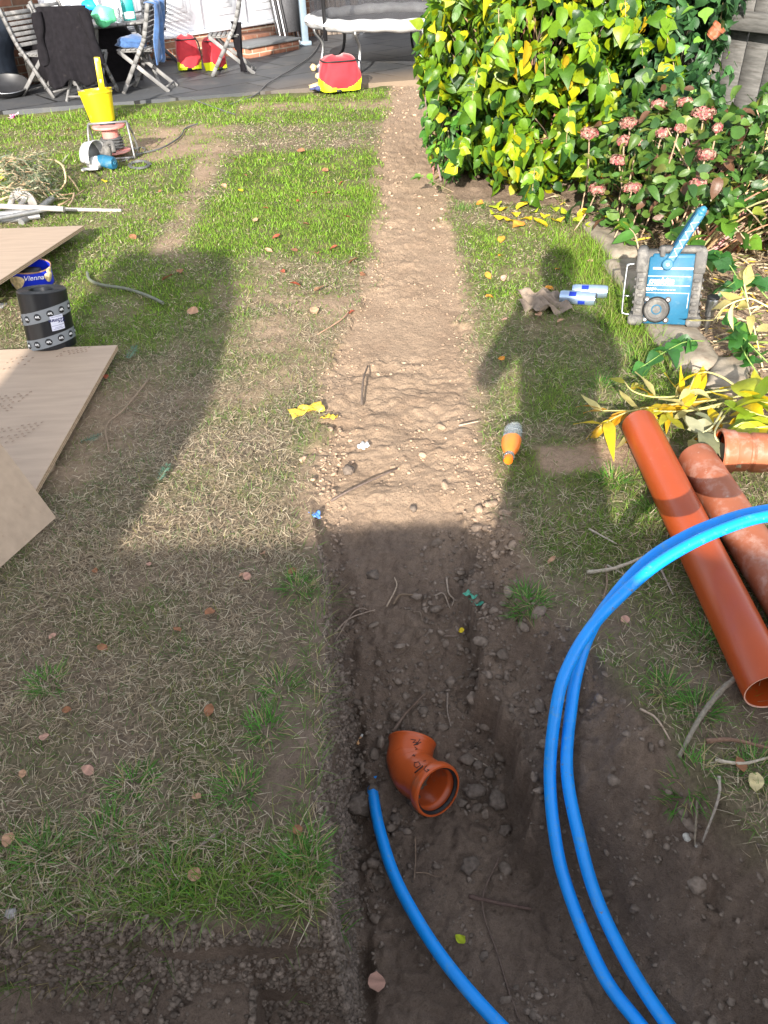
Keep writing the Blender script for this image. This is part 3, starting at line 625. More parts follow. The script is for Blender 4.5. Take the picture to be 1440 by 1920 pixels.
# the larger lumps, one thing each
def big_clod(px, py, z, r, lab, name='soil_clod', col=(.15, .12, .098), grp='large clods lying around the pipe elbow', cat='clod', flat=.75, seed=None):
    sd = seed if seed is not None else int(px + py)
    v = lumpy(ICO3[0], sd, .55); v = v * (1 + .07 * np.sin(v[:, :1] * 17 + sd) * np.sin(v[:, 1:2] * 15) * np.sin(v[:, 2:3] * 16)); v = v * np.array([r * 1.1, r * .92, r * flat]); p = G(px, py, z)
    o = raw_mesh(name, v, ICO3[1], M['clod'], col=np.tile(np.array(col), (len(v), 1)))
    zz = hz(p.x, p.y); o.location = (p.x, p.y, zz + r * flat * .55); o.rotation_euler = (0, 0, sd % 6); return tag(o, lab, cat, grp)
for (px, py, z, r, lab) in [(888, 1497, -.38, .028, 'biggest pale rough clod right of the orange elbow mouth'), (932, 1515, -.38, .026, 'tall grey clod between the pale clod and the trench bank'), (948, 1552, -.38, .016, 'pointed clod just below the tall grey clod'),
        (744, 1528, -.38, .019, 'round dark stone below the elbow beside the blue pipe'), (672, 1500, -.38, .040, 'broad crumbly mound left of the buried end of the blue pipe'), (882, 1618, -.38, .023, 'lone rough clod on the trench floor above the crossed sticks'),
        (866, 1510, -.38, .013, 'small grey clod touching the elbow rim on its right'), (909, 1780, -.38, .012, 'small stone caught in the fork of the thin root near the bottom'), (699, 1050, -.05, .020, 'round stone set in the soil at the head of the trench'),
        (778, 1505, -.38, .022, 'flat dark clod under the elbow belly'), (716, 1530, -.38, .010, 'thumb sized clod on the blue pipe, left of the round stone'), (916, 1462, -.38, .017, 'clod right above the pale rough clod'), (895, 1455, -.38, .014, 'clod tucked behind the elbow rim'), (753, 1548, -.38, .008, 'pale pebble below the round dark stone'),
        (655, 880, 0, .022, 'dark upright clod at the left edge of the sunny soil strip'), (775, 940, 0, .014, 'dark little clod in the sunlit soil left of centre'), (1170, 1810, -.3, .014, 'clod among the crumbs at the foot of the right bank')]:
    big_clod(px, py, z, r, lab)
big_clod(1289, 1570, -.12, .010, 'white round flint set in the dark right bank', 'flint_stone', (.5, .48, .43), 'pale stones in the soil', 'stone')
big_clod(27, 1725, -.02, .012, 'pale grey stone at the left lawn edge above the dug strip', 'flint_stone', (.30, .28, .27), 'pale stones in the soil', 'stone')
big_clod(1296, 1615, -.18, .007, 'small pale stone below the hole in the right bank', 'flint_stone', (.4, .38, .34), 'pale stones in the soil', 'stone')

# ================================================================ LEAF TEMPLATES
def leaf_tpl(kind='heart', fold=.18, droop=.22, st=6):
    T = np.linspace(0, 1, st)
    W = {'heart': np.interp(T, [0, .1, .3, .5, .75, 1], [.12, .36, .43, .36, .17, 0]), 'oval': np.interp(T, [0, .2, .5, .8, 1], [.05, .26, .34, .22, 0]),
         'lance': np.interp(T, [0, .2, .45, .75, 1], [.03, .12, .17, .10, 0]), 'ivy': np.interp(T, [0, .12, .3, .45, .6, 1], [.1, .5, .36, .44, .18, 0]), 'thin': np.interp(T, [0, .3, .7, 1], [.02, .06, .05, 0])}[kind]
    v = [];
    for t, w_ in zip(T, W):
        z = -droop * t * t
        for s in (-1, -.5, 0, .5, 1): v.append((t, s * w_, z + fold * abs(s) * w_ + .02 * sin(9 * t + 2 * s)))
    f = [(i * 5 + j, i * 5 + j + 1, (i + 1) * 5 + j + 1, (i + 1) * 5 + j) for i in range(st - 1) for j in range(4)]
    return np.array(v), [np.array(f, np.int32)]
LT = {k: leaf_tpl(k) for k in ('heart', 'oval', 'lance', 'ivy', 'thin')}
LV = {k: [leaf_tpl(k, f_, d_) for f_, d_ in ((.18, .22), (.42, .50), (.04, -.12), (.30, .85))] for k in LT}
def leaves(kind, pos, d, nrm, size, col):
    n = len(pos); size = np.broadcast_to(np.asarray(size, float), (n,)); w_ = rng.uniform(.78, 1.2, n); out = []
    for i in range(4):
        q = np.arange(n) % 4 == i; tv, tf = LV[kind][i]
        if q.sum(): out.append(scatter(tv, tf, pos[q], d[q], nrm[q], np.stack([size[q], size[q] * w_[q], size[q]], -1), col[q]))
    return merge(out)
def pal(n, cols, wts, var=.25):
    i = rng.choice(len(cols), n, p=np.array(wts) / sum(wts)); return np.array(cols)[i] * rng.uniform(1 - var, 1 + var, (n, 1))

# fallen leaves, single objects sharing four meshes
def dry_leaf_mesh(seed, col, name='fallen_leaf', kind='oval'):
    r_ = np.random.default_rng(seed); tv, tf = leaf_tpl(kind, fold=r_.uniform(.1, .6), droop=r_.uniform(-.3, .35)); v = tv.copy(); v[:, 0] -= .5
    v[:, 2] += .06 * np.sin(v[:, 0] * 8 + seed) * np.sin(v[:, 1] * 9 + seed); v[:, 1] *= r_.uniform(.9, 1.5)
    mb = raw_mesh(name, v, tf, M['dryleaf'], col=np.tile(np.array(col), (len(v), 1)) * (1 + .25 * np.sin(v[:, :1] * 20 + seed)))
    return mb
leafsrc = {}
FL = {}
def fallen(px, py, size, colk, lab, grp, z=0.0, name='fallen_leaf', kind='oval'):
    cols = {'brown': (.30, .14, .075), 'red': (.34, .09, .05), 'tan': (.46, .27, .17), 'yellow': (.75, .55, .03), 'pink': (.50, .29, .22), 'lime': (.42, .50, .03), 'orange': (.62, .26, .04), 'cream': (.62, .52, .28)}
    k = (colk, random.randrange(3), kind)
    p = G(px, py, z); zz = hz(p.x, p.y)
    if k not in leafsrc: leafsrc[k] = o = dry_leaf_mesh(len(leafsrc) * 7 + 3, cols[colk], name, kind)
    else: o = leafsrc[k].copy(); C.objects.link(o); o.name = name
    o.location = (p.x, p.y, zz + size * .22 + .006); s = size * random.uniform(.85, 1.1); o.scale = (s, s, s)
    o.rotation_euler = (random.uniform(-.45, .45), random.uniform(-.35, .35), random.uniform(0, 6.28)); o['label'] = lab; o['category'] = 'leaf'; o['group'] = grp; FL.setdefault(grp, []).append((px, py, colk, o))
    return o
LB = 'dry brown fallen leaf on the shaded lawn left of the trench'
for (px, py) in [(85, 1387), (22, 1583), (370, 1500), (560, 1567), (195, 1222), (128, 1337), (165, 1450), (45, 1455), (100, 1195), (335, 1190), (495, 1045), (280, 1060), (180, 1075), (395, 1155), (455, 1085), (395, 1340), (550, 1080), (465, 1090)]:
    fallen(px, py, random.uniform(.018, .033), random.choice(['tan', 'pink', 'brown']), LB, 'brown leaves on the shaded lawn left of the trench')
LB = 'small dry brown leaf on the sunny bright green lawn'
for (px, py) in [(560, 382), (615, 370), (590, 370), (650, 410), (575, 430), (480, 420), (553, 478), (595, 480), (680, 520), (530, 510), (600, 548), (555, 535), (500, 395), (610, 325), (640, 345), (520, 455), (663, 495), (460, 330), (625, 470), (505, 480), (590, 590), (660, 590), (285, 415), (250, 448), (340, 520), (318, 535), (363, 592), (220, 268), (130, 250), (300, 360), (440, 300), (580, 245), (420, 350), (565, 290)]:
    fallen(px, py, random.uniform(.035, .06), random.choice(['brown', 'red', 'tan', 'brown']), LB, 'brown leaves on the sunny lawn')
LB = 'dry leaf on the patchy grass right of the soil strip'
for (px, py) in [(945, 525), (915, 520), (938, 478), (918, 560), (945, 605), (1050, 610), (940, 675), (1045, 505), (1010, 600), (1105, 495), (1030, 545), (940, 450)]:
    fallen(px, py, random.uniform(.03, .05), random.choice(['tan', 'pink', 'orange']), LB, 'leaves on the grass right of the soil strip')
LB = 'yellow fallen leaf on the ground below the leafy climber'
for (px, py) in [(945, 405), (965, 412), (985, 420), (930, 398), (1000, 408), (1020, 415), (955, 425), (1040, 402), (1010, 430), (1060, 412), (900, 392), (980, 398), (1080, 420), (1095, 405), (970, 432), (925, 412), (1045, 425), (1110, 432), (940, 420), (1130, 412)]:
    fallen(px, py, random.uniform(.05, .085), random.choice(['yellow', 'yellow', 'orange', 'lime']), LB, 'yellow leaves below the climber', kind='heart')
fallen(705, 1833, .047, 'pink', 'pinkish tan pointed leaf lying flat on the trench floor at the bottom', 'leaves in the trench', -.38)
fallen(866, 1750, .030, 'lime', 'yellow green heart shaped leaf on the trench floor', 'leaves in the trench', -.38, kind='heart')
fallen(862, 1243, .020, 'yellow', 'yellow crumpled leaf beside the green wrapper in the trench', 'leaves in the trench', -.3)
fallen(368, 1648, .030, 'tan', 'orange tan leaf in the green tuft near the lawn corner', 'single leaves on the lawn edge')
fallen(1035, 1055, .034, 'tan', 'curled tan leaf on the grass left of the blue pipes', 'leaves on the right bank')
fallen(1172, 1165, .026, 'pink', 'pink brown leaf on the grass inside the curve of the blue pipes', 'leaves on the right bank')
fallen(1385, 1440, .034, 'brown', 'dull reddish leaf between the two sticks at the right edge', 'leaves on the right bank')
fallen(1415, 1470, .042, 'cream', 'large faded olive leaf at the right edge below the sticks', 'leaves on the right bank')
fallen(197, 340, .05, 'yellow', 'bright yellow leaf on the lawn below the circular saw', 'single yellow leaves on the lawn')
fallen(452, 360, .05, 'yellow', 'bright yellow leaf on the lawn near the worn strip', 'single yellow leaves on the lawn')
fallen(200, 712, .035, 'red', 'dark red leaf beside the edge of the lower plywood sheet', 'single leaves beside the plywood')
fallen(1195, 760, .03, 'yellow', 'yellow leaf lying in the grass above the orange pipe', 'single leaves beside the orange pipe') if False else None

ORD = ['leftmost', 'second from left', 'third from left', 'fourth from left', 'fifth from left', 'sixth from left', 'seventh from left', 'eighth from left', 'ninth from left', 'tenth from left', 'eleventh from left', 'twelfth from left']
for grp, where in (('brown leaves on the shaded lawn left of the trench', 'shaded lawn'), ('brown leaves on the sunny lawn', 'sunny lawn'), ('leaves on the grass right of the soil strip', 'grass right of path'), ('yellow leaves below the climber', 'ground below the climber')):
    L_ = sorted(FL[grp], key=lambda q: q[1]); nb = max(1, round(len(L_) / 6)); step_ = math.ceil(len(L_) / nb)
    names = {1: ['only'], 2: ['back', 'front'], 3: ['back', 'middle', 'front']}.get(math.ceil(len(L_) / step_), ['farthest', 'second farthest', 'third farthest', 'third nearest', 'second nearest', 'nearest'])
    for b_ in range(math.ceil(len(L_) / step_)):
        for i, (px, py, ck, o) in enumerate(sorted(L_[b_ * step_:(b_ + 1) * step_], key=lambda q: q[0])):
            o['label'] = '%s leaf on the %s, %s in the %s row' % (ck, where, ORD[i], names[b_])
# ================================================================ BLUE WATER PIPES
def tube_thing(name, pts, r, m, n=14, nn=10, parent=None):
    mb = MB(); mb.tube(smoothpath(pts, nn), r, n); return auto(mb.build(name, m, parent), 60)
R_B = .0142
p1 = [G(700, 1452, -.372), G(699, 1474, -.395), G(700, 1492, -.372), G(712, 1556, -.368), G(742, 1648, -.37), G(798, 1750, -.37), G(862, 1838, -.365), G(945, 1930, -.36), G(1040, 2020, -.35), G(1150, 2110, -.33)]
t = thing('water_pipe', 'single blue water pipe coming out of the soil left of the elbow', 'pipe', p1[0]); o = tube_thing('pipe_wall', p1, R_B, M['blue']); o.parent = t; o.matrix_parent_inverse = Matrix.Translation(-p1[0])
big_clod(699, 1476, -.36, .013, 'little clod lying across the buried end of the blue pipe')
zs = {0: -.35}
left = [(1290, 2030, -.34), (1199, 1920, -.34), (1131, 1828, -.33), (1072, 1690, -.30), (1043, 1583, -.24), (1031, 1446, -.155), (1046, 1310, -.04), (1070, 1240, .02), (1106, 1180, .075), (1150, 1130, .125), (1225, 1063, .175), (1305, 1015, .215), (1384, 982, .24), (1440, 968, .25), (1520, 960, .25), (1640, 965, .24)]
right = [(1345, 2030, -.31), (1251, 1920, -.31), (1177, 1806, -.30), (1121, 1690, -.27), (1089, 1583, -.22), (1063, 1446, -.145), (1072, 1320, -.07), (1086, 1245, -.015), (1105, 1190, .03), (1138, 1134, .08), (1208, 1055, .14), (1288, 1004, .18), (1372, 971, .20), (1440, 956, .21), (1520, 948, .21), (1640, 948, .20)]
for nm, P_, lab in (('water_pipe', left, 'blue water pipe strand on the outside left of the big loop, lying over its neighbour'), ('water_pipe', right, 'blue water pipe strand on the inside right of the big loop, passing under its neighbour')):
    pts = [G(*q) for q in P_]; o = tube_thing(nm, pts, R_B, M['blue'], nn=12); tag(o, lab, 'pipe', 'blue water pipe loop')

# ================================================================ ORANGE DRAIN PIPES
def drain_pipe(a, b, r, m, lab, n=48, name='drain_pipe'):
    a, b = Vector(a), Vector(b); L = (b - a).length; wl = .0035
    t = thing(name, lab, 'pipe', a, group='orange drain pipes on the grass'); t.rotation_mode = 'QUATERNION'; t.rotation_quaternion = (b - a).to_track_quat('Z', 'Y')
    mb = MB(); mb.lathe([(r - wl, .002), (r - wl, L - .002)][::-1], n); o1 = auto(mb.build('inner_wall', M['orange'] if m is M['orange'] else m, t))
    mb = MB(); mb.lathe([(r - .0008, .0), (r, .004)] + [(r, .004 + (L - .008) * k / 8) for k in range(1, 8)] + [(r, L - .004), (r - .0008, L)], n); auto(mb.build('pipe_wall', m, t))
    mb = MB(); mb.lathe([(r - .0008, 0), (r - wl, 0), (r - wl, .002)], n); mb.build('cut_end', M['cut'], t)
    mb = MB(); mb.lathe([(r - wl, L - .002), (r - wl, L), (r - .0008, L)], n); mb.build('cut_end', M['cut'], t); return t
M['cut'] = mat('cut_pvc_edge', (.72, .42, .32), .6, var=.1, bump=.1)
a = G(1440, 1290, .0); zA = hz(.81, 1.06) + .060
drain_pipe((.812, 1.04, zA), (.838, 2.115, .062), .055, M['orange'], 'glossy orange drain pipe lying left of the dusty one, open end towards the camera')
drain_pipe((.962, .84, .060), (.953, 1.91, .062), .055, M['orange_dusty'], 'dusty scratched pinkish orange drain pipe under the blue loop, right of the glossy one')
# adaptor fitting at the right edge
t = thing('pipe_fitting', 'orange stepped drain socket fitting lying at the right edge above the dusty pipe', 'pipe fitting', (1.022, 1.925, .075)); t.rotation_mode = 'QUATERNION'; t.rotation_quaternion = Vector((1, -.16, .0)).to_track_quat('Z', 'Y')
mb = MB(); mb.lathe([(.060, .001), (.066, .000), (.069, .004), (.069, .012), (.067, .016), (.0655, .04), (.0655, .041), (.0625, .043), (.060, .052), (.0595, .078), (.056, .083), (.056, .088), (.0605, .095), (.0605, .13), (.057, .134), (.057, .32)], 48); auto(mb.build('socket_body', M['orange_dusty'], t), 25)
mb = MB(); mb.lathe([(.060, .001), (.059, .05), (.053, .06), (.053, .31)][::-1], 48); auto(mb.build('inner_wall', M['orange'], t), 40)
mb = MB(); mb.lathe([(.0595, .012), (.0560, .016), (.0595, .020)][::-1], 48); mb.build('seal_ring', M['rubber'], t)
# elbow
A = G(822, 1484, -.285); B = G(773, 1390, -.315); K = G(765, 1440, -.330)
t = thing('pipe_elbow', 'orange forty five degree drain elbow with black marker scribbles lying in the trench', 'pipe elbow', K)
pts = smoothpath([B, B.lerp(K, .45), K.lerp(B, .30), K.lerp(A, .22), K.lerp(A, .45), A], 6); n_ = len(pts); L_ = [0]
for i in range(1, n_): L_.append(L_[-1] + (pts[i] - pts[i - 1]).length)
T_ = L_[-1]
def rprof(s):
    e = T_ - s
    r = np.interp(e, [0, .004, .020, .026, .033, .2], [.0645, .068, .068, .0655, .0585, .0575])
    r2 = np.interp(s, [0, .003, .007, .012, .02, .3], [.0630, .0640, .0610, .0595, .0590, .0585]); return float(max(r, 0) if e < .06 else min(r2, .0635) if s < .05 else .0580)
fine = [];
for i in range(n_ - 1):
    for k in range(4): fine.append(pts[i].lerp(pts[i + 1], k / 4))
fine.append(pts[-1]); Lf = [0]
for i in range(1, len(fine)): Lf.append(Lf[-1] + (fine[i] - fine[i - 1]).length)
mb = MB(); mb.tube([p - K for p in fine], [rprof(s) for s in Lf], 48, cap=False); eb = auto(mb.build('elbow_body', M['terra'], t), 28)
mb = MB(); mb.tube([p - K for p in fine], [rprof(s) - .0045 for s in Lf], 48, cap=False); ib = mb.build('inner_wall', M['terra'], t, True)
axA = (fine[-1] - fine[-3]).normalized(); axB = (fine[0] - fine[2]).normalized()
mb = MB(); mb.lathe([(.060, 0), (.0645, 0)], 48, A - K, axA); mb.build('rim', M['terra'], t); mb = MB(); mb.lathe([(.0585, 0), (.063, 0)], 48, B - K, axB); mb.build('rim', M['terra'], t)
mb = MB(); mb.lathe([(.0615, -.014), (.0545, -.011), (.0545, -.007), (.0615, -.004)], 48, A - K, axA); auto(mb.build('seal_ring', M['rubber'], t))
mid = fine[len(fine) // 2]; mb = MB(); mb.lathe([(.0582, -.0012), (.0592, 0), (.0582, .0012)], 48, fine[int(len(fine) * .52)] - K, fine[int(len(fine) * .52) + 1] - fine[int(len(fine) * .52) - 1]); mb.build('mould_seam', M['terra'], t, True)
# marker scribbles laid on the elbow's skin
from mathutils.bvhtree import BVHTree
bv = BVHTree.FromPolygons([v.co for v in eb.data.vertices], [tuple(p.vertices) for p in eb.data.polygons])
mb = MB(); camo = Vector((0, 0, HC))
def stroke(P_):
    q = []
    for i in range(len(P_) - 1):
        for k in range(4):
            px = P_[i][0] + (P_[i + 1][0] - P_[i][0]) * k / 4; py = P_[i][1] + (P_[i + 1][1] - P_[i][1]) * k / 4; d = Vector(ray(px, py)).normalized(); h = bv.ray_cast(camo - K, d)
            if h[0] is not None: q.append(h[0] + h[1] * (.0006 if h[1].dot(d) < 0 else -.0006))
    if len(q) > 2: mb.tube(q, .0009, 4)
zz_ = lambda X, Y_: (700 + X / 8, 1350 + Y_ / 8)
for S in [[(560, 290), (640, 300), (590, 340), (680, 330), (600, 380), (700, 360)], [(700, 290), (640, 370), (740, 320)], [(620, 400), (660, 440), (620, 450)], [(580, 540), (650, 520)], [(600, 515), (630, 560)], [(610, 640), (680, 630), (710, 680), (650, 720), (610, 680), (630, 640)], [(620, 790), (690, 730), (760, 670)], [(630, 796), (700, 738), (765, 676)],
          [(750, 620), (800, 610)], [(800, 690), (760, 740), (800, 780), (840, 750), (790, 740)], [(870, 800), (910, 830), (890, 860)], [(830, 900), (900, 850), (960, 800)], [(900, 790), (880, 850)]]: stroke([zz_(*q) for q in S])
mb.build('marker_writing', M['ink_black'], t)

# ================================================================ STICKS AND ROOTS
def stick(P_, r, lab, name='stick', col=(.24, .19, .15), grp='loose sticks and roots', side=None, cat='stick', z=None):
    pts = [];
    for q in P_:
        p = G(q[0], q[1], q[2] if len(q) > 2 else 0); pts.append(Vector((p.x, p.y, hz(p.x, p.y) + r * 1.0 + .004 + (q[3] if len(q) > 3 else 0))))
    mb = MB(); mb.col = col; sp = smoothpath(pts, 5); k = len(sp); rr = [r * (1 - .45 * i / k) * (1 + .12 * sin(i * 2.3)) for i in range(k)]
    mb.tube(sp, rr, 7)
    for (P2, r2) in (side or []):
        q2 = [];
        for q in P2:
            p = G(q[0], q[1], q[2] if len(q) > 2 else 0); q2.append(Vector((p.x, p.y, hz(p.x, p.y) + r2 * 1.1 + .004)))
        sp = smoothpath(q2, 5); mb.tube(sp, [r2 * (1 - .5 * i / len(sp)) for i in range(len(sp))], 6)
    o = mb.build(name, M['twig'], None, True, col=True); return tag(o, lab, cat, grp)
stick([(880, 1672, -.38), (940, 1682, -.38), (1000, 1691, -.38)], .0055, 'straight thick brown stick lying across the trench floor', col=(.13, .085, .07))
stick([(937, 1605, -.38, .004), (905, 1680, -.38, .012), (935, 1780, -.38), (958, 1850, -.38), (978, 1905, -.38)], .0026, 'long thin forked root crossing over the thick stick on the trench floor', 'root', (.14, .10, .08), side=[([(935, 1765, -.38), (995, 1790, -.38)], .0012), ([(935, 1768, -.38), (910, 1780, -.38)], .0014), ([(958, 1840, -.38), (990, 1850, -.38)], .001)], cat='root')
stick([(778, 1562, -.38), (779, 1600, -.38), (776, 1642, -.38)], .0024, 'short upright twig with a kinked side shoot on the trench floor', 'twig', (.24, .17, .12), side=[([(777, 1628, -.38), (800, 1628, -.38), (812, 1632, -.38), (826, 1634, -.38)], .0018)], cat='twig')
stick([(565, 1730, -.1), (600, 1780, -.3), (615, 1805, -.34), (632, 1855, -.36)], .003, 'pale root hanging from the lawn corner down the trench wall', 'root', (.28, .20, .13), side=[([(608, 1795, -.34), (630, 1800, -.34), (655, 1815, -.36)], .0014)], cat='root')
stick([(738, 1404, -.37, .004), (760, 1372, -.37, .01), (785, 1355, -.36, .012), (800, 1332, -.34)], .0042, 'thick brown root arching over the back of the elbow', 'root', (.17, .12, .09), cat='root')
stick([(860, 1440, -.37), (885, 1440, -.37), (913, 1452, -.37)], .0026, 'pale curved root right of the elbow mouth', 'root', (.34, .28, .22), cat='root')
stick([(838, 1345, -.36), (838, 1372, -.37), (845, 1392, -.37)], .003, 'short stub of root above the elbow', 'root', (.26, .21, .17), cat='root')
stick([(738, 1167, -.22), (750, 1148, -.2), (768, 1148, -.2), (785, 1156, -.22)], .0038, 'brown hooked root in the middle of the trench slope', 'root', (.20, .145, .10), cat='root')
stick([(628, 1208, -.2, .01), (660, 1206, -.25, .02), (706, 1188, -.25, .006)], .0028, 'forked root poking from the left trench wall', 'root', (.30, .23, .18), side=[([(628, 1187, -.15), (670, 1191, -.25), (706, 1188, -.25)], .002)], cat='root')
stick([(740, 1282, -.33), (765, 1258, -.3), (785, 1228, -.28), (812, 1222, -.27)], .0020, 'thin curving root on the smooth trench slope', 'root', (.16, .12, .09), cat='root')
stick([(722, 1086, -.05), (742, 1060, -.04), (738, 1044, -.03)], .0024, 'small pale wavy root near the round stone', 'root', (.42, .33, .25), cat='root')
stick([(838, 1048, -.04), (842, 1075, -.05), (852, 1086, -.06), (848, 1105, -.08)], .0032, 'grey crooked root at the head of the trench', 'root', (.30, .24, .19), side=[([(816, 1084, -.06), (832, 1090, -.07), (845, 1108, -.08)], .003)], cat='root')
stick([(775, 1166, -.2), (788, 1180, -.22), (792, 1198, -.24)], .0018, 'thin bent root under the hooked root', 'root', (.26, .2, .15), cat='root')
stick([(832, 1236, -.28), (858, 1244, -.29)], .003, 'stubby root beside the yellow crumpled leaf', 'root', (.2, .15, .12), cat='root')
stick([(890, 1282, -.3), (915, 1303, -.28)], .003, 'pale root tip poking from the right trench edge', 'root', (.4, .32, .25), cat='root')
stick([(1378, 1282, 0, .01), (1350, 1305, 0, .012), (1320, 1340, 0, .01), (1298, 1375, 0, .01), (1274, 1416, 0, .008)], .0075, 'thick mossy grey stick leading down from the open end of the glossy pipe', col=(.23, .20, .155))
stick([(1200, 1330, 0, .006), (1230, 1352, 0, .006), (1258, 1386, 0, .004)], .0030, 'thin tan stick on the bare soil inside the pipe loop', col=(.38, .29, .22))
stick([(1322, 1396, 0, .006), (1370, 1395, 0, .008), (1440, 1408, 0, .008)], .0055, 'brown stick lying level at the right edge', col=(.22, .13, .09))
stick([(1338, 1434, 0, .006), (1390, 1440, 0, .008), (1440, 1425, 0, .01)], .004, 'pale peeled twig just below the brown level stick', col=(.42, .36, .28))
stick([(1346, 1460, 0, .004), (1350, 1490, 0, .006), (1338, 1530, 0, .004)], .0035, 'knobbly upright twig near the right bank tuft', col=(.36, .31, .26))
stick([(1318, 1475, 0, .004), (1325, 1530, 0, .004)], .003, 'faint twig left of the knobbly twig', col=(.24, .2, .15))
stick([(1100, 1080, 0, .006), (1150, 1072, 0, .01), (1205, 1052, 0, .01), (1215, 1045, 0, .01)], .0055, 'pale barked stick on the grass behind the blue loop', col=(.38, .33, .26), side=[([(1138, 1060, 0), (1172, 1078, 0)], .003)])
stick([(1136, 1062, 0), (1138, 1095, 0), (1130, 1125, 0)], .0034, 'brown twig crossing below the pale barked stick', col=(.24, .17, .12))
stick([(1103, 998, 0, .004), (1155, 1025, 0, .006)], .0032, 'straight beige twig on the grass left of the glossy pipe', col=(.42, .36, .29))
stick([(1240, 1070, 0), (1262, 1115, 0)], .003, 'short twig inside the top of the blue loop', col=(.34, .28, .23))
stick([(280, 715, 0, .004), (235, 770, 0, .008), (200, 800, 0, .01), (205, 848, 0, .006)], .0042, 'long crooked brown twig in the shade beside the plywood', col=(.26, .19, .13), side=[([(235, 768, 0), (310, 785, 0), (355, 785, 0)], .0022)])
stick([(678, 762, 0, .006), (682, 725, 0, .02), (690, 690, 0, .012)], .005, 'dark upright twig standing in the sunlit soil strip', col=(.13, .10, .08))
stick([(378, 1595, 0, .004), (430, 1556, 0, .004)], .0028, 'grey twig lying in the shaded grass left of the trench', col=(.22, .18, .15))
stick([(860, 805, 0, .004), (900, 795, 0, .01)], .003, 'straw coloured twig at the right edge of the sunny soil', col=(.45, .36, .26))
stick([(620, 935, 0, .004), (660, 920, 0, .01), (745, 875, 0, .006)], .004, 'leafy stalk half buried in the ridged sunny soil', col=(.16, .12, .10))
stick([(655, 590, 0, .006), (640, 608, 0, .006), (596, 632, 0, .004)], .004, 'reddish root lying on the edge of the soil strip', col=(.36, .22, .15))
stick([(232, 222, 0, .01), (300, 300, 0, .01)], .003, 'x', col=(.3, .3, .3)) if False else None
# grey hose offcut in the left shadow
pts = [G(166, 520, .0), G(170, 531, .0), G(190, 540), G(235, 546), G(275, 560), G(307, 574)]
tag(tube_thing('hose', [Vector((p.x, p.y, hz(p.x, p.y) + .016)) for p in pts], .0075, M['hose']), 'short length of grey green hose lying across the lawn shadow', 'hose')
# fir sprigs on the lawn
def sprig(px, py, L, az, lab):
    p = G(px, py); mb = MB(); mb.col = (.15, .12, .07); d = Vector((cos(az), sin(az), .08)); mb.tube([d * (-L / 2), d * (L / 2)], .0015, 5)
    o = mb.build('stem', M['twig'], None, True, col=True)
    n = 90; t_ = rng.uniform(-.5, .5, n); sd = rng.choice([-1, 1], n); dv = np.array(d)[None] * .55 + np.cross(np.array(d), [0, 0, 1])[None] * sd[:, None] + np.array([0, 0, .35])[None] + rng.normal(0, .12, (n, 3))
    V, F, Cc = leaves('thin', np.array(d)[None] * (t_ * L)[:, None], dv, rdir(n, .5, 1), np.full(n, L * .22) * (1.1 - np.abs(t_)), pal(n, [(.10, .20, .13), (.16, .28, .2)], [1, 1])); V[:, 1] *= 1
    t = thing('fir_sprig', lab, 'sprig', (p.x, p.y, hz(p.x, p.y) + .02), group='fir sprigs on the lawn'); o.parent = t; raw_mesh('needles', V, F, M['leaf'], col=Cc, parent=t)
sprig(308, 893, .085, 1.35, 'pale green fir sprig in the sunny straw coloured grass')
sprig(248, 668, .10, 1.5, 'dark fir sprig in the shade beside the plywood corner')
sprig(170, 825, .07, .5, 'fir sprig in the deep shade at the edge of the lower plywood sheet')
# litter in and near the trench
def scrap(px, py, z, sz, m, lab, name, cat, seed=1, aspect=1.6):
    p = G(px, py, z); mb = MB(); r_ = random.Random(seed); ph = [r_.uniform(0, 6) for _ in range(4)]
    mb.grid(lambda u, v: ((u - .5) * sz * aspect, (v - .5) * sz * (1 + .3 * sin(5 * u + ph[0])), sz * (.16 * sin(7 * u + ph[1]) * cos(5 * v + ph[2]) + .12 * sin(13 * u + 9 * v)) + .18 * sz), 12, 9)
    o = mb.build(name, m, None, True); sm = o.modifiers.new('thickness', 'SOLIDIFY'); sm.thickness = .0006; o.location = (p.x, p.y, hz(p.x, p.y) + .004); o.rotation_euler = (r_.uniform(-.3, .3), r_.uniform(-.2, .2), r_.uniform(0, 6)); return tag(o, lab, cat)
scrap(878, 1198, -.25, .022, M['greenwrap'], 'crumpled upper half of the green wrapper in the trench', 'wrapper', 'wrapper', 4)
scrap(887, 1214, -.27, .022, M['greenwrap'], 'crumpled lower half of the green wrapper in the trench', 'wrapper', 'wrapper', 9)
scrap(589, 963, 0, .022, M['bluewrap'], 'small bright blue wrapper at the left edge of the sunny soil', 'wrapper', 'wrapper', 5)
scrap(575, 772, 0, .055, M['yelwrap'], 'long yellow and white crisp packet pressed into the soil edge', 'wrapper', 'wrapper', 7, 2.2)
scrap(618, 785, 0, .035, M['yelwrap'], 'smaller folded yellow packet right of the long yellow one', 'wrapper', 'wrapper', 8)
scrap(212, 238, 0, .085, M['pinkwrap'], 'pink and white wrapper on the grass below the yellow bucket', 'wrapper', 'wrapper', 11)
scrap(24, 212, .03, .07, M['pinkwrap'], 'pink wrapper on the patio edge at the far left', 'wrapper', 'wrapper', 12)
scrap(683, 835, 0, .03, M['cigp'], 'cream paper scrap at the left of the ridged sunny soil', 'paper_scrap', 'paper', 15)
c0 = G(672, 1413, -.38); c1 = G(681, 1397, -.38); zc = hz(c0.x, c0.y) + .007
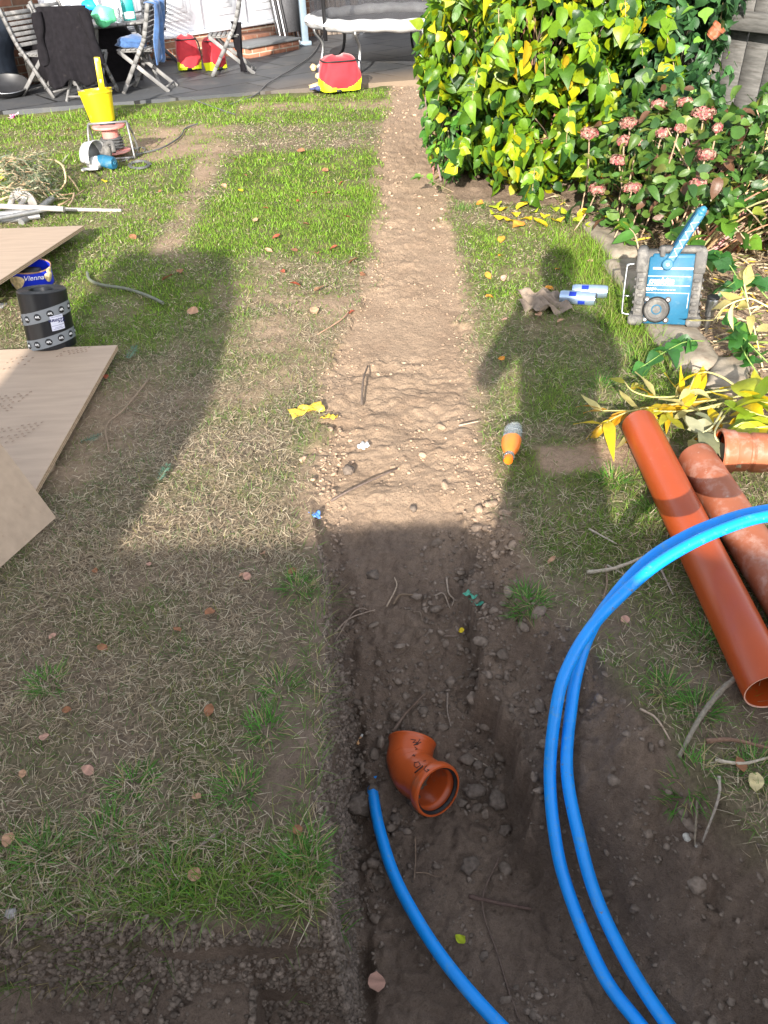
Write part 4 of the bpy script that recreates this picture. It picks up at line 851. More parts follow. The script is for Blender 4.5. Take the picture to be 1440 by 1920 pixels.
t = thing('cigarette_end', 'cigarette end lying in the crumbs left of the elbow', 'cigarette end', (c0.x, c0.y, zc)); mb = MB(); e = Vector((c1.x - c0.x, c1.y - c0.y, .002)); mb.tube([(0, 0, 0), e * .75], .0042, 12); mb.build('filter', M['cigar'], t, True); mb = MB(); mb.tube([e * .75, e * 1.05], .0040, 12); mb.build('paper_end', M['cigp'], t, True)
# grey rag
p = G(1018, 575); mb = MB()
mb.grid(lambda u, v: (.20 * (u - .5) + .04 * sin(6 * v), .26 * (v - .5) * (1 - .35 * abs(sin(4 * u + 1))), .02 + .018 * sin(9 * u + 2) * cos(8 * v) + .012 * sin(19 * u + 13 * v)), 34, 34)
o = mb.build('cloth_rag', M['greycloth'], None, True); o.location = (p.x, p.y, hz(p.x, p.y)); o.rotation_euler = (0, 0, -.5); tag(o, 'crumpled grey brown rag on the grass beside the drink cans', 'rag')

# ================================================================ DRINK CANS, BOTTLE
def can(px, py, az, lab):
    p = G(px, py, .03); t = thing('drink_can', lab, 'can', (p.x, p.y, hz(p.x, p.y) + .034), group='cans on the grass'); t.rotation_mode = 'QUATERNION'; t.rotation_quaternion = Vector((cos(az), sin(az), .03)).to_track_quat('Z', 'Y')
    mb = MB(); mb.lathe([(.0, .006), (.022, .006), (.0245, .0), (.0265, .006), (.0285, .012), (.0285, .135), (.026, .146), (.0255, .150)], 28); auto(mb.build('can_body', M['can'], t))
    mb = MB(); mb.lathe([(.0255, .150), (.0265, .1515), (.0255, .153), (.0235, .150), (.0, .150)], 28); auto(mb.build('can_lid', M['steel'], t))
    mb = MB()
    for (h0, h1, a0, a1) in ((.05, .080, -.5, .3), (.06, .1, 1.2, 2.0), (.04, .07, 3.0, 3.8), (.08, .11, 4.4, 5.2)):
        mb.grid(lambda u, v: (.0289 * cos(a0 + (a1 - a0) * u - 1.2), .0289 * sin(a0 + (a1 - a0) * u - 1.2), h0 + (h1 - h0) * v), 8, 2)
    mb.build('printed_label', M['can_blue'], t, True); return t
can(1050, 562, -.40, 'nearer silvery blue drink can lying on the grass')
can(1072, 552, -.28, 'farther silvery blue drink can lying just behind the other one')
p = G(952, 878); q = G(966, 802); ax = Vector((q.x - p.x, q.y - p.y, 0)); L = .21
t = thing('drink_bottle', 'squashed clear plastic bottle with orange cap and orange label lying on the grass', 'bottle', (p.x, p.y, hz(p.x, p.y) + .034)); t.rotation_mode = 'QUATERNION'; t.rotation_quaternion = ax.to_track_quat('Z', 'Y')
mb = MB(); mb.lathe([(.0105, .0), (.0105, .02), (.013, .027), (.020, .045), (.027, .065), (.030, .09), (.031, .12), (.029, .135), (.031, .15), (.031, .175), (.027, .186), (.022, .190), (.008, .186), (.0, .184)], 28, wob=.05); auto(mb.build('bottle_body', M['clear'], t), 50)
mb = MB(); mb.lathe([(.0, -.008), (.0135, -.008), (.0145, -.006), (.0145, .010), (.0135, .011)], 28); auto(mb.build('cap', M['cap'], t))
mb = MB(); mb.lathe([(.0150, .028), (.0208, .045), (.0278, .066), (.0308, .09), (.0316, .108)], 28, wob=.05); auto(mb.build('label_sleeve', M['drink'], t))
mb = MB(); mb.grid(lambda u, v: ((.0243 + .0078 * v) * cos(.9 * u - 1.9), (.0243 + .0078 * v) * sin(.9 * u - 1.9), .056 + .058 * v), 8, 5); mb.build('label_mark', M['white_ink'], t, True)
mb = MB(); mb.lathe([(.0175, .013), (.0175, .016), (.0125, .017)], 20); mb.build('neck_ring', M['clear'], t, True)

# ================================================================ SITE RADIO
bx_ = G(1243, 612, .03)
t = thing('site_radio', 'dusty teal and grey site radio with a carry handle standing on the edging stones', 'radio', (bx_.x, bx_.y, .035), rot=(radians(-14), radians(-3.5), radians(-19)))
def rb(name, m, *boxes, **k):
    mb = MB()
    for (c, d, *r) in boxes: mb.box(c, d, r[0] if r else None, k.get('bev', .004))
    return mb.build(name, m, t)
W2 = .135
rb('body', M['grey_rubber'], ((0, .075, .145), (.235, .13, .28)), bev=.012)
rb('front_panel', M['teal'], ((.004, .006, .135), (.172, .02, .262)), ((.012, .012, .262), (.165, .03, .030)), bev=.005)
for sx in (-1, 1):
    mb = MB(); mb.box((sx * .108, .065, .245), (.044, .15, .085), bev=.006); mb.box((sx * .110, .065, .285), (.040, .14, .028), bev=.01); mb.box((sx * .106, .065, .115), (.036, .14, .20), bev=.004); mb.box((sx * .112, .06, .018), (.058, .165, .04), bev=.01)
    for k in range(5): mb.box((sx * .104, -.012, .058 + k * .030), (.022, .012, .015), bev=.003); mb.box((sx * .127, .02, .058 + k * .030), (.008, .05, .012), bev=.003)
    mb.build('corner_guard', M['grey_rubber'], t)
mb = MB(); mb.box((.03, .04, .292), (.16, .10, .022), bev=.008); mb.box((-.035, .0, .285), (.02, .03, .04), bev=.005); mb.build('top_cover', M['grey_rubber'], t)
mb = MB(); mb.tube(smoothpath([(-.135, .02, .235), (-.158, .015, .232), (-.165, .015, .215), (-.167, .015, .06), (-.160, .015, .04), (-.135, .02, .036)], 5), .0045, 8); mb.tube([(-.166, .015, .11), (-.14, .015, .11)], .004, 8); mb.build('side_bar', M['steel'], t, True)
mb = MB()
for (z, h) in ((.222, .008), (.192, .0022), (.157, .0022), (.128, .0022)): mb.box((.010 if z > .2 else .0, -.0052, z), (.150 if z > .2 else .162, .002, h))
mb.box((.0805, -.0052, .10), (.0022, .002, .06)); mb.build('white_lines', M['white_ink'], t)
TX = Matrix.Rotation(radians(90), 4, 'X')
mesh_text('makita', .036, M['white_ink'], t, Matrix.Translation((-.028, -.0050, .1735)) @ TX, 'maker_lettering', shear=.25, bold=.0006, depth=.0012)
mesh_text('DAB+', .015, M['white_ink'], t, Matrix.Translation((-.062, -.0050, .142)) @ TX, 'radio_lettering', bold=.0006, depth=.0012)
mb = MB(); [mb.box((-.036 + k * .012, -.0056, .1405), (.009, .002, .0028)) for k in range(6)]; mb.build('small_print', M['white_ink'], t)
mb = MB(); mb.lathe([(.052, 0), (.052, .006), (.049, .009), (.047, .006)], 40, (-.034, -.004, .062), (0, -1, 0))
for (sx, sz) in ((-1, 1), (1, 1), (-1, -1), (1, -1)): mb.lathe([(.012, 0), (.012, .006), (.0, .007)], 16, (-.034 + sx * .040, -.004, .062 + sz * .040), (0, -1, 0))
auto(mb.build('speaker_frame', M['rubber'], t)); mb = MB(); mb.lathe([(.047, .006), (.046, .004), (.043, .008), (.038, .004), (.033, .007), (.026, .003), (.016, -.002), (.015, .004), (.0, .008)], 40, (-.034, -.004, .062), (0, -1, 0)); auto(mb.build('speaker_cone', M['grey_rubber'], t))
for (sx, sz) in ((-1, 1), (1, 1), (-1, -1), (1, -1)): mb = MB(); mb.lathe([(.0055, 0), (.0055, .003), (0, .004)], 12, (-.034 + sx * .040, -.010, .062 + sz * .040), (0, -1, 0)); mb.build('screw', M['white_ink'], t, True)
hd = thing('carry_handle', None, None, (0, 0, 0)); hd.parent = t
for k in ('label', 'category'):
    if k in hd: del hd[k]
ha, hb = Vector((-.012, -.012, .238)), Vector((.085, .0, .425)); dd = (hb - ha).normalized()
mb = MB(); mb.bar(ha, hb, .034, .014, .006, up=(0, 1, 0)); mb.lathe([(.022, 0), (.022, .012), (.018, .016), (0, .016)], 24, ha + Vector((0, .004, 0)), (0, -1, 0)); mb.bar(ha + Vector((0, .14, 0)), hb + Vector((0, .14, 0)), .034, .012, .005, up=(0, 1, 0)); auto(mb.build('handle_arm', M['teal'], hd))
mb = MB(); mb.bar(hb + Vector((0, -.01, 0)), hb + Vector((0, .15, 0)), .034, .034, .010); mb.bar(hb + dd * .012 + Vector((0, -.012, 0)), hb + dd * .012 + Vector((0, .02, 0)), .028, .03, .008); mb.build('handle_grip', M['teal_dark'], hd)
mb = MB()
for k in range(9):
    s_ = .025 + k * .0175; c_ = ha + dd * s_; pe = Vector((-dd.z, 0, dd.x)); sg = 1 if k % 2 else -1
    mb.bar(c_ - pe * .012 * sg + Vector((0, -.0088, 0)), c_ + dd * .0165 + pe * .012 * sg + Vector((0, -.0088, 0)), .0022, .002, 0, up=(0, 1, 0))
mb.lathe([(.006, 0), (.006, .003), (0, .003)], 14, ha + Vector((0, -.0115, 0)), (0, -1, 0)); mb.build('handle_ribs', M['white_ink'], hd)

# ================================================================ EDGING STONES, GARDEN LIGHT
def stone(cx, cy, L, w_, h, az, lab, seed, tilt=0):
    mb = MB(); r_ = random.Random(seed); k = 9
    def f(u, v):
        x = (u - .5) * w_; y = (v - .5) * L; e = min(u, 1 - u, .18) / .18; g = min(v, 1 - v, .08) / .08
        return (x * (1 + .04 * sin(9 * v + seed)), y, h * (.55 + .45 * min(1, e) ** .4 * min(1, g) ** .4) + .006 * sin(14 * v + seed) * sin(9 * u) + tilt * x)
    mb.grid(f, 13, 25); n0 = 13; top = mb.v[:]
    ring = [i for i in range(13)] + [13 * j + 12 for j in range(1, 25)] + [24 * 13 + i for i in range(11, -1, -1)] + [13 * j for j in range(23, 0, -1)]
    b0 = len(mb.v); mb.v += [(top[i][0] * 1.02, top[i][1] * 1.01, -.06) for i in ring]; mb.c += [(1, 1, 1)] * len(ring); m_ = len(ring)
    for i in range(m_): mb.f.append((ring[i], b0 + i, b0 + (i + 1) % m_, ring[(i + 1) % m_])); mb.m.append(0)
    o = auto(mb.build('edging_stone', M['stone'], None), 50); o.location = (cx, cy, hz(cx, cy) - .0); o.rotation_euler = (0, 0, az); return tag(o, lab, 'edging stone', 'edging stones along the bed')
stone(1.255, 4.02, .52, .17, .045, .06, 'edging stone farthest from the camera, covered in yellow leaves', 1)
stone(1.215, 3.43, .55, .17, .05, .04, 'edging stone left behind the radio, partly in its shade', 2)
stone(1.215, 2.83, .50, .20, .04, .0, 'edging stone the radio stands on, earth heaped on its near end', 3)
stone(1.42, 2.42, .10, .16, .035, .5, 'small broken edging stone among the yellow plant stems', 4) if False else stone(1.30, 2.52, .24, .13, .04, -.5, 'short broken edging stone lying under the yellow stems', 4)
stone(1.16, 2.08, .16, .22, .04, 1.3, 'grey stone behind the dusty pipe, shaded by pale leaves', 6)
p = G(1325, 612, .02); t = thing('garden_light', 'small stainless steel stake light with a black top right of the radio', 'garden light', (p.x, p.y, hz(p.x, p.y)))
mb = MB(); mb.lathe([(.0, -.03), (.006, 0), (.011, .03), (.012, .05), (.012, .075), (.018, .082), (.018, .118), (.014, .12)], 24); auto(mb.build('stake', M['steel'], t))
mb = MB(); mb.lathe([(.0215, .105), (.0225, .108), (.0225, .150), (.0215, .152)], 28); auto(mb.build('lamp_body', M['steel'], t)); mb = MB(); mb.lathe([(.0225, .152), (.024, .154), (.024, .160), (.020, .163), (.0, .163)], 28); auto(mb.build('lamp_top', M['rubber'], t))

# ================================================================ PLYWOOD SHEETS
def sheet(c, e1, e2, th, lab, grp='plywood sheets on the lawn'):
    c, e1, e2 = Vector(c), Vector(e1), Vector(e2); u = e1.normalized(); v = (e2 - u * e2.dot(u)).normalized(); n = u.cross(v)
    if n.z < 0 and abs(n.z) > .2 or (abs(n.z) <= .2 and n.x < 0): n = -n
    t = thing('plywood_sheet', lab, 'plywood sheet', c, group=grp); a = MB(); L1, L2 = e1.length, e2.dot(v)
    def P_(s, r, k): return u * s + v * r - n * k
    N1, N2 = 24, 24
    a.grid(lambda p, q: P_(p * L1, q * L2, 0), N1, N2); a.grid(lambda p, q: P_(p * L1, q * L2, th), N1, N2); o = a.build('face_veneer', M['ply'], t)
    a = MB()
    for (s0, r0, s1, r1) in ((0, 0, 1, 0), (1, 0, 1, 1), (1, 1, 0, 1), (0, 1, 0, 0)):
        for k in range(5):
            k0, k1 = th * k / 5, th * (k + 1) / 5; ins = .0006 * (k % 2)
            a.col = (.30, .20, .13) if k % 2 else (.50, .37, .25)
            a.add([P_(s0 * L1, r0 * L2, k0), P_(s1 * L1, r1 * L2, k0), P_(s1 * L1, r1 * L2, k1), P_(s0 * L1, r0 * L2, k1)], [(0, 1, 2, 3)])
    a.build('layered_edge', M['twig'], t, col=True); return t, u, v, n
zb = .048
c2 = G(220, 647, zb); t2, u2, v2, n2 = sheet(c2, (-2.44, .02, -.0), (0, -1.18, -.006), .018, 'large flat plywood sheet carrying the black roll, printed with rows of small dents')
mb = MB()
for (X0, Y0, nx_, ny_, dx, dy, sk) in ((-.50, -.56, 12, 7, .030, .022, .3), (-.30, -.74, 8, 6, .03, .022, .35), (-.42, -.18, 6, 4, .026, .03, .2), (-.22, -.08, 8, 3, .022, .02, .4)):
    for i in range(nx_):
        for j in range(ny_):
            if random.random() < .75: mb.box((X0 + i * dx * .7 + j * sk * dy, Y0 + j * dy + i * dy * .25, .0012 - .0002 * (Y0)), (.009, .0035, .0012), Euler((0, 0, .5)))
mb.build('dent_marks', mat('veneer_dent', (.33, .24, .175), .8, bump=0), t2)['kind'] = 'stuff'
mb = MB(); mb.box((-.60, -.035, .002), (.075, .055, .001), Euler((0, 0, -.2))); tag(mb.build('paper_label', M['white_label'], t2), None)
c1 = G(157, 423, .07); e = G(0, 545, .20); t1, *_ = sheet(c1, (-2.3, .06, .0), (e.x - c1.x, e.y - c1.y, e.z - c1.z), .018, 'upper plywood sheet propped up above the blue tin')
c3 = G(105, 970, .03); e1 = G(0, 830, .259); e2 = G(0, 1115, .03); d1 = (e1 - c3); d2 = (e2 - c3)
sheet(c3, d1.normalized() * .62, d2.normalized() * 1.2, .018, 'nearest plywood sheet standing on edge and leaning over the large flat one')
# supports
for (px, py, zt, lab) in ((2, 560, .17, 'short white plastic post propping up the upper plywood sheet at its near corner'),):
    p = G(px, py + 20, 0); mb = MB(); mb.box((0, 0, zt / 2), (.035, .06, zt), None, .005); mb.box((0, 0, .006), (.09, .10, .012), None, .003); o = mb.build('support_post', M['upvc'], None); o.location = (p.x - .03, p.y, 0); tag(o, lab, 'post')
for (x, y, h, lab) in ((-1.35, 2.88, .03, 'wooden batten under the far edge of the flat plywood'), (-1.25, 2.1, .03, 'wooden batten under the near edge of the flat plywood')):
    mb = MB(); mb.box((0, 0, h / 2 - .01), (.35, .045, h + .01)); o = mb.build('wooden_batten', M['ply_edge'], None); o.location = (x, y, 0); tag(o, lab, 'batten')

# ================================================================ BLACK ROLL
p = G(94, 650, .04); RR = .094; HH = .225
t = thing('damp_proof_roll', 'black damp proof roll with grey taped bands standing on the flat plywood', 'roll', (p.x, p.y + .03, .035), rot=(radians(-10), radians(2), 0))
mb = MB(); mb.lathe([(.045, .001), (RR - .002, 0), (RR, .002), (RR, HH - .002), (RR - .002, HH), (.0955 * .5, HH)], 64); mb.lathe([(.047, HH), (.045, HH - .004), (.045, .004), (.045, .001)], 40); auto(mb.build('roll_body', M['black_poly'], t))
mb = MB(); sp = [(.047 + .0465 * k / 300, 2 * pi * 9 * k / 300) for k in range(301)]
mb.tube([(r * cos(a), r * sin(a), HH + .0006) for r, a in sp], .0007, 4); mb.build('wound_layers', mat('roll_edge', (.07, .07, .07), .5, bump=0), t)
def band(z0, slope, wd, name, m, off=.0008, a0=0, a1=2 * pi, n=72):
    mb = MB(); mb.grid(lambda u, v: ((RR + off) * cos(a0 + (a1 - a0) * u), (RR + off) * sin(a0 + (a1 - a0) * u), z0 + slope * (RR * cos(a0 + (a1 - a0) * u)) + (v - .5) * wd), n, 2); return mb.build(name, m, t, True)
ctr = math.atan2(-p.y, -p.x)     # the side that faces the camera
bands = [(.135, .24, .046), (.030, .24, .042)]
for (z0, s_, wd) in bands:
    bo = band(z0, s_, wd, 'tape_band', M['grey_tape'])
    for k in range(-3, 4):
        a = ctr + k * .52 + (.1 if z0 > .1 else .35); z = z0 + s_ * RR * cos(a)
        mb = MB(); mb.lathe([(.0135, .0), (.0135, .0004), (0, .0004)], 24, ((RR + .0012) * cos(a), (RR + .0012) * sin(a), z), (cos(a), sin(a), 0)); d_ = mb.build('round_logo', M['ink_black'], t)
        MT = Matrix.Translation(((RR + .002) * cos(a), (RR + .002) * sin(a), z)) @ Matrix.Rotation(a + pi / 2, 4, 'Z') @ TX
        x_ = mesh_text('APL', .0115, M['white_ink'], d_, MT, 'logo_lettering', depth=.0003, bold=.0004)
a = ctr + .33; mb = MB(); mb.grid(lambda u, v: ((RR + .0022) * cos(a + .56 * (u - .5) * 1.0), (RR + .0022) * sin(a + .56 * (u - .5)), .108 + .058 * (v - .5) + .004 * (u - .5)), 12, 2); lb = mb.build('size_label', M['white_label'], t, True)
MT = Matrix.Translation(((RR + .0030) * cos(a), (RR + .0030) * sin(a), .117)) @ Matrix.Rotation(a + pi / 2, 4, 'Z') @ TX @ Matrix.Rotation(pi, 4, 'Z')
tx = mesh_text('225mm', .0215, M['ink_blue'], lb, MT, 'size_lettering', depth=.0004, bold=.0006)
# wrap lettering round the roll
for v in tx.data.vertices:
    q = Matrix.Rotation(-a, 4, 'Z') @ v.co; an = q.y / RR; v.co = Matrix.Rotation(a, 4, 'Z') @ Vector(((RR + .0030) * cos(an), (RR + .0030) * sin(an), q.z))
mb = MB()
for (z, w_) in ((.098, .26), (.090, .16), (.085, .22), (.132, .25)): mb.grid(lambda u, v: ((RR + .0028) * cos(a + w_ * 2 * (u - .5)), (RR + .0028) * sin(a + w_ * 2 * (u - .5)), z + .0012 * (v - .5) + .004 * (u - .5)), 8, 2)
mb.build('small_print', M['ink_blue'], lb)

# ================================================================ BLUE TIN UNDER THE PLYWOOD
p = G(56, 537, .02); t = thing('food_tin', 'open bright blue oval tin with printed biscuits under the upper plywood sheet', 'tin', (p.x, p.y + .05, hz(p.x, p.y) + .01), rot=(radians(6), radians(5), .2))
ax_, ay_, hh_ = .098, .082, .085
def oval(k, z): return [(ax_ * k * cos(2 * pi * j / 48), ay_ * k * sin(2 * pi * j / 48), z) for j in range(48)]
def rings(name, m, lst, par=t):
    mb = MB(); vs = []; [vs.extend(oval(k, z)) for k, z in lst]; mb.add(vs, [(i * 48 + j, i * 48 + (j + 1) % 48, (i + 1) * 48 + (j + 1) % 48, (i + 1) * 48 + j) for i in range(len(lst) - 1) for j in range(48)]); return auto(mb.build(name, m, par))
rings('tin_wall', M['tubblue'], [(.02, .0), (.97, .0), (1, .004), (1.0, hh_)]); rings('rolled_rim', M['rust'], [(1.0, hh_ - .003), (1.03, hh_), (1.02, hh_ + .005), (.98, hh_ + .004), (.97, hh_)])
rings('inside_wall', M['tubblue'], [(.97, hh_), (.96, .006), (.02, .006)])
mb = MB(); mb.blob((-.02, .0, .05), (.07, .05, .03), 3, .2); mb.build('contents', M['black_metal'], t, True)
for (an, z, r) in ((-2.25, .03, .034), (-2.05, .045, .026), (-.55, .05, .024), (-.40, .075, .018)):
    mb = MB(); mb.lathe([(r, .0), (r * .97, .002), (0, .0025)], 16, (ax_ * 1.003 * cos(an), ay_ * 1.003 * sin(an), z), (ay_ * cos(an), ax_ * sin(an), 0), wob=.15); mb.build('biscuit_picture', M['biscuit'], t)
an = -1.35; MT = Matrix.Translation((ax_ * 1.004 * cos(an), ay_ * 1.004 * sin(an), .062)) @ Matrix.Rotation(math.atan2(ax_ * sin(an), ay_ * cos(an)) + pi / 2, 4, 'Z') @ TX
mesh_text('Vienna', .034, M['white_ink'], t, MT, 'tin_lettering', shear=.3, depth=.0015)
# ================================================================ PATIO AND HOUSE
PA = radians(10.2)
pat = MB()
nx_, ny_ = 60, 30
pat.grid(lambda u, v: (-9 + 22 * u, 14 * v, .03), nx_, ny_)
pat.add([(-9, 0, .03), (13, 0, .03), (13, 0, -.12), (-9, 0, -.12)], [(0, 3, 2, 1)])
po = pat.build('patio', M['patio'], None); po.location = (-3.49, 8.2, 0); po.rotation_euler = (0, 0, PA)
tag(po, 'dark slate slab patio, muddy along its front edge by the soil strip', 'patio', kind='structure')
HA = radians(47)
house = thing('brick_house', 'brick house wall with white panelled doors above a low brick plinth behind the chairs', 'house', (-2.35, 11.1, 0), HA)
mb = MB(); mb.box((-3.7, .15, 1.3), (4.16, .3, 2.6)); mb.box((-1.25, .16, .13), (.74, .28, .26)); mb.box((2.55, .15, 1.3), (1.1, .3, 2.6)); mb.box((.55, .16, .13), (2.9, .28, .26)); mb.box((.55, .15, 2.5), (2.9, .3, .2)); mb.build('brick_wall', M['brick'], house)
mb = MB(); mb.box((.55, .06, .275), (2.9, .14, .035), None, .006); mb.build('door_sill', M['upvc'], house)
for k, (s0, s1) in enumerate(((-1.60, -.91), (-.88, -.20), (-.17, .50), (.53, 1.22), (1.25, 1.95))):
    mb = MB(); cx = (s0 + s1) / 2; wd = s1 - s0
    mb.box((cx, .09, 1.34), (wd, .05, 2.08), None, .004)
    d = mb.build('door_leaf', M['upvc'], house)
    for (z0, z1) in ((.42, .98),):
        mb = MB(); mb.box((cx, .058, (z0 + z1) / 2), (wd * .66, .022, z1 - z0), None, .010); mb.box((cx, .045, (z0 + z1) / 2), (wd * .46, .02, (z1 - z0) * .72), None, .009); mb.box((cx, .037, (z0 + z1) / 2), (wd * .34, .02, (z1 - z0) * .56), None, .009); mb.build('raised_panel', M['upvc_panel'], d)
    mb = MB(); mb.box((cx, .062, 1.7), (wd * .66, .012, 1.0)); mb.build('window_pane', M['black_metal'], d)
    mb = MB(); mb.box((s1 + .012, .07, 1.34), (.035, .09, 2.1), None, .006); mb.build('door_post', M['upvc'], house)
step = thing('brick_step', 'low brick step with a dark slate top in front of the white doors', 'step', (-2.35, 11.1, 0), HA)
mb = MB(); mb.box((.94, -.56, .07), (.86, .48, .13)); mb.build('brick_base', M['brick'], step); mb = MB(); mb.box((.94, -.56, .15), (.90, .54, .028), None, .005); mb.build('slate_top', mat('slate_slab', (.11, .115, .12), .5, bump=.2), step)
mb = MB(); mb.box((.80, -.16, .10), (1.2, .30, .20)); mb.build('upper_brick_base', M['brick'], step)
p = G(573, 84, .03); mb = MB(); mb.box((0, 0, 1.3), (.085, .07, 2.6), None, .006); mb.box((0, 0, .02), (.14, .13, .05), None, .006); o = mb.build('canopy_post', M['bluegrey'], None); o.location = (p.x, p.y, .03); o.rotation_euler = (0, 0, .3); tag(o, 'pale blue grey square post standing on the patio left of the trampoline', 'post')
# slatted shed wall and plain wall behind the trampoline
sh = thing('slatted_fence', 'brown slatted fence panel behind the blue grey post', 'fence', (-.95, 12.9, 0), radians(8)); mb = MB()
for k in range(10): mb.box((.02 + k * .075, 0, 1.1), (.066, .03, 2.2), None, .003)
mb.build('slats', M['fencebrown'], sh); mb = MB(); mb.box((.85, 0, 1.1), (.1, .1, 2.3)); mb.build('fence_post', M['fencebrown'], sh)
gw = thing('garden_wall', 'pale grey rendered wall behind the trampoline net', 'wall', (0, 13.0, 0), radians(3)); mb = MB(); mb.box((3.0, .1, 1.1), (6.0, .2, 2.2)); mb.build('wall_face', mat('grey_render', (.36, .36, .36), .9, bump=.3, dirt=(.2, .2, .2), dirt_amt=.2, dirt_scale=3), gw); mb = MB(); mb.box((3.0, .1, 2.23), (6.1, .28, .06)); mb.build('coping', M['stone'], gw)

# ================================================================ FOLDING CHAIRS AND TABLE
S_ = .82
def bentbar(mb, P_, w_, h_, sx):
    for i in range(len(P_) - 1): mb.bar(P_[i], P_[i + 1], h_, w_, .004, up=(1, 0, 0))
def chair(loc, rz, lab, m=None, name='folding_chair', arms=False):
    m = m or M['chairwood']; t = thing(name, lab, 'chair', loc, rz, 'folding garden chairs on the patio'); t.scale = (S_, S_, S_)
    for s in (-1, 1):
        mb = MB(); pts = smoothpath([(s * .225, -.27, .0), (s * .225, .0, .40), (s * .225, .12, .58), (s * .225, .24, .92)], 4)
        for i in range(len(pts) - 1): mb.bar(pts[i], pts[i + 1] + (pts[i + 1] - pts[i]) * .06, .046, .026, 0, up=(1, 0, 0))
        mb.build('back_upright', m, t)
        mb = MB(); mb.bar((s * .195, .30, 0), (s * .195, -.24, .45), .046, .024, .003, up=(1, 0, 0)); mb.build('leg', m, t)
        if arms: mb = MB(); mb.bar((s * .235, .18, .66), (s * .235, -.22, .64), .05, .02, .003); mb.bar((s * .235, -.20, .64), (s * .235, -.2, .42), .03, .02, 0, up=(1, 0, 0)); mb.build('armrest', m, t)
    mb = MB()
    for k in range(7): mb.box((0, -.235 + k * .062, .46), (.40, .048, .016), None, .003)
    mb.bar((-.17, -.25, .442), (-.17, .17, .442), .03, .02); mb.bar((.17, -.25, .442), (.17, .17, .442), .03, .02); mb.build('seat', m, t)
    mb = MB()
    for k in range(7):
        z = .55 + k * .053; y = .105 + (z - .55) * .36; mb.box((0, y, z), (.43, .014, .040), Euler((-.33, 0, 0)), .003)
    mb.build('backrest', m, t); mb = MB(); mb.tube([(-.22, -.235, .06), (.22, -.235, .06)], .012, 8); mb.build('stretcher', m, t); mb = MB(); mb.tube([(-.19, .26, .05), (.19, .26, .05)], .012, 8); mb.build('stretcher', m, t); return t
def chair_by(pf, pr, near, lab, **k):
    """pf / pr: where the near side's front and rear feet stand; near: -1/+1 local side facing the camera"""
    a, b = G(*pf, .03), G(*pr, .03); d = (b - a); rz = math.atan2(d.y, d.x) - pi / 2; c_ = (a + b) / 2
    R_ = Matrix.Rotation(rz, 3, 'Z'); c_ = c_ - R_ @ Vector((near * .21 * S_, .015 * S_, 0)); return chair((c_.x, c_.y, .03), rz, lab, **k)
chA = chair_by((402, 143), (474, 139), 1, 'grey slatted folding chair in front of the white doors with a black garment over it')
chB = chair_by((242, 175), (308, 173), 1, 'grey folding chair with a blue fleece over its back, right of the bucket')
chD = chair_by((102, 184), (42, 180), -1, 'grey slatted folding chair at the far left edge facing the table')
chE = chair_by((150, 160), (92, 156), -1, 'grey folding chair half hidden behind the one draped with the black jacket')
pC = G(168, 186, .03); chC = chair((pC.x, pC.y + .12, .03), pi - .15, 'grey folding chair seen from behind, covered by a large black jacket')
chF = chair_by((292, 128), (330, 120), 1, 'dark charcoal folding armchair between the table and the white doors', m=M['chairdark'], arms=True)
pt = G(212, 42, .60); tb = thing('garden_table', 'grey slatted garden table loaded with bags and bottles among the folding chairs', 'table', (pt.x, pt.y, .03), .5); mb = MB()
for k in range(9): mb.box((-.36 + k * .09, 0, .575), (.078, .70, .02), None, .003)
mb.build('tabletop', M['chairwood'], tb)
for s in (-1, 1): mb = MB(); mb.bar((s * .28, -.28, 0), (s * .28, .26, .56), .05, .03, .003, up=(1, 0, 0)); mb.build('leg', M['chairwood'], tb); mb = MB(); mb.bar((s * .24, .28, 0), (s * .24, -.26, .56), .05, .03, .003, up=(1, 0, 0)); mb.build('leg', M['chairwood'], tb)
mb = MB(); mb.box((0, 0, .545), (.66, .06, .035)); mb.build('cross_rail', M['chairwood'], tb)
ztab = .03 + .585
def drape(t_, name, m, lab, cat, fn, nu=30, nv=40, loc=(0, 0, 0), rz=0):
    mb = MB(); mb.grid(fn, nu, nv); o = mb.build(name, m, None, True); so = o.modifiers.new('thickness', 'SOLIDIFY'); so.thickness = .012; o.location = loc; o.rotation_euler = (0, 0, rz); return tag(o, lab, cat)
# jacket on chair C : hangs over the backrest, back of the jacket towards the camera
def jk(u, v):
    x = (u - .5) * (.50 + .16 * v) * S_ * 1.12; z = (.95 - .74 * max(0, v - .08) / .92) * S_ ; y = (.27 + .015 * sin(19 * u + 3 * v) * v + .02 * sin(37 * u) * v * v) * S_ + .05 * v
    if v < .08: y = (.20 + .9 * v) * S_; z = .955 * S_
    z -= (.10 * abs(u - .45) ** 1.5 - .03 * sin(13 * u)) * v; return (x + .012 * sin(9 * v + 2), y, z)
drape(chC, 'jacket', M['blackcloth'], 'large black jacket hung over the back of a folding chair', 'jacket', jk, 44, 40, chC.location, chC.rotation_euler[2])
def sl(u, v):
    a = 2 * pi * u; return ((-.30 * S_ - .05 * v) + .045 * cos(a), .30 * S_ + .035 * sin(a) + .02, (.86 - .46 * v) * S_ + .01 * sin(11 * v))
jo = [o for o in C.objects if o.name == 'jacket'][0]
for s in (-1, 1):
    mb = MB(); mb.grid(lambda u, v: (s * (-.28 * S_ - .05 * v) + (.045 + .01 * sin(9 * v)) * cos(2 * pi * u), .27 * S_ + .036 * sin(2 * pi * u) + .035, (.90 - .50 * v) * S_ + .012 * sin(11 * v + 3 * u)), 16, 18); q = mb.build('sleeve', M['blackcloth'], jo, True)
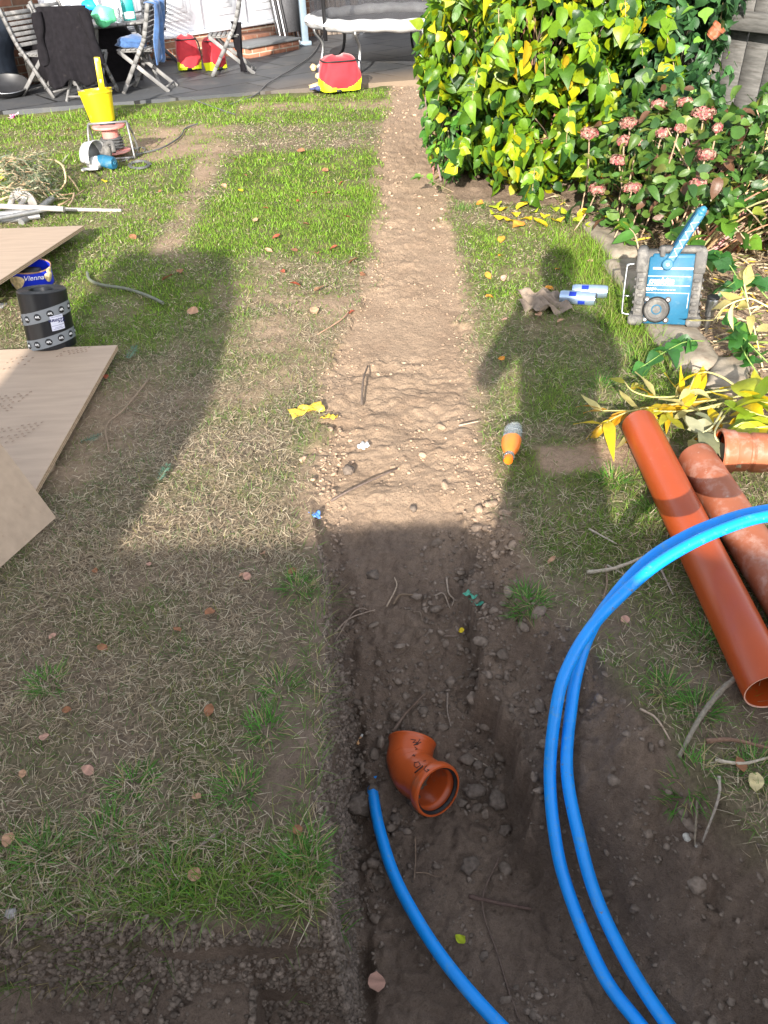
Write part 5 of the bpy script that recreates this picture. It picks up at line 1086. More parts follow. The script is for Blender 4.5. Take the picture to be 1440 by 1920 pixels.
def fl(u, v):
    y = .235 + .0; L = v * 1.1; k = min(1, L / .15)
    if L < .15: yy, zz = .18 + .12 * k, .93 + .012 * sin(pi * k)
    else: yy, zz = .30 + .02 * sin(14 * u + 5 * v) - (L - .15) * .10, .93 - (L - .15) * .62
    return ((-.21 + .36 * u + .015 * sin(12 * v)) * S_, (yy + .012 * sin(23 * u)) * S_, (zz - .06 * abs(sin(5 * u)) * v) * S_)
drape(chB, 'fleece', M['denim'], 'blue fleece thrown over the back of the folding chair right of the table', 'fleece', fl, 30, 34, chB.location, chB.rotation_euler[2])
mb = MB(); mb.blob((0, 0, 0), (.17, .15, .06), 5, .25, 18); o = mb.build('blue_jumper', M['denim'], None, True); q = chB.matrix_basis @ Vector((.0, -.10, .50)); o.location = (q.x, q.y, q.z + .02); tag(o, 'bundled blue jumper lying on the seat below the fleece', 'jumper')
def bk(u, v):
    return ((.24 - .10 * u + .01 * sin(9 * v)) * S_, (.16 + .10 * u - .05 * sin(7 * v)) * S_ - .02, (.62 - .60 * v + .01 * sin(15 * u)) * S_)
drape(chA, 'trousers', M['blackcloth'], 'black trousers hanging down the side of the chair by the white doors', 'trousers', lambda u, v: ((.05 + .20 * u + .01 * sin(9 * v)) * S_, (.06 + .13 * u + .03 * sin(9 * u + 4 * v)) * S_, (.60 - .56 * v * (1 if u > .35 else .35)) * S_), 26, 30, chA.location, chA.rotation_euler[2])
# things on the table
def put(px, py, z=None): q = G(px, py, ztab if z is None else z); return Vector((q.x, q.y, ztab if z is None else z))
def bag_blob(name, m, p, r, lab, seed):
    mb = MB(); mb.blob((0, 0, r[2]), r, seed, .16, 22); o = mb.build(name, m, None, True); o.location = p; return tag(o, lab, 'bag')
pg = put(198, 50); o = bag_blob('carrier_bag', M['greenbag'], pg, (.105, .075, .085), 'bright green carrier bag with black printing on the table', 3)
mb = MB()
for k in range(5): mb.lathe([(.010 + .003 * (k % 2), 0), (.008 + .003 * (k % 2), 0)], 10, (-.05 + k * .028, -.082 - .003 * (2 - abs(k - 2)), .06 + .035 * (k % 3)), (0, -1, .1))
mb.build('black_print', M['ink_black'], o)
bag_blob('carrier_bag', M['bluebag'], put(170, 34) + Vector((0, .05, .03)), (.07, .05, .07), 'bright blue plastic bag behind the green one on the table', 8)
pb = put(222, 42); bt = thing('water_bottle', 'clear plastic water bottle standing on the table between the green bag and the teal box', 'bottle', pb); mb = MB(); mb.lathe([(.0, 0), (.038, 0), (.040, .01), (.037, .05), (.040, .09), (.037, .13), (.04, .19), (.028, .24), (.012, .27), (.012, .285)], 20); auto(mb.build('bottle_body', M['clear'], bt)); mb = MB(); mb.lathe([(.0405, .12), (.0405, .18)], 20); mb.build('label_sleeve', M['white_label'], bt, True); mb = MB(); mb.lathe([(.015, .28), (.015, .3), (0, .3)], 14); mb.build('cap', M['white_label'], bt)
pb = put(244, 38); bt = thing('packet_box', 'teal cardboard packet with a white lower label standing on the table', 'box', pb, .3); mb = MB(); mb.box((0, 0, .12), (.12, .07, .24), None, .004); mb.build('carton', M['tealbox'], bt); mb = MB(); mb.box((0, -.037, .045), (.10, .003, .06)); mb.build('paper_label', M['white_ink'], bt)
pb = put(206, 24); mb = MB(); mb.box((0, 0, .06), (.09, .06, .12), None, .01); o = mb.build('milk_carton', M['upvc'], None); o.location = pb + Vector((0, .06, 0)); tag(o, 'small white carton at the back of the table behind the green bag', 'carton')

# ================================================================ LEFT BACK CORNER
p = G(100, 60, .03)
rs = thing('rattan_sofa', 'grey woven rattan seat back behind the folding chairs at the left', 'sofa', (-4.0, 10.25, .03), .25); mb = MB(); mb.box((0, 0, .34), (1.5, .14, .66), None, .03); mb.build('woven_back', M['rattan'], rs); mb = MB(); mb.box((0, -.34, .16), (1.5, .6, .30), None, .03); mb.build('woven_seat', M['rattan'], rs); mb = MB(); mb.box((0, -.36, .35), (1.4, .55, .08), None, .03); mb.build('cushion', M['blackcloth'], rs)
for s in (-1, 1): mb = MB(); mb.box((s * .72, -.3, .27), (.12, .66, .5), None, .03); mb.build('armrest', M['rattan'], rs)
mb = MB(); mb.blob((0, 0, .42), (.50, .36, .50), 12, .12, 30); o = mb.build('barbecue_cover', mat('dark_blue_cover', (.012, .016, .024), .35, var=.3, bump=.6, bscale=14), None, True); o.location = (-4.15, 9.35, .0); tag(o, 'barbecue under a crumpled dark navy cover at the top left corner', 'covered barbecue')
mb = MB(); mb.blob((0, 0, .3), (.55, .34, .44), 15, .1, 26); o = mb.build('dark_filler', M['blackcloth'], None, True); o.location = (-3.05, 9.75, .0); tag(o, 'dark bulky shape added for the shaded gap between the left folding chairs', 'bag')  # added dark mass standing in for the deep shade behind the chairs
p = G(28, 182, .03); fp = thing('fire_bowl', 'black round metal fire bowl at the left edge of the patio', 'fire bowl', (p.x - .10, p.y + .1, .03), rot=(radians(14), radians(8), 0)); mb = MB(); mb.lathe([(.0, .02), (.12, .025), (.19, .06), (.225, .12)], 40); mb.lathe([(.222, .12), (.187, .065), (.12, .03), (.0, .025)], 40); auto(mb.build('bowl', M['black_metal'], fp)); mb = MB(); mb.lathe([(.222, .118), (.235, .12), (.235, .126), (.222, .126)], 40); mb.build('rim', M['steel'], fp, True)
for k in range(3): mb = MB(); mb.tube([(.13 * cos(k * 2.1), .13 * sin(k * 2.1), .03), (.19 * cos(k * 2.1), .19 * sin(k * 2.1), -.03)], .01, 6); mb.build('leg', M['black_metal'], fp, True)
# no hedge is built; the dark mass above stands in for the corner's shade
# ================================================================ RED BAGS
def red_bag(loc, rz, w_, d_, h_, lab, tilt=0.0, yb=.3):
    t = thing('tool_bag', lab, 'bag', loc, rot=(tilt, 0, rz), group='red tool bags on the patio')
    nu, nv = 48, 26; mb = MB(); vs = []; 
    for j in range(nv):
        v = j / (nv - 1); k = 1 - .18 * v ** 2 + .04 * sin(5 * v); top = 1.0 if v < .82 else sqrt(max(0, 1 - ((v - .82) / .185) ** 2)) * .8 + .2
        for i in range(nu):
            a = 2 * pi * i / nu; cx = abs(cos(a)) ** .6 * (1 if cos(a) > 0 else -1); sy = abs(sin(a)) ** .45 * (1 if sin(a) > 0 else -1)
            cr = 1 + .025 * sin(5 * a + 7 * v) + .02 * sin(9 * a - 6 * v)
            vs.append((cx * w_ / 2 * k * top * cr, sy * d_ / 2 * k * top * cr, h_ * v * (1 + .04 * sin(a * 2 + 1)) + .004))
    mb.add(vs, [(j * nu + i, j * nu + (i + 1) % nu, (j + 1) * nu + (i + 1) % nu, (j + 1) * nu + i) for j in range(nv - 1) for i in range(nu)]); mb.f.append(tuple((nv - 1) * nu + i for i in range(nu))); mb.m.append(0)
    for n_f, f in enumerate(mb.f):
        x = sum(mb.v[i][0] for i in f) / len(f) / (w_ / 2); y = sum(mb.v[i][1] for i in f) / len(f); z = sum(mb.v[i][2] for i in f) / len(f) / h_
        if z < yb * (.25 + .95 * x * x) : mb.m[n_f] = 1
    mb.build('bag_body', [M['redcloth'], M['yelcloth']], t, True)
    mb = MB(); zt = .90 * h_; kk = .99 - .16 * .9 ** 2
    pts = []
    for i in range(25):
        a = pi + pi * i / 24; cx = abs(cos(a)) ** .45 * (1 if cos(a) > 0 else -1); sy = abs(sin(a)) ** .45 * (1 if sin(a) > 0 else -1); pts.append((cx * w_ / 2 * kk * 1.02, sy * d_ / 2 * kk * 1.03, zt - .02 * h_ * sin(pi * i / 24)))
    mb.tube(pts, .007, 6); mb.build('zip', M['rubber'], t, True)
    mb = MB(); mb.tube(smoothpath([(w_ * .40, d_ * .3, h_ * .95), (w_ * .54, 0, h_ * .75), (w_ * .52, -.02, h_ * .3), (w_ * .46, d_ * .2, .03)], 6), .011, 6, sq=.5); mb.build('strap', M['rubber'], t, True); mb = MB(); mb.box((-w_ * .10, -d_ / 2 - .01, .012), (.05, .02, .022), None, .004); mb.build('buckle', M['rubber'], t); return t
p = G(637, 172, .03); red_bag((p.x, p.y + .14, .03), .22, .40, .30, .29, 'big bright red bag with a yellow base standing near the trampoline legs')
p = G(354, 134, .03); red_bag((p.x, p.y + .12, .03), .35, .26, .20, .34, 'left one of two red backpacks against the plinth under the doors', -.1, .22)
p = G(403, 134, .03); red_bag((p.x, p.y + .14, .03), .9, .24, .18, .32, 'right one of two red backpacks, partly behind the chair legs', -.1, .22)
for (px, py, m, sd, r, lab) in ((593, 166, 'glove', 2, (.075, .05, .025), 'tan leather work glove lying left of the big red bag'), (600, 150, 'glove', 5, (.05, .05, .035), 'folded tan glove leaning on the big red bag'), (588, 132, 'glove', 9, (.05, .04, .03), 'yellow tan glove hooked at the foot of the trampoline leg'), (598, 170, 'glove2', 4, (.05, .03, .02), 'navy cuffed glove below the tan gloves'), (603, 138, 'glove2', 7, (.05, .03, .03), 'navy glove tucked behind the big red bag')):
    q = G(px, py, .03); t_ = thing('work_glove', lab, 'glove', (q.x, q.y, .03), random.uniform(0, 3), 'work gloves beside the red bag'); mb = MB(); mb.blob((0, 0, r[2]), r, sd, .2, 16); mb.build('palm', M[m], t_, True)
    for k in range(4): mb = MB(); mb.tube([(r[0] * .7, -r[1] * .7 + k * r[1] * .45, r[2]), (r[0] * 1.5, -r[1] * .9 + k * r[1] * .6, r[2] * .8), (r[0] * (1.9 - .15 * abs(k - 1.5)), -r[1] + k * r[1] * .65, r[2] * .4)], [.010, .010, .007], 8); mb.build('finger', M[m], t_, True)
# ================================================================ TRAMPOLINE
TC = Vector((.36, 10.22, .03)); TR = .98; tr = thing('trampoline', 'small round trampoline with a tattered white padded rim and black safety net', 'trampoline', TC)
mb = MB(); mb.grid(lambda u, v: tuple([(TR + .03 * cos(2 * pi * v) * 3.2 - .06 + .012 * sin(u * 60) * (v > .5)) * f(2 * pi * u) for f in (cos, sin)] + [.44 + .06 * sin(2 * pi * v) + .004 * sin(u * 44 + 2) + .005 * sin(u * 131)]), 120, 14); mb.build('rim_pad', M['cover'], tr, True)
mb = MB(); mb.grid(lambda u, v: ((TR - .12) * v * cos(2 * pi * u), (TR - .12) * v * sin(2 * pi * u), .40 - .015 * (1 - v * v)), 48, 8); mb.build('jump_mat', M['netmat'], tr, True)
for k, a in enumerate((-2.75, -2.05, -1.30, -.45, .35, 1.3, 2.3)):
    mb = MB(); ca, sa = cos(a), sin(a); mb.tube(smoothpath([((TR - .04) * ca, (TR - .04) * sa, .42), ((TR - .02) * ca, (TR - .02) * sa, .36), ((TR - .10) * ca, (TR - .10) * sa, .24), ((TR - .07) * ca, (TR - .07) * sa, .08), ((TR + .0) * ca, (TR + .0) * sa, .0)], 5), .018, 10); mb.build('leg', M['steel'] if k < 4 else M['black_metal'], tr, True)
for a in (-2.45, -1.05, .2, 1.5, 2.7):
    mb = MB(); mb.tube([((TR + .01) * cos(a), (TR + .01) * sin(a), .30), ((TR + .01) * cos(a), (TR + .01) * sin(a), 1.9)], .020, 10); mb.build('net_pole', M['black_metal'], tr, True)
def m_net():
    m, n, b = nodes('safety_net'); L = n.links.new; b.inputs['Base Color'].default_value = (.03, .03, .035, 1); b.inputs['Roughness'].default_value = .8
    tc = n.nodes.new('ShaderNodeTexCoord'); nz = n.nodes.new('ShaderNodeTexNoise'); nz.inputs['Scale'].default_value = 4; L(tc.outputs['Object'], nz.inputs[0])
    mr = n.nodes.new('ShaderNodeMapRange'); mr.inputs[3].default_value = .5; mr.inputs[4].default_value = .85; L(nz.outputs[0], mr.inputs[0]); L(mr.outputs[0], b.inputs['Alpha']); return m
mb = MB(); mb.grid(lambda u, v: ((TR - .06 + .02 * sin(40 * u)) * cos(2 * pi * u), (TR - .06 + .02 * sin(40 * u)) * sin(2 * pi * u), .42 + 1.4 * v), 90, 6); mb.build('safety_net', m_net(), tr, True)
# folded chairs against the house
fc = thing('folded_lounger', 'stack of folded black and white metal garden chairs beside the blue grey post', 'folded chairs', (-1.05, 12.15, .03), HA)
for k in range(5):
    mb = MB(); y = -.05 - k * .05; s_ = 1; mb.tube(smoothpath([(-.16, y, 0), (-.16, y + .16, .8), (-.12, y + .18, .86), (.12, y + .18, .86), (.16, y + .16, .8), (.16, y, 0)], 4), .010, 6); mb.build('folded_frame', M['upvc'] if k in (1, 3) else M['black_metal'], fc, True)
    mb = MB(); mb.box((0, y + .08, .45), (.29, .008, .6), Euler((-.2, 0, 0))); mb.build('mesh_seat', M['netmat'], fc)

# ================================================================ BUCKET, CABLE REEL, SAW, CABLES
p = G(190, 233, .0); bk_ = thing('builders_bucket', 'bright yellow bucket with mortar on its rim and a yellow level standing in it', 'bucket', (p.x, p.y + .07, hz(p.x, p.y + .07)), rot=(radians(-4), radians(-3), 0)); b0, b1, bh = .105, .142, .255
mb = MB(); mb.lathe([(.0, .0), (b0 - .006, 0), (b0, .004), (b1 - .004, bh - .03), (b1 + .004, bh - .03), (b1 + .004, bh - .022), (b1 - .001, bh - .02), (b1 + .001, bh - .003), (b1 + .005, bh), (b1 - .003, bh), (b0 - .003, .008), (0, .008)], 56); auto(mb.build('bucket_body', M['yellow'], bk_), 30)
mb = MB(); mb.grid(lambda u, v: ((b1 - .003 + .004 * sin(31 * u) * v) * cos(2.6 + 1.2 * u) * (1 - .08 * v), (b1 - .003) * sin(2.6 + 1.2 * u) * (1 - .08 * v), bh + .002 - v * (.05 + .02 * sin(17 * u))), 20, 5); mb.build('mortar_smear', M['mortar'], bk_, True)
mb = MB(); mb.blob((0, 0, .09), (b0 * .98, b0 * .98, .02), 4, .1, 18); mb.build('contents', M['mortar'], bk_, True)
mb = MB(); mb.tube(smoothpath([(b1 * cos(a), -b1 * sin(a) * .3 - .02, bh - .01 - .055 * sin(a)) for a in [0, .5, 1, 1.57, 2.1, 2.6, 3.14]], 3), .0028, 6); mb.build('bail_handle', M['steel'], bk_, True)
lv = thing('spirit_level', 'yellow spirit level standing upright in the yellow bucket', 'spirit level', (p.x + .035, p.y + .10, hz(p.x, p.y) + .10), rot=(radians(3), radians(4), .35)); mb = MB(); mb.box((0, 0, .20), (.048, .022, .40), None, .003); mb.build('level_body', M['yellow'], lv)
for z in (.38, .22): mb = MB(); mb.box((0, -.0115, z), (.018, .003, .03)); mb.build('vial_window', M['mortar'], lv)
p = G(212, 300, .0); rl = thing('cable_reel', 'faded red extension cable reel in a tubular metal stand on the lawn', 'cable reel', (p.x, p.y + .08, hz(p.x, p.y) + .01), .15)
mb = MB(); mb.lathe([(.0, .028), (.115, .028), (.12, .032), (.12, .038), (.06, .045), (.058, .19), (.118, .200), (.12, .206), (.118, .214), (.03, .220), (.0, .22)], 44); auto(mb.build('drum', M['redplastic'], rl))
mb = MB(); mb.tube([((.066 + .016 * sin(k * .39) ** 2) * cos(k * .35), (.066 + .016 * sin(k * .39) ** 2) * sin(k * .35), .05 + .085 * k / 330) for k in range(330)], .0042, 5); mb.build('wound_cable', M['cable'], rl, True)
mb = MB(); mb.box((0, -.01, .224), (.11, .05, .010), None, .004); mb.build('socket_plate', M['rubber'], rl)
for s in (-1, 1): mb = MB(); mb.tube(smoothpath([(s * .155, -.13, 0), (s * .15, -.10, .12), (s * .14, -.02, .225), (s * .15, .10, .12), (s * .16, .15, 0)], 5), .0075, 8); mb.build('stand_side', M['galv'], rl, True)
mb = MB(); mb.tube([(-.155, -.13, .008), (.155, -.13, .008)], .0075, 8); mb.build('stand_rail', M['galv'], rl, True); mb = MB(); mb.tube([(-.16, .15, .008), (.16, .15, .008)], .0075, 8); mb.build('stand_rail', M['galv'], rl, True); mb = MB(); mb.tube([(-.14, -.02, .232), (.14, -.02, .232)], .0075, 8); mb.build('top_handle', M['galv'], rl, True)
p = G(186, 322, .0); ts = thing('disc_cutter', 'teal and silver power cutter lying on the grass in front of the cable reel', 'power tool', (p.x, p.y + .05, hz(p.x, p.y) + .035), -.35)
mb = MB(); mb.tube([(-.02, 0, .03), (.02, 0, .03), (.05, .002, .028), (.12, -.01, .02), (.135, -.01, .02)], [.030, .040, .042, .044, .036], 24); auto(mb.build('motor_housing', M['teal'], ts)); mb = MB(); mb.lathe([(.0, 0), (.014, .0005), (.014, .002), (.009, .002)], 18, (.137, -.01, .02), (1, -.05, 0)); mb.build('round_badge', M['teal_dark'], ts)
mb = MB(); mb.grid(lambda u, v: (-.045 + .05 * v - .035 * (1 - v), .115 * cos(pi * 1.15 * u - .2) * (.86 + .14 * v) - .0, .06 + .105 * sin(pi * 1.15 * u - .2) * (.86 + .14 * v)), 26, 5); q = mb.build('blade_guard', M['flex'], ts, True); q.modifiers.new('thickness', 'SOLIDIFY').thickness = .004
mb = MB(); mb.lathe([(.0, 0), (.092, 0), (.092, .002), (0, .002)], 40, (-.05, 0, .055), (1, 0, .1)); mb.build('blade', M['galv'], ts); mb = MB(); mb.blob((-.01, -.03, .02), (.045, .05, .045), 2, .15, 16); mb.box((-.02, -.09, -.005), (.12, .05, .012), Euler((0, 0, .4)), .004); mb.build('gear_case', M['flex'], ts, False)
mb = MB(); mb.tube(smoothpath([(.0, .05, .06), (.03, .09, .12), (.08, .09, .13), (.11, .05, .08)], 5), .016, 10); mb.blob((.03, .08, .07), (.03, .035, .05), 3, .1, 14); mb.build('rear_handle', M['grey_rubber'], ts, True)
def cable(P_, r, lab, name='power_cable'): 
    pts = []
    for q in P_:
        g = G(q[0], q[1], q[2] if len(q) > 2 else 0); onp = g.y > 8.2 + (g.x + 3.49) * .18; pts.append(Vector((g.x, g.y, (.03 if onp else hz(g.x, g.y)) + r * 1.5 + .006)))
    return tag(tube_thing(name, pts, r, M['cable'], 6, 8), lab, 'cable')
cable([(255, 293), (300, 284), (322, 272), (340, 258), (348, 245), (372, 236)], .006, 'black cable curving over the brown patch of lawn towards the patio')
cable([(362, 190), (420, 208), (440, 216)], .006, 'short dark cable on the bright grass by the patio edge')
cable([(430, 192, .03), (480, 175, .03), (505, 158, .03), (560, 125, .03), (590, 100, .03), (607, 66, .03)], .007, 'long thin cable crossing the patio between the chairs and the trampoline')
pc = G(262, 318); cable([(262 + 22 * cos(a) * (1 - .02 * a), 313 - 8 * sin(a) * (1 - .02 * a)) for a in [k * .5 for k in range(38)]], .005, 'small coil of grey cable on the grass right of the cutter')
cable([(225, 306), (245, 300), (270, 290), (272, 282), (262, 281), (255, 292), (240, 303)], .005, 'looped plug lead beside the cable reel')

# ================================================================ POLES AND CUT BRANCHES AT THE LEFT
def pole(a, b, r, m, lab, name='metal_pole', disc=False):
    A_, B_ = G(a[0], a[1], a[2]), G(b[0], b[1], b[2]); t_ = thing(name, lab, 'pole', A_, group='pile of old poles'); d = B_ - A_; mb = MB(); mb.tube([(0, 0, 0), d * .33, d * .66, d], [r, r * .98, r, r * .96], 12); auto(mb.build('pole_shaft', m, t_)); 
    if disc: mb = MB(); mb.lathe([(.0, -.004), (.075, -.004), (.078, 0), (.075, .004), (0, .004)], 28, d, d); mb.build('end_plate', M['whitepole'], t_)
    return t_
pole((-60, 388, .05), (228, 395, .012), .011, M['whitepole'], 'long thin white pole whose tip reaches furthest right over the lawn')
pole((-60, 384, .09), (120, 392, .07), .016, M['whitepole'], 'white painted pole on top of the pile')
pole((-50, 418, .07), (105, 389, .06), .014, M['galv'], 'grey pole crossing diagonally under the white ones')
pole((-40, 406, .05), (60, 396, .05), .018, M['galv'], 'thick grey pole in the middle of the pile')
pole((-40, 420, .03), (75, 405, .03), .016, M['galv'], 'dull grey pole near the upper plywood sheet')
pole((40, 418, .02), (98, 372, .05), .020, M['galv'], 'short fat metal tube sloping up from the pile to the right')
pole((16, 395, .03), (27, 362, .10), .019, M['whitepole'], 'short pale tube standing up at the left of the pile')
pole((25, 398, .05), (48, 374, .09), .014, M['galv'], 'tube ending in a round white plate', disc=True)
# cut branches: a heap with arching stems and narrow leaves
br = thing('cut_branches', 'heap of cut arching branches with narrow grey green leaves at the left edge', 'branches', G(40, 340))
b0_ = G(40, 340)
def bp(px, py, z): return G(px, py, z) - b0_
arcs = [[(0, 366, .02), (30, 350, .05), (70, 345, .08), (90, 370, .04), (128, 372, .03)], [(0, 296, .15), (35, 297, .17), (60, 320, .14), (75, 340, .08), (110, 364, .04), (140, 362, .03)], [(103, 300, .14), (118, 312, .17), (123, 338, .11), (112, 356, .05), (98, 358, .03)], [(15, 352, .06), (35, 335, .10), (50, 350, .06)], [(55, 358, .03), (65, 372, .05), (80, 385, .04)], [(30, 330, .08), (60, 348, .06), (95, 357, .05), (110, 370, .04)],
        [(128, 330, .02), (140, 345, .02), (148, 358, .01)], [(139, 362, .05), (136, 375, .05), (128, 386, .05)], [(110, 385, .04), (125, 378, .04), (160, 355, .02)], [(2, 320, .16), (20, 300, .20), (60, 298, .17), (100, 300, .14)], [(0, 375, .03), (40, 360, .06), (58, 362, .06)]]
for _ in range(26):
    a = (random.uniform(-30, 60), random.uniform(300, 365)); arcs.append([(a[0], a[1], random.uniform(.02, .1)), (a[0] + random.uniform(10, 40), a[1] + random.uniform(-22, 5), random.uniform(.08, .22)), (a[0] + random.uniform(40, 85), a[1] + random.uniform(-12, 18), random.uniform(.03, .14))])
mb = MB(); tips = []
for i, A_ in enumerate(arcs):
    sp = smoothpath([bp(*q) for q in A_], 6); r0 = .0075 if i < 11 else .0038; mb.col = random.choice([(.42, .31, .19), (.36, .25, .15), (.48, .37, .22)]); mb.tube(sp, [r0 * (1 - .5 * k / len(sp)) for k in range(len(sp))], 6); tips += sp[len(sp) // 2:] if i > 8 else []
mb.build('stems', M['twig'], br, True, col=True)
T0 = np.array([tuple(q) for q in tips]); n = 750; i_ = rng.integers(0, len(T0), n); pos = T0[i_] + rng.normal(0, .05, (n, 3)) * np.array([1, 1, .6]); pos[:, 2] = np.maximum(pos[:, 2], .01); pos = pos[(pos[:, 0] + b0_.x) < -1.9]; n = len(pos)
V, F, Cc = leaves('thin', pos, rdir(n, -.2, .8), rdir(n, .1, 1), rng.uniform(.04, .085, n), pal(n, [(.14, .17, .10), (.24, .25, .16), (.34, .30, .2), (.08, .12, .06)], [3, 3, 2, 2])); raw_mesh('narrow_leaves', V, F, M['leaf'], col=Cc, parent=br)

# ================================================================ PLANTS
LGREEN = [(.06, .145, .012), (.12, .23, .012), (.24, .32, .008), (.42, .40, .008), (.48, .32, .015), (.025, .075, .014)]
def shrub(name, lab, cat, base, ells, nleaf, size, kinds, cols, wts, droop=.5, core=None, stems=None, cutoff=None, dens=None, noseed=1, twigc=(.26, .19, .12)):
    t = thing(name, lab, cat, base); bx, by, bz = base; allp = []; alln = []
    tot = sum(e[3] * e[4] + e[4] * e[5] + e[3] * e[5] for e in ells)
    for e in ells:
        c = np.array(e[:3]); r = np.array(e[3:6]); k = int(nleaf * (r[0] * r[1] + r[1] * r[2] + r[0] * r[2]) / tot); d = rdir(k)
        rr = 1 + (fbm(d[:, 0] * 4 + 7, d[:, 2] * 4 + d[:, 1] * 3, noseed, 3) - .5) * .65; lay = rng.choice([1.0, .93, .84, .72], k, p=[.40, .28, .20, .12]) * rng.uniform(.95, 1.04, k)
        p_ = c + d * r * (rr * lay)[:, None]; allp.append(p_); alln.append(norm(d / r))
    p_ = np.concatenate(allp); nn = np.concatenate(alln)
    keep = p_[:, 2] > .02
    for e in ells:
        keep &= ~(((p_ - np.array(e[:3])) / (np.array(e[3:6]) * .66)) ** 2).sum(1).__lt__(1)
    if cutoff is not None: keep &= cutoff(p_)
    p_ = p_[keep]; nn = nn[keep]; n = len(p_)
    hang = np.array([0, 0, -1.0]); tang = hang - nn * (nn @ hang)[:, None]; d = tang * (droop + .2) + nn * .35 + rng.normal(0, .35, (n, 3)); nl = nn + np.array([0, 0, .4]) + rng.normal(0, .55, (n, 3))
    sz = rng.uniform(*size, n); patch = fbm(p_[:, 0] * 4 + 3, p_[:, 2] * 4 + p_[:, 1] * 3, 7 + noseed, 3)
    W = np.array(wts)[None] * np.where(np.arange(len(cols))[None] % 2 == (patch > .5)[:, None], 1.9, .7); W = W / W.sum(1, keepdims=True); ci = (W.cumsum(1) > rng.uniform(size=(n, 1))).argmax(1)
    col = np.array(cols)[ci] * rng.uniform(.75, 1.25, (n, 1)); parts = []
    kk = rng.choice(len(kinds), n)
    for i, kd in enumerate(kinds):
        q = kk == i; parts.append(leaves(kd, p_[q] - np.array(base), d[q], nl[q], sz[q], col[q]))
    V, F, Cc = merge(parts); raw_mesh('foliage', V, F, M['leaf'], col=Cc, parent=t)
    mb = MB(); ns = stems or 40
    for i in range(ns):
        e = random.choice(ells); mb.col = tuple(c * random.uniform(.7, 1.3) for c in twigc); a = random.uniform(0, 6.28); rr = random.uniform(.1, .75)
        top = Vector((e[0] + e[3] * rr * cos(a), e[1] + e[4] * rr * sin(a), e[2] + e[5] * random.uniform(.1, .8))); bs = Vector((bx + random.uniform(-.4, .4) * e[3] * 1.4, by + random.uniform(-.45, .3) * e[4], 0)); m_ = bs.lerp(top, .5) + Vector((random.uniform(-.1, .1), random.uniform(-.1, .1), .05))
        sp = smoothpath([bs, m_, top], 6); r0 = random.uniform(.003, .008); mb.tube([q - Vector(base) for q in sp], [r0 * (1 - .6 * k / len(sp)) for k in range(len(sp))], 6)
    mb.build('stems', M['twig'], t, True, col=True)
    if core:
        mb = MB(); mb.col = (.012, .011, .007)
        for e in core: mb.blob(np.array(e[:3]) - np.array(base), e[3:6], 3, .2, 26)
        mb.build('dark_core', M['twig'], t, True, col=True)  # near-black lumps painted as the shade inside the foliage
    return t
E1 = [(1.12, 5.75, .62, .66, .92, .78), (.84, 5.75, .42, .38, .55, .48), (1.22, 5.55, .95, .42, .75, .55), (.96, 6.2, 1.0, .44, .9, .55), (1.05, 4.98, .26, .42, .28, .25), (.60, 5.30, .74, .27, .3, .27), (.70, 5.2, 1.12, .28, .3, .22), (.98, 4.95, .85, .34, .26, .30), (1.4, 5.0, .95, .26, .24, .28)]
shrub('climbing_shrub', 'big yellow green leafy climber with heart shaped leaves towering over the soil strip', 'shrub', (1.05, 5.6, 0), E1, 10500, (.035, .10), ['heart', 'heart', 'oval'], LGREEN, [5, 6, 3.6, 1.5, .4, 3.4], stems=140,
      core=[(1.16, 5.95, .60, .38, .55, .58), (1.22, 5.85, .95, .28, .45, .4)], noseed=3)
E2 = [(.54, 5.45, .26, .16, .42, .27), (.60, 6.2, .5, .18, .5, .5)]
shrub('evergreen_shrub', 'narrow leaved green shrub spilling over the right edge of the soil strip', 'shrub', (.52, 5.5, 0), E2, 2300, (.04, .075), ['lance', 'oval'], [(.05, .16, .02), (.12, .28, .03), (.03, .09, .02), (.40, .48, .03)], [4, 4, 2, 1], stems=30, core=[(.58, 5.6, .2, .09, .3, .17)], noseed=5)
E3 = [(1.72, 4.95, .72, .27, .36, .62), (1.74, 5.0, 1.15, .30, .4, .4), (1.66, 4.6, .36, .28, .3, .32), (2.0, 4.5, .22, .28, .3, .22)]
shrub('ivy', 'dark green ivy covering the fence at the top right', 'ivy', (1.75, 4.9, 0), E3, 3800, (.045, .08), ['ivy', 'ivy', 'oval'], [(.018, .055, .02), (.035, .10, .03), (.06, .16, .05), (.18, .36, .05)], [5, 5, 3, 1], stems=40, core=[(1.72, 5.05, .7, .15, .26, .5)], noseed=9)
E4 = [(1.62, 4.08, .34, .36, .30, .28), (1.98, 3.85, .38, .36, .34, .32), (2.05, 3.30, .34, .30, .42, .28), (1.55, 4.45, .30, .30, .28, .24)]
HY0 = 0
hy = shrub('hydrangea', 'leggy hydrangea with faded pink flower heads and bare beige stems behind the radio', 'hydrangea', (1.75, 3.9, 0), E4, 1500, (.04, .08), ['oval', 'heart'], [(.055, .13, .022), (.10, .18, .03), (.03, .08, .02), (.19, .22, .04), (.15, .07, .04)], [5, 4, 3, 1.3, 1.2], stems=150, noseed=13, twigc=(.50, .36, .24),
           core=[(1.95, 4.1, .2, .3, .25, .16)])
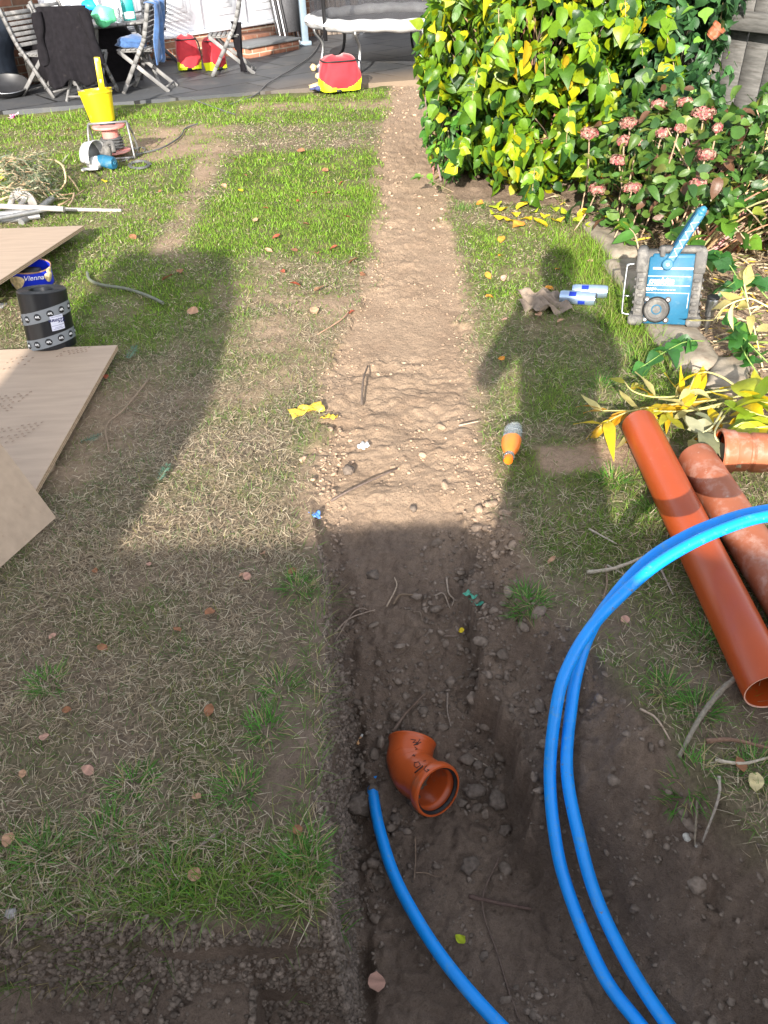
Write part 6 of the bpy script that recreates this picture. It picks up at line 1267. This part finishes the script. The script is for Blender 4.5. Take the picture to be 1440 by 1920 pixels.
for (px, py, yy, r) in [(1237, 195, 4.5, .048), (1285, 192, 4.45, .055), (1320, 213, 4.2, .062), (1180, 232, 4.5, .05), (1195, 268, 4.3, .045), (1160, 300, 4.3, .045), (1325, 290, 3.9, .048), (1242, 250, 4.2, .04), (1120, 355, 4.35, .048), (1186, 352, 4.2, .045), (1170, 265, 4.3, .038), (1105, 250, 4.6, .05), (1275, 240, 4.1, .04), (1310, 345, 3.8, .035), (1345, 240, 4.0, .032)]:
    c = Y(px, py, yy - .24); n = 110; r *= random.uniform(.6, 1.0); d = rdir(n, -.6, 1); pos = np.array(c)[None] + d * np.array([r * random.uniform(.8, 1.2), r, r * random.uniform(.45, .8)])[None] * rng.uniform(.65, 1.15, (n, 1))
    parts = []; 
    for k in range(4):
        an = rng.uniform(0, 6.28, n); a1 = norm(np.cross(d, rng.normal(size=(n, 3)))); parts.append(leaves('oval', pos - np.array(hy.location), a1, d, rng.uniform(.012, .017, n), pal(n, [(.44, .10, .11), (.48, .22, .19), (.42, .30, .23), (.20, .10, .07), (.30, .21, .14)], [2, 3, 2.5, 2, 1.5])))
    V, F, Cc = merge(parts); raw_mesh('flower_head', V, F, M['petal'], col=Cc, parent=hy)
    mb = MB(); mb.col = (.42, .30, .20); gp = Vector((c.x + random.uniform(-.08, .08), c.y + random.uniform(0, .15), .0)); mb.tube([q - hy.location for q in smoothpath([c, (c + gp) / 2 + Vector((.02, .02, 0)), gp], 5)], .004, 6); mb.build('flower_stem', M['twig'], hy, True, col=True)
# leaves crowding the flower heads
n = 560; hh = []
for (px, py, yy) in [(1237, 205, 4.3), (1290, 215, 4.2), (1330, 240, 4.0), (1180, 250, 4.3), (1165, 320, 4.1), (1325, 320, 3.7), (1240, 280, 4.0), (1130, 370, 4.15), (1190, 375, 4.0), (1280, 330, 3.8), (1370, 260, 3.8), (1400, 330, 3.6), (1350, 380, 3.5), (1250, 380, 3.8), (1420, 230, 3.8)]:
    hh.append(np.array(Y(px, py, yy)) + rng.normal(0, .09, (n // 14, 3)) * np.array([1, .8, .8]))
hh = np.concatenate(hh); n = len(hh); V, F, Cc = leaves('oval', hh - np.array(hy.location), rdir(n, -.6, .3), rdir(n, .1, 1) + np.array([0, -.4, .2]), rng.uniform(.04, .08, n), pal(n, [(.055, .13, .022), (.10, .18, .03), (.03, .08, .02), (.14, .07, .04), (.18, .20, .04)], [5, 4, 3, 1.2, 1.2])); raw_mesh('upper_leaves', V, F, M['leaf'], col=Cc, parent=hy)
# bed floor plants
def sprays(name, lab, cat, items, kind, size, cols, wts, stemcol=(.6, .55, .22), grp=None):
    """items: list of (stem pixel path with z, leaf count, tip spread)"""
    base = G(items[0][0][0][0], items[0][0][0][1], 0); t = thing(name, lab, cat, base, group=grp); mb = MB(); P_ = []; D_ = []
    for (path, nl, spread, r) in items:
        sp = smoothpath([G(*q) for q in path], 6); mb.col = stemcol; mb.tube([q - base for q in sp], [r * (1 - .5 * k / len(sp)) for k in range(len(sp))], 7)
        for i in range(nl):
            u = random.random() ** .5; q = sp[min(len(sp) - 1, int(u * len(sp)))]; dr = (sp[-1] - sp[-3]).normalized(); P_.append(tuple(q - base)); D_.append(tuple(dr * .9 + Vector((random.gauss(0, spread), random.gauss(0, spread), random.gauss(.12, .25)))))
    mb.build('stems', M['twig'], t, True, col=True); n = len(P_)
    nn = np.array([0, 0, 1.0])[None] + rng.normal(0, .45, (n, 3)); P2 = np.array(P_); P2[:, 2] = np.maximum(P2[:, 2], .02 + rng.uniform(0, .03, n))
    V, F, Cc = leaves(kind, P2, np.array(D_), nn, rng.uniform(*size, n), pal(n, cols, wts, .15)); V[:, 2] = np.maximum(V[:, 2], .004); raw_mesh('leaves', V, F, M['leaf'], col=Cc, parent=t); return t
SHOOTS = 1
YC = [(.62, .46, .015), (.58, .36, .02), (.52, .46, .18), (.42, .40, .03), (.50, .25, .02)]
sprays('peony', 'felled peony with bright yellow leaves lying along its pale stems above the glossy orange pipe', 'peony', [
    ([(1440, 722, .05), (1330, 735, .06), (1240, 745, .07), (1190, 735, .09), (1170, 715, .10)], 13, .55, .004), ([(1440, 735, .04), (1320, 752, .05), (1230, 762, .06), (1170, 775, .07), (1125, 800, .05)], 15, .45, .004),
    ([(1420, 750, .05), (1330, 765, .04), (1250, 778, .04), (1215, 800, .03)], 9, .6, .004), ([(1430, 765, .06), (1380, 790, .06), (1330, 800, .05), (1290, 830, .05)], 7, .55, .004),
    ([(1400, 740, .08), (1350, 705, .12), (1310, 700, .12), (1290, 735, .10)], 6, .7, .004), ([(1380, 750, .06), (1290, 770, .05), (1200, 770, .06), (1130, 770, .06)], 12, .5, .004)],
    'lance', (.075, .13), YC, [5, 4, 3, 1.5, 1.2], (.42, .38, .15))
sprays('peony', 'pale peony leaves drooping behind the dusty orange pipe end', 'peony', [([(1355, 770, .05), (1335, 800, .09), (1310, 815, .10)], 5, .9, .004), ([(1360, 775, .04), (1340, 812, .1), (1355, 840, .08)], 3, .6, .004)], 'oval', (.075, .11), [(.34, .33, .20), (.24, .25, .14)], [2, 1], (.6, .56, .3))
sprays('peony', 'yellow and green broad leaves at the right edge above the socket fitting', 'peony', [([(1480, 790, .05), (1430, 780, .08), (1390, 765, .09)], 5, .6, .004), ([(1490, 800, .05), (1440, 800, .09), (1400, 805, .09)], 5, .5, .004), ([(1490, 760, .1), (1440, 755, .12), (1410, 745, .12)], 5, .6, .004)], 'oval', (.10, .15), [(.40, .44, .03), (.75, .55, .02), (.20, .30, .02)], [3, 3, 2], (.5, .5, .15))
sprays('peony', 'single dying cream coloured peony stem rising right of the garden light', 'peony', [([(1430, 690, .0), (1415, 620, .08), (1402, 570, .20), (1398, 560, .25)], 3, .8, .003), ([(1480, 600, .18), (1430, 570, .24), (1400, 560, .25), (1360, 575, .22), (1338, 600, .14)], 5, .7, .0035), ([(1402, 565, .25), (1395, 530, .28), (1398, 515, .29)], 5, .6, .003)], 'lance', (.09, .14), [(.66, .58, .26), (.60, .50, .18)], [2, 1], (.62, .58, .3))
sprays('bramble', 'dark green bramble shoot with toothed leaves in front of the garden light', 'bramble', [([(1330, 640, .02), (1290, 640, .06), (1255, 655, .06), (1200, 690, .03)], 12, .8, .003)], 'heart', (.06, .085), [(.03, .11, .025), (.05, .17, .03)], [1, 1], (.2, .3, .08))
sprays('bramble', 'dark green bramble leaves at the right edge of the bed', 'bramble', [([(1420, 700, .02), (1395, 660, .08), (1385, 630, .10)], 12, .9, .003), ([(1440, 680, .03), (1400, 640, .1), (1370, 610, .12)], 10, .8, .003), ([(1400, 560, .05), (1370, 500, .15), (1340, 480, .16)], 14, .9, .003), ([(1440, 560, .05), (1400, 520, .12), (1360, 540, .12)], 12, .9, .003)], 'heart', (.06, .09), [(.03, .11, .025), (.05, .17, .03), (.09, .22, .03)], [2, 2, 1], (.2, .3, .08))
sprays('bramble', 'leafy green undergrowth directly behind the radio', 'bramble', [([(1340, 520, .02), (1300, 470, .2), (1260, 440, .25)], 14, .9, .004), ([(1200, 480, .02), (1190, 440, .1), (1170, 420, .12)], 10, .9, .004), ([(1420, 480, .02), (1390, 440, .22), (1350, 400, .25)], 16, .9, .004), ([(1440, 440, .1), (1410, 400, .3), (1380, 380, .3)], 12, .9, .004)], 'oval', (.07, .11), [(.07, .19, .03), (.13, .27, .03), (.30, .36, .05)], [3, 2, 1], (.45, .34, .22))
sprays('trailing_shoot', 'thin shoot with round green leaves reaching out over the soil strip', 'shoot', [([(850, 360, .15), (820, 345, .16), (800, 335, .16), (785, 330, .15)], 7, .8, .002)], 'oval', (.05, .07), [(.12, .30, .03), (.2, .38, .05)], [1, 1], (.3, .22, .14))
n = 5000; y = rng.uniform(2.2, 4.9, n); x = rng.uniform(1.1, 2.4, n); k = (x > bedx(y) + .05) & (np.abs(x - 1.23) > .08); x, y = x[k], y[k]; n = len(x); V, F, Cc = scatter(LT['thin'][0], LT['thin'][1], np.stack([x, y, hgt(x, y) + rng.uniform(.0, .03, n)], -1), rdir(n, -.1, .3), rdir(n, .5, 1), rng.uniform(.03, .09, n), pal(n, [(.42, .33, .2), (.28, .2, .12), (.55, .46, .3), (.16, .2, .05), (.6, .42, .05)], [4, 4, 2, 2, 1]))
tag(raw_mesh('leaf_litter', V, F, M['dryleaf'], col=Cc), 'dry straw, stalks and leaf litter over the planting bed', 'leaf litter', kind='stuff')
sprays('small_shrub', 'little yellow green shrub at the left edge beside the cut branches', 'shrub', [([(-10, 365, .0), (0, 340, .08), (8, 320, .14)], 40, .9, .004), ([(-20, 360, .0), (-5, 330, .10), (15, 330, .13)], 40, .9, .004)], 'oval', (.035, .055), [(.40, .46, .06), (.06, .14, .03), (.03, .08, .02)], [3, 3, 2], (.2, .16, .1))
sh_items = []
for (px, py, yy, dx, dz) in [(835, 40, 5.3, -.08, .05), (830, 110, 5.3, -.06, -.08), (830, 190, 5.2, -.05, -.10), (870, 10, 5.1, -.08, .1), (930, 40, 4.75, .02, -.15), (1010, 120, 4.7, .05, -.16), (900, 150, 4.75, -.05, -.18), (960, 260, 4.65, .02, -.15), (1080, 60, 4.7, .1, -.12), (1120, 150, 4.65, .1, -.15), (1060, 220, 4.6, .02, -.16), (870, 280, 4.8, -.05, -.12), (1000, 330, 4.6, .0, -.10), (1180, 90, 4.7, .1, -.12), (1240, 130, 4.65, .1, -.1), (1160, 20, 4.8, .05, -.1), (1090, 320, 4.55, .05, -.1), (1230, 40, 4.7, .08, -.1)]:
    p0 = Y(px, py, yy + .25); p1_ = Y(px, py, yy) + Vector((dx * .4, -.02, .05)); p2_ = Y(px, py, yy - .12) + Vector((dx, 0, dz)); sh_items.append((p0, p1_, p2_))
cs = bpy.data.objects['climbing_shrub']; mb = MB(); PP = []; DD = []
for (p0, p1_, p2_) in sh_items:
    sp = smoothpath([p0, p1_, p2_], 7); mb.col = (.30, .24, .12); mb.tube([q - cs.location for q in sp], [.0035 * (1 - .5 * k / len(sp)) for k in range(len(sp))], 6)
    for i in range(24):
        q = sp[random.randrange(3, len(sp))]; PP.append(tuple(q - cs.location + Vector((random.gauss(0, .012),) * 3))); DD.append((random.gauss(0, .7), random.gauss(-.2, .4), random.gauss(-.7, .4)))
mb.build('overhanging_shoots', M['twig'], cs, True, col=True); n = len(PP)
V, F, Cc = leaves('heart', np.array(PP), np.array(DD), np.array([[0, -.9, .35]]) + rng.normal(0, .4, (n, 3)), rng.uniform(.055, .10, n), pal(n, LGREEN, [5, 5, 3.5, 1, .4, 3])); raw_mesh('shoot_leaves', V, F, M['leaf'], col=Cc, parent=cs)
# garden fence at the top right
gf = thing('garden_fence', 'weathered grey timber fence with a rail and post at the top right corner', 'fence', (2.14, 4.86, 0), radians(-62)); mb = MB()
for k in range(14): mb.box((-.9 + k * .15, .05, .75), (.138, .02, 1.5), Euler((0, 0, .05)), .003)
mb.build('boards', M['fencegrey'], gf); mb = MB(); mb.box((.15, -.03, .86), (2.2, .05, .09), None, .006); mb.box((.15, -.02, 1.12), (2.2, .02, .2), None, .004); mb.build('rail', M['fencegrey'], gf)
for s in (-.55, .75): mb = MB(); mb.box((s, -.07, .8), (.09, .08, 1.6), None, .006); mb.build('fence_post', M['fencegrey'], gf)
q = Y(1352, 46, 4.55); pt_ = thing('terracotta_pot', 'terracotta pot rim peeping out of the ivy at the top right', 'pot', (q.x - .02, q.y + .06, q.z - .06), rot=(.3, .6, 0)); pt_.scale = (.55, .55, .55); mb = MB(); mb.lathe([(.0, 0), (.045, 0), (.062, .09), (.070, .09), (.070, .115), (.062, .115), (.055, .02), (0, .02)], 28); auto(mb.build('pot_wall', M['orange_dusty'], pt_))

# ================================================================ BEHIND THE CAMERA: WHAT CASTS THE SHADE
fb = thing('timber_fence', 'low timber fence behind the photographer throwing the straight shadow over the trench', 'fence', (0, -1.70, 0)); mb = MB()
for k in range(52): mb.box((-3.55 + k * .15 + .075, -.02 - .012 * (k % 2), .70), (.17, .014, 1.40), None, .002)
mb.build('boards', M['fencebrown'], fb); mb = MB(); mb.box((.35, -.02, 1.412), (7.9, .06, .035), None, .004); mb.build('capping', M['fencebrown'], fb); mb = MB(); mb.box((.35, -.06, .4), (7.8, .05, .08)); mb.box((.35, -.06, 1.1), (7.8, .05, .08)); mb.build('rails', M['fencebrown'], fb)
for k in range(5): mb = MB(); mb.box((-3.4 + k * 1.85, -.11, .72), (.09, .09, 1.44)); mb.build('fence_post', M['fencebrown'], fb)
sd = thing('caster_shed', 'unseen shed-like block behind the fence, shaped to throw the angular shadow over the plywood', 'shed', (0, -1.78, 0)); mb = MB(); mb.box((-2.04, -.45, 1.07), (.66, .8, 2.14)); mb.build('shed_walls', M['fencebrown'], sd)
mb = MB(); sil = [(-2.36, 1.86), (-2.62, 2.50), (-2.02, 2.49), (-1.765, 2.20), (-1.70, 1.86)]; m_ = len(sil); mb.add([(x, .03, z) for x, z in sil] + [(x, -.92, z) for x, z in sil], [tuple(range(m_)), tuple(range(2 * m_ - 1, m_ - 1, -1))] + [(i, m_ + i, m_ + (i + 1) % m_, (i + 1) % m_) for i in range(m_)]); mb.build('caster_roof', M['fencegrey'], sd)  # assumed shed; its outline is projected back from the shadow wanted on the lawn
mb = MB(); mb.box((-2.04, -.86, 1.0), (.5, .03, 1.7)); mb.build('door', M['fencegrey'], sd)
# the photographer
ph = thing('person', 'person in dark fleece and jeans holding a phone in both hands', 'person', (0.0, 0, 0))
def skin(name, V_, E_, R_, m, root=0, sub=2, parent=ph):
    me = bpy.data.meshes.new(name); me.from_pydata(V_, E_, []); o = bpy.data.objects.new(name, me); C.objects.link(o); o.parent = parent; s = o.modifiers.new('skin', 'SKIN'); s.use_smooth_shade = True
    if not me.skin_vertices: me.attributes  # created with the modifier below
    import bmesh
    bm = bmesh.new(); bm.from_mesh(me); ly = bm.verts.layers.skin.verify(); bm.verts.ensure_lookup_table()
    for i, v in enumerate(bm.verts): r = R_[i]; v[ly].radius = r if isinstance(r, tuple) else (r, r); v[ly].use_root = (i == root)
    bm.to_mesh(me); bm.free(); me.materials.append(m); ss = o.modifiers.new('sub', 'SUBSURF'); ss.levels = sub; ss.render_levels = sub; return o
bV = [(.02, -.46, .95), (.02, -.46, 1.10), (.02, -.45, 1.28), (.02, -.44, 1.42), (.02, -.44, 1.52), (.02, -.43, 1.59), (.02, -.41, 1.68), (.02, -.41, 1.76),
      (-.15, -.44, 1.44), (-.24, -.34, 1.22), (-.13, -.17, 1.34), (-.075, -.10, 1.375), (.19, -.44, 1.44), (.25, -.34, 1.24), (.15, -.17, 1.34), (.085, -.10, 1.375),
      (-.08, -.46, .88), (-.10, -.44, .50), (-.11, -.47, .09), (-.12, -.36, .04), (.12, -.46, .88), (.15, -.42, .50), (.16, -.47, .09), (.18, -.36, .04)]
bE = [(0, 1), (1, 2), (2, 3), (3, 4), (4, 5), (5, 6), (6, 7), (3, 8), (8, 9), (9, 10), (10, 11), (3, 12), (12, 13), (13, 14), (14, 15), (0, 16), (16, 17), (17, 18), (18, 19), (0, 20), (20, 21), (21, 22), (22, 23)]
bR = [(.14, .11), (.135, .105), (.155, .115), (.15, .11), .062, .058, (.085, .098), (.07, .085), .065, .047, .034, .026, .065, .047, .034, .026, .088, .062, .042, .038, .088, .062, .042, .038]
skin('body', bV, bE, bR, M['fleece'])
skin('trousers', [(.02, -.46, 1.0), (.02, -.46, .93), (-.08, -.46, .86), (-.10, -.44, .50), (-.11, -.47, .12), (.12, -.46, .86), (.15, -.42, .50), (.16, -.47, .12)], [(0, 1), (1, 2), (2, 3), (3, 4), (1, 5), (5, 6), (6, 7)], [(.15, .12), (.15, .12), .098, .072, .06, .098, .072, .06], M['jean'])
mb = MB(); mb.blob((.02, -.395, 1.70), (.078, .096, .118), 2, .02, 24); hd_ = mb.build('head', M['skin'], ph, True)
mb = MB(); mb.blob((.02, -.415, 1.745), (.088, .100, .098), 6, .05, 24); mb.build('hair', M['hair'], ph, True)
mb = MB(); mb.blob((.02, -.300, 1.69), (.012, .016, .022), 1, .0, 10); mb.build('nose', M['skin'], hd_, True)
for s in (-1, 1):
    mb = MB(); mb.blob((.02 + s * .03, -.312, 1.715), (.012, .008, .007), 1, 0, 10); mb.build('eye', M['white_ink'], hd_, True); mb = MB(); mb.blob((.02 + s * .078, -.40, 1.70), (.01, .018, .03), 1, .05, 10); mb.build('ear', M['skin'], hd_, True)
    hx = s * .062
    mb = MB(); mb.blob((hx + s * .012, -.082, 1.385), (.022, .022, .044), 3, .04, 14, Matrix.Rotation(.3 * s, 3, 'Y')); hn_ = mb.build('hand', M['skin'], ph, True)
    for k in range(4):
        z = 1.352 + k * .020; L = (.9, 1.0, 1.05, .95)[k]
        mb = MB(); mb.tube(smoothpath([(hx + s * .022, -.082, z), (hx + s * .016, -.050, z + .004), (hx + s * .002, -.038, z + .006), (hx - s * .018 * L, -.036, z + .008)], 3), [.0095, .0094, .0093, .0092, .0091, .009, .0088, .0085, .008, .0075], 8); mb.build('finger', M['skin'], hn_, True)
    mb = MB(); mb.tube(smoothpath([(hx + s * .012, -.095, 1.37), (hx - s * .004, -.085, 1.395), (hx - s * .020, -.078, 1.405)], 3), [.012, .0115, .011, .0105, .010, .0095, .009], 8); mb.build('thumb', M['skin'], hn_, True)
    mb = MB(); mb.blob((-.115 if s < 0 else .17, -.40, .045), (.05, .14, .045), 2, .03, 16); mb.build('shoe', M['blackcloth'], ph, True)
pn = thing('mobile_phone', 'black mobile phone held up by the person', 'phone', tuple(np.array([0, 0, HC]) + RC @ np.array([.022, -.055, .012]))); pn.rotation_euler = Matrix(RC.tolist()).to_euler(); mb = MB(); mb.box((0, 0, 0), (.072, .148, .008), None, .003); mb.build('phone_body', M['black_metal'], pn); mb = MB(); mb.box((0, 0, .0045), (.066, .14, .001)); mb.build('screen', M['rubber'], pn)
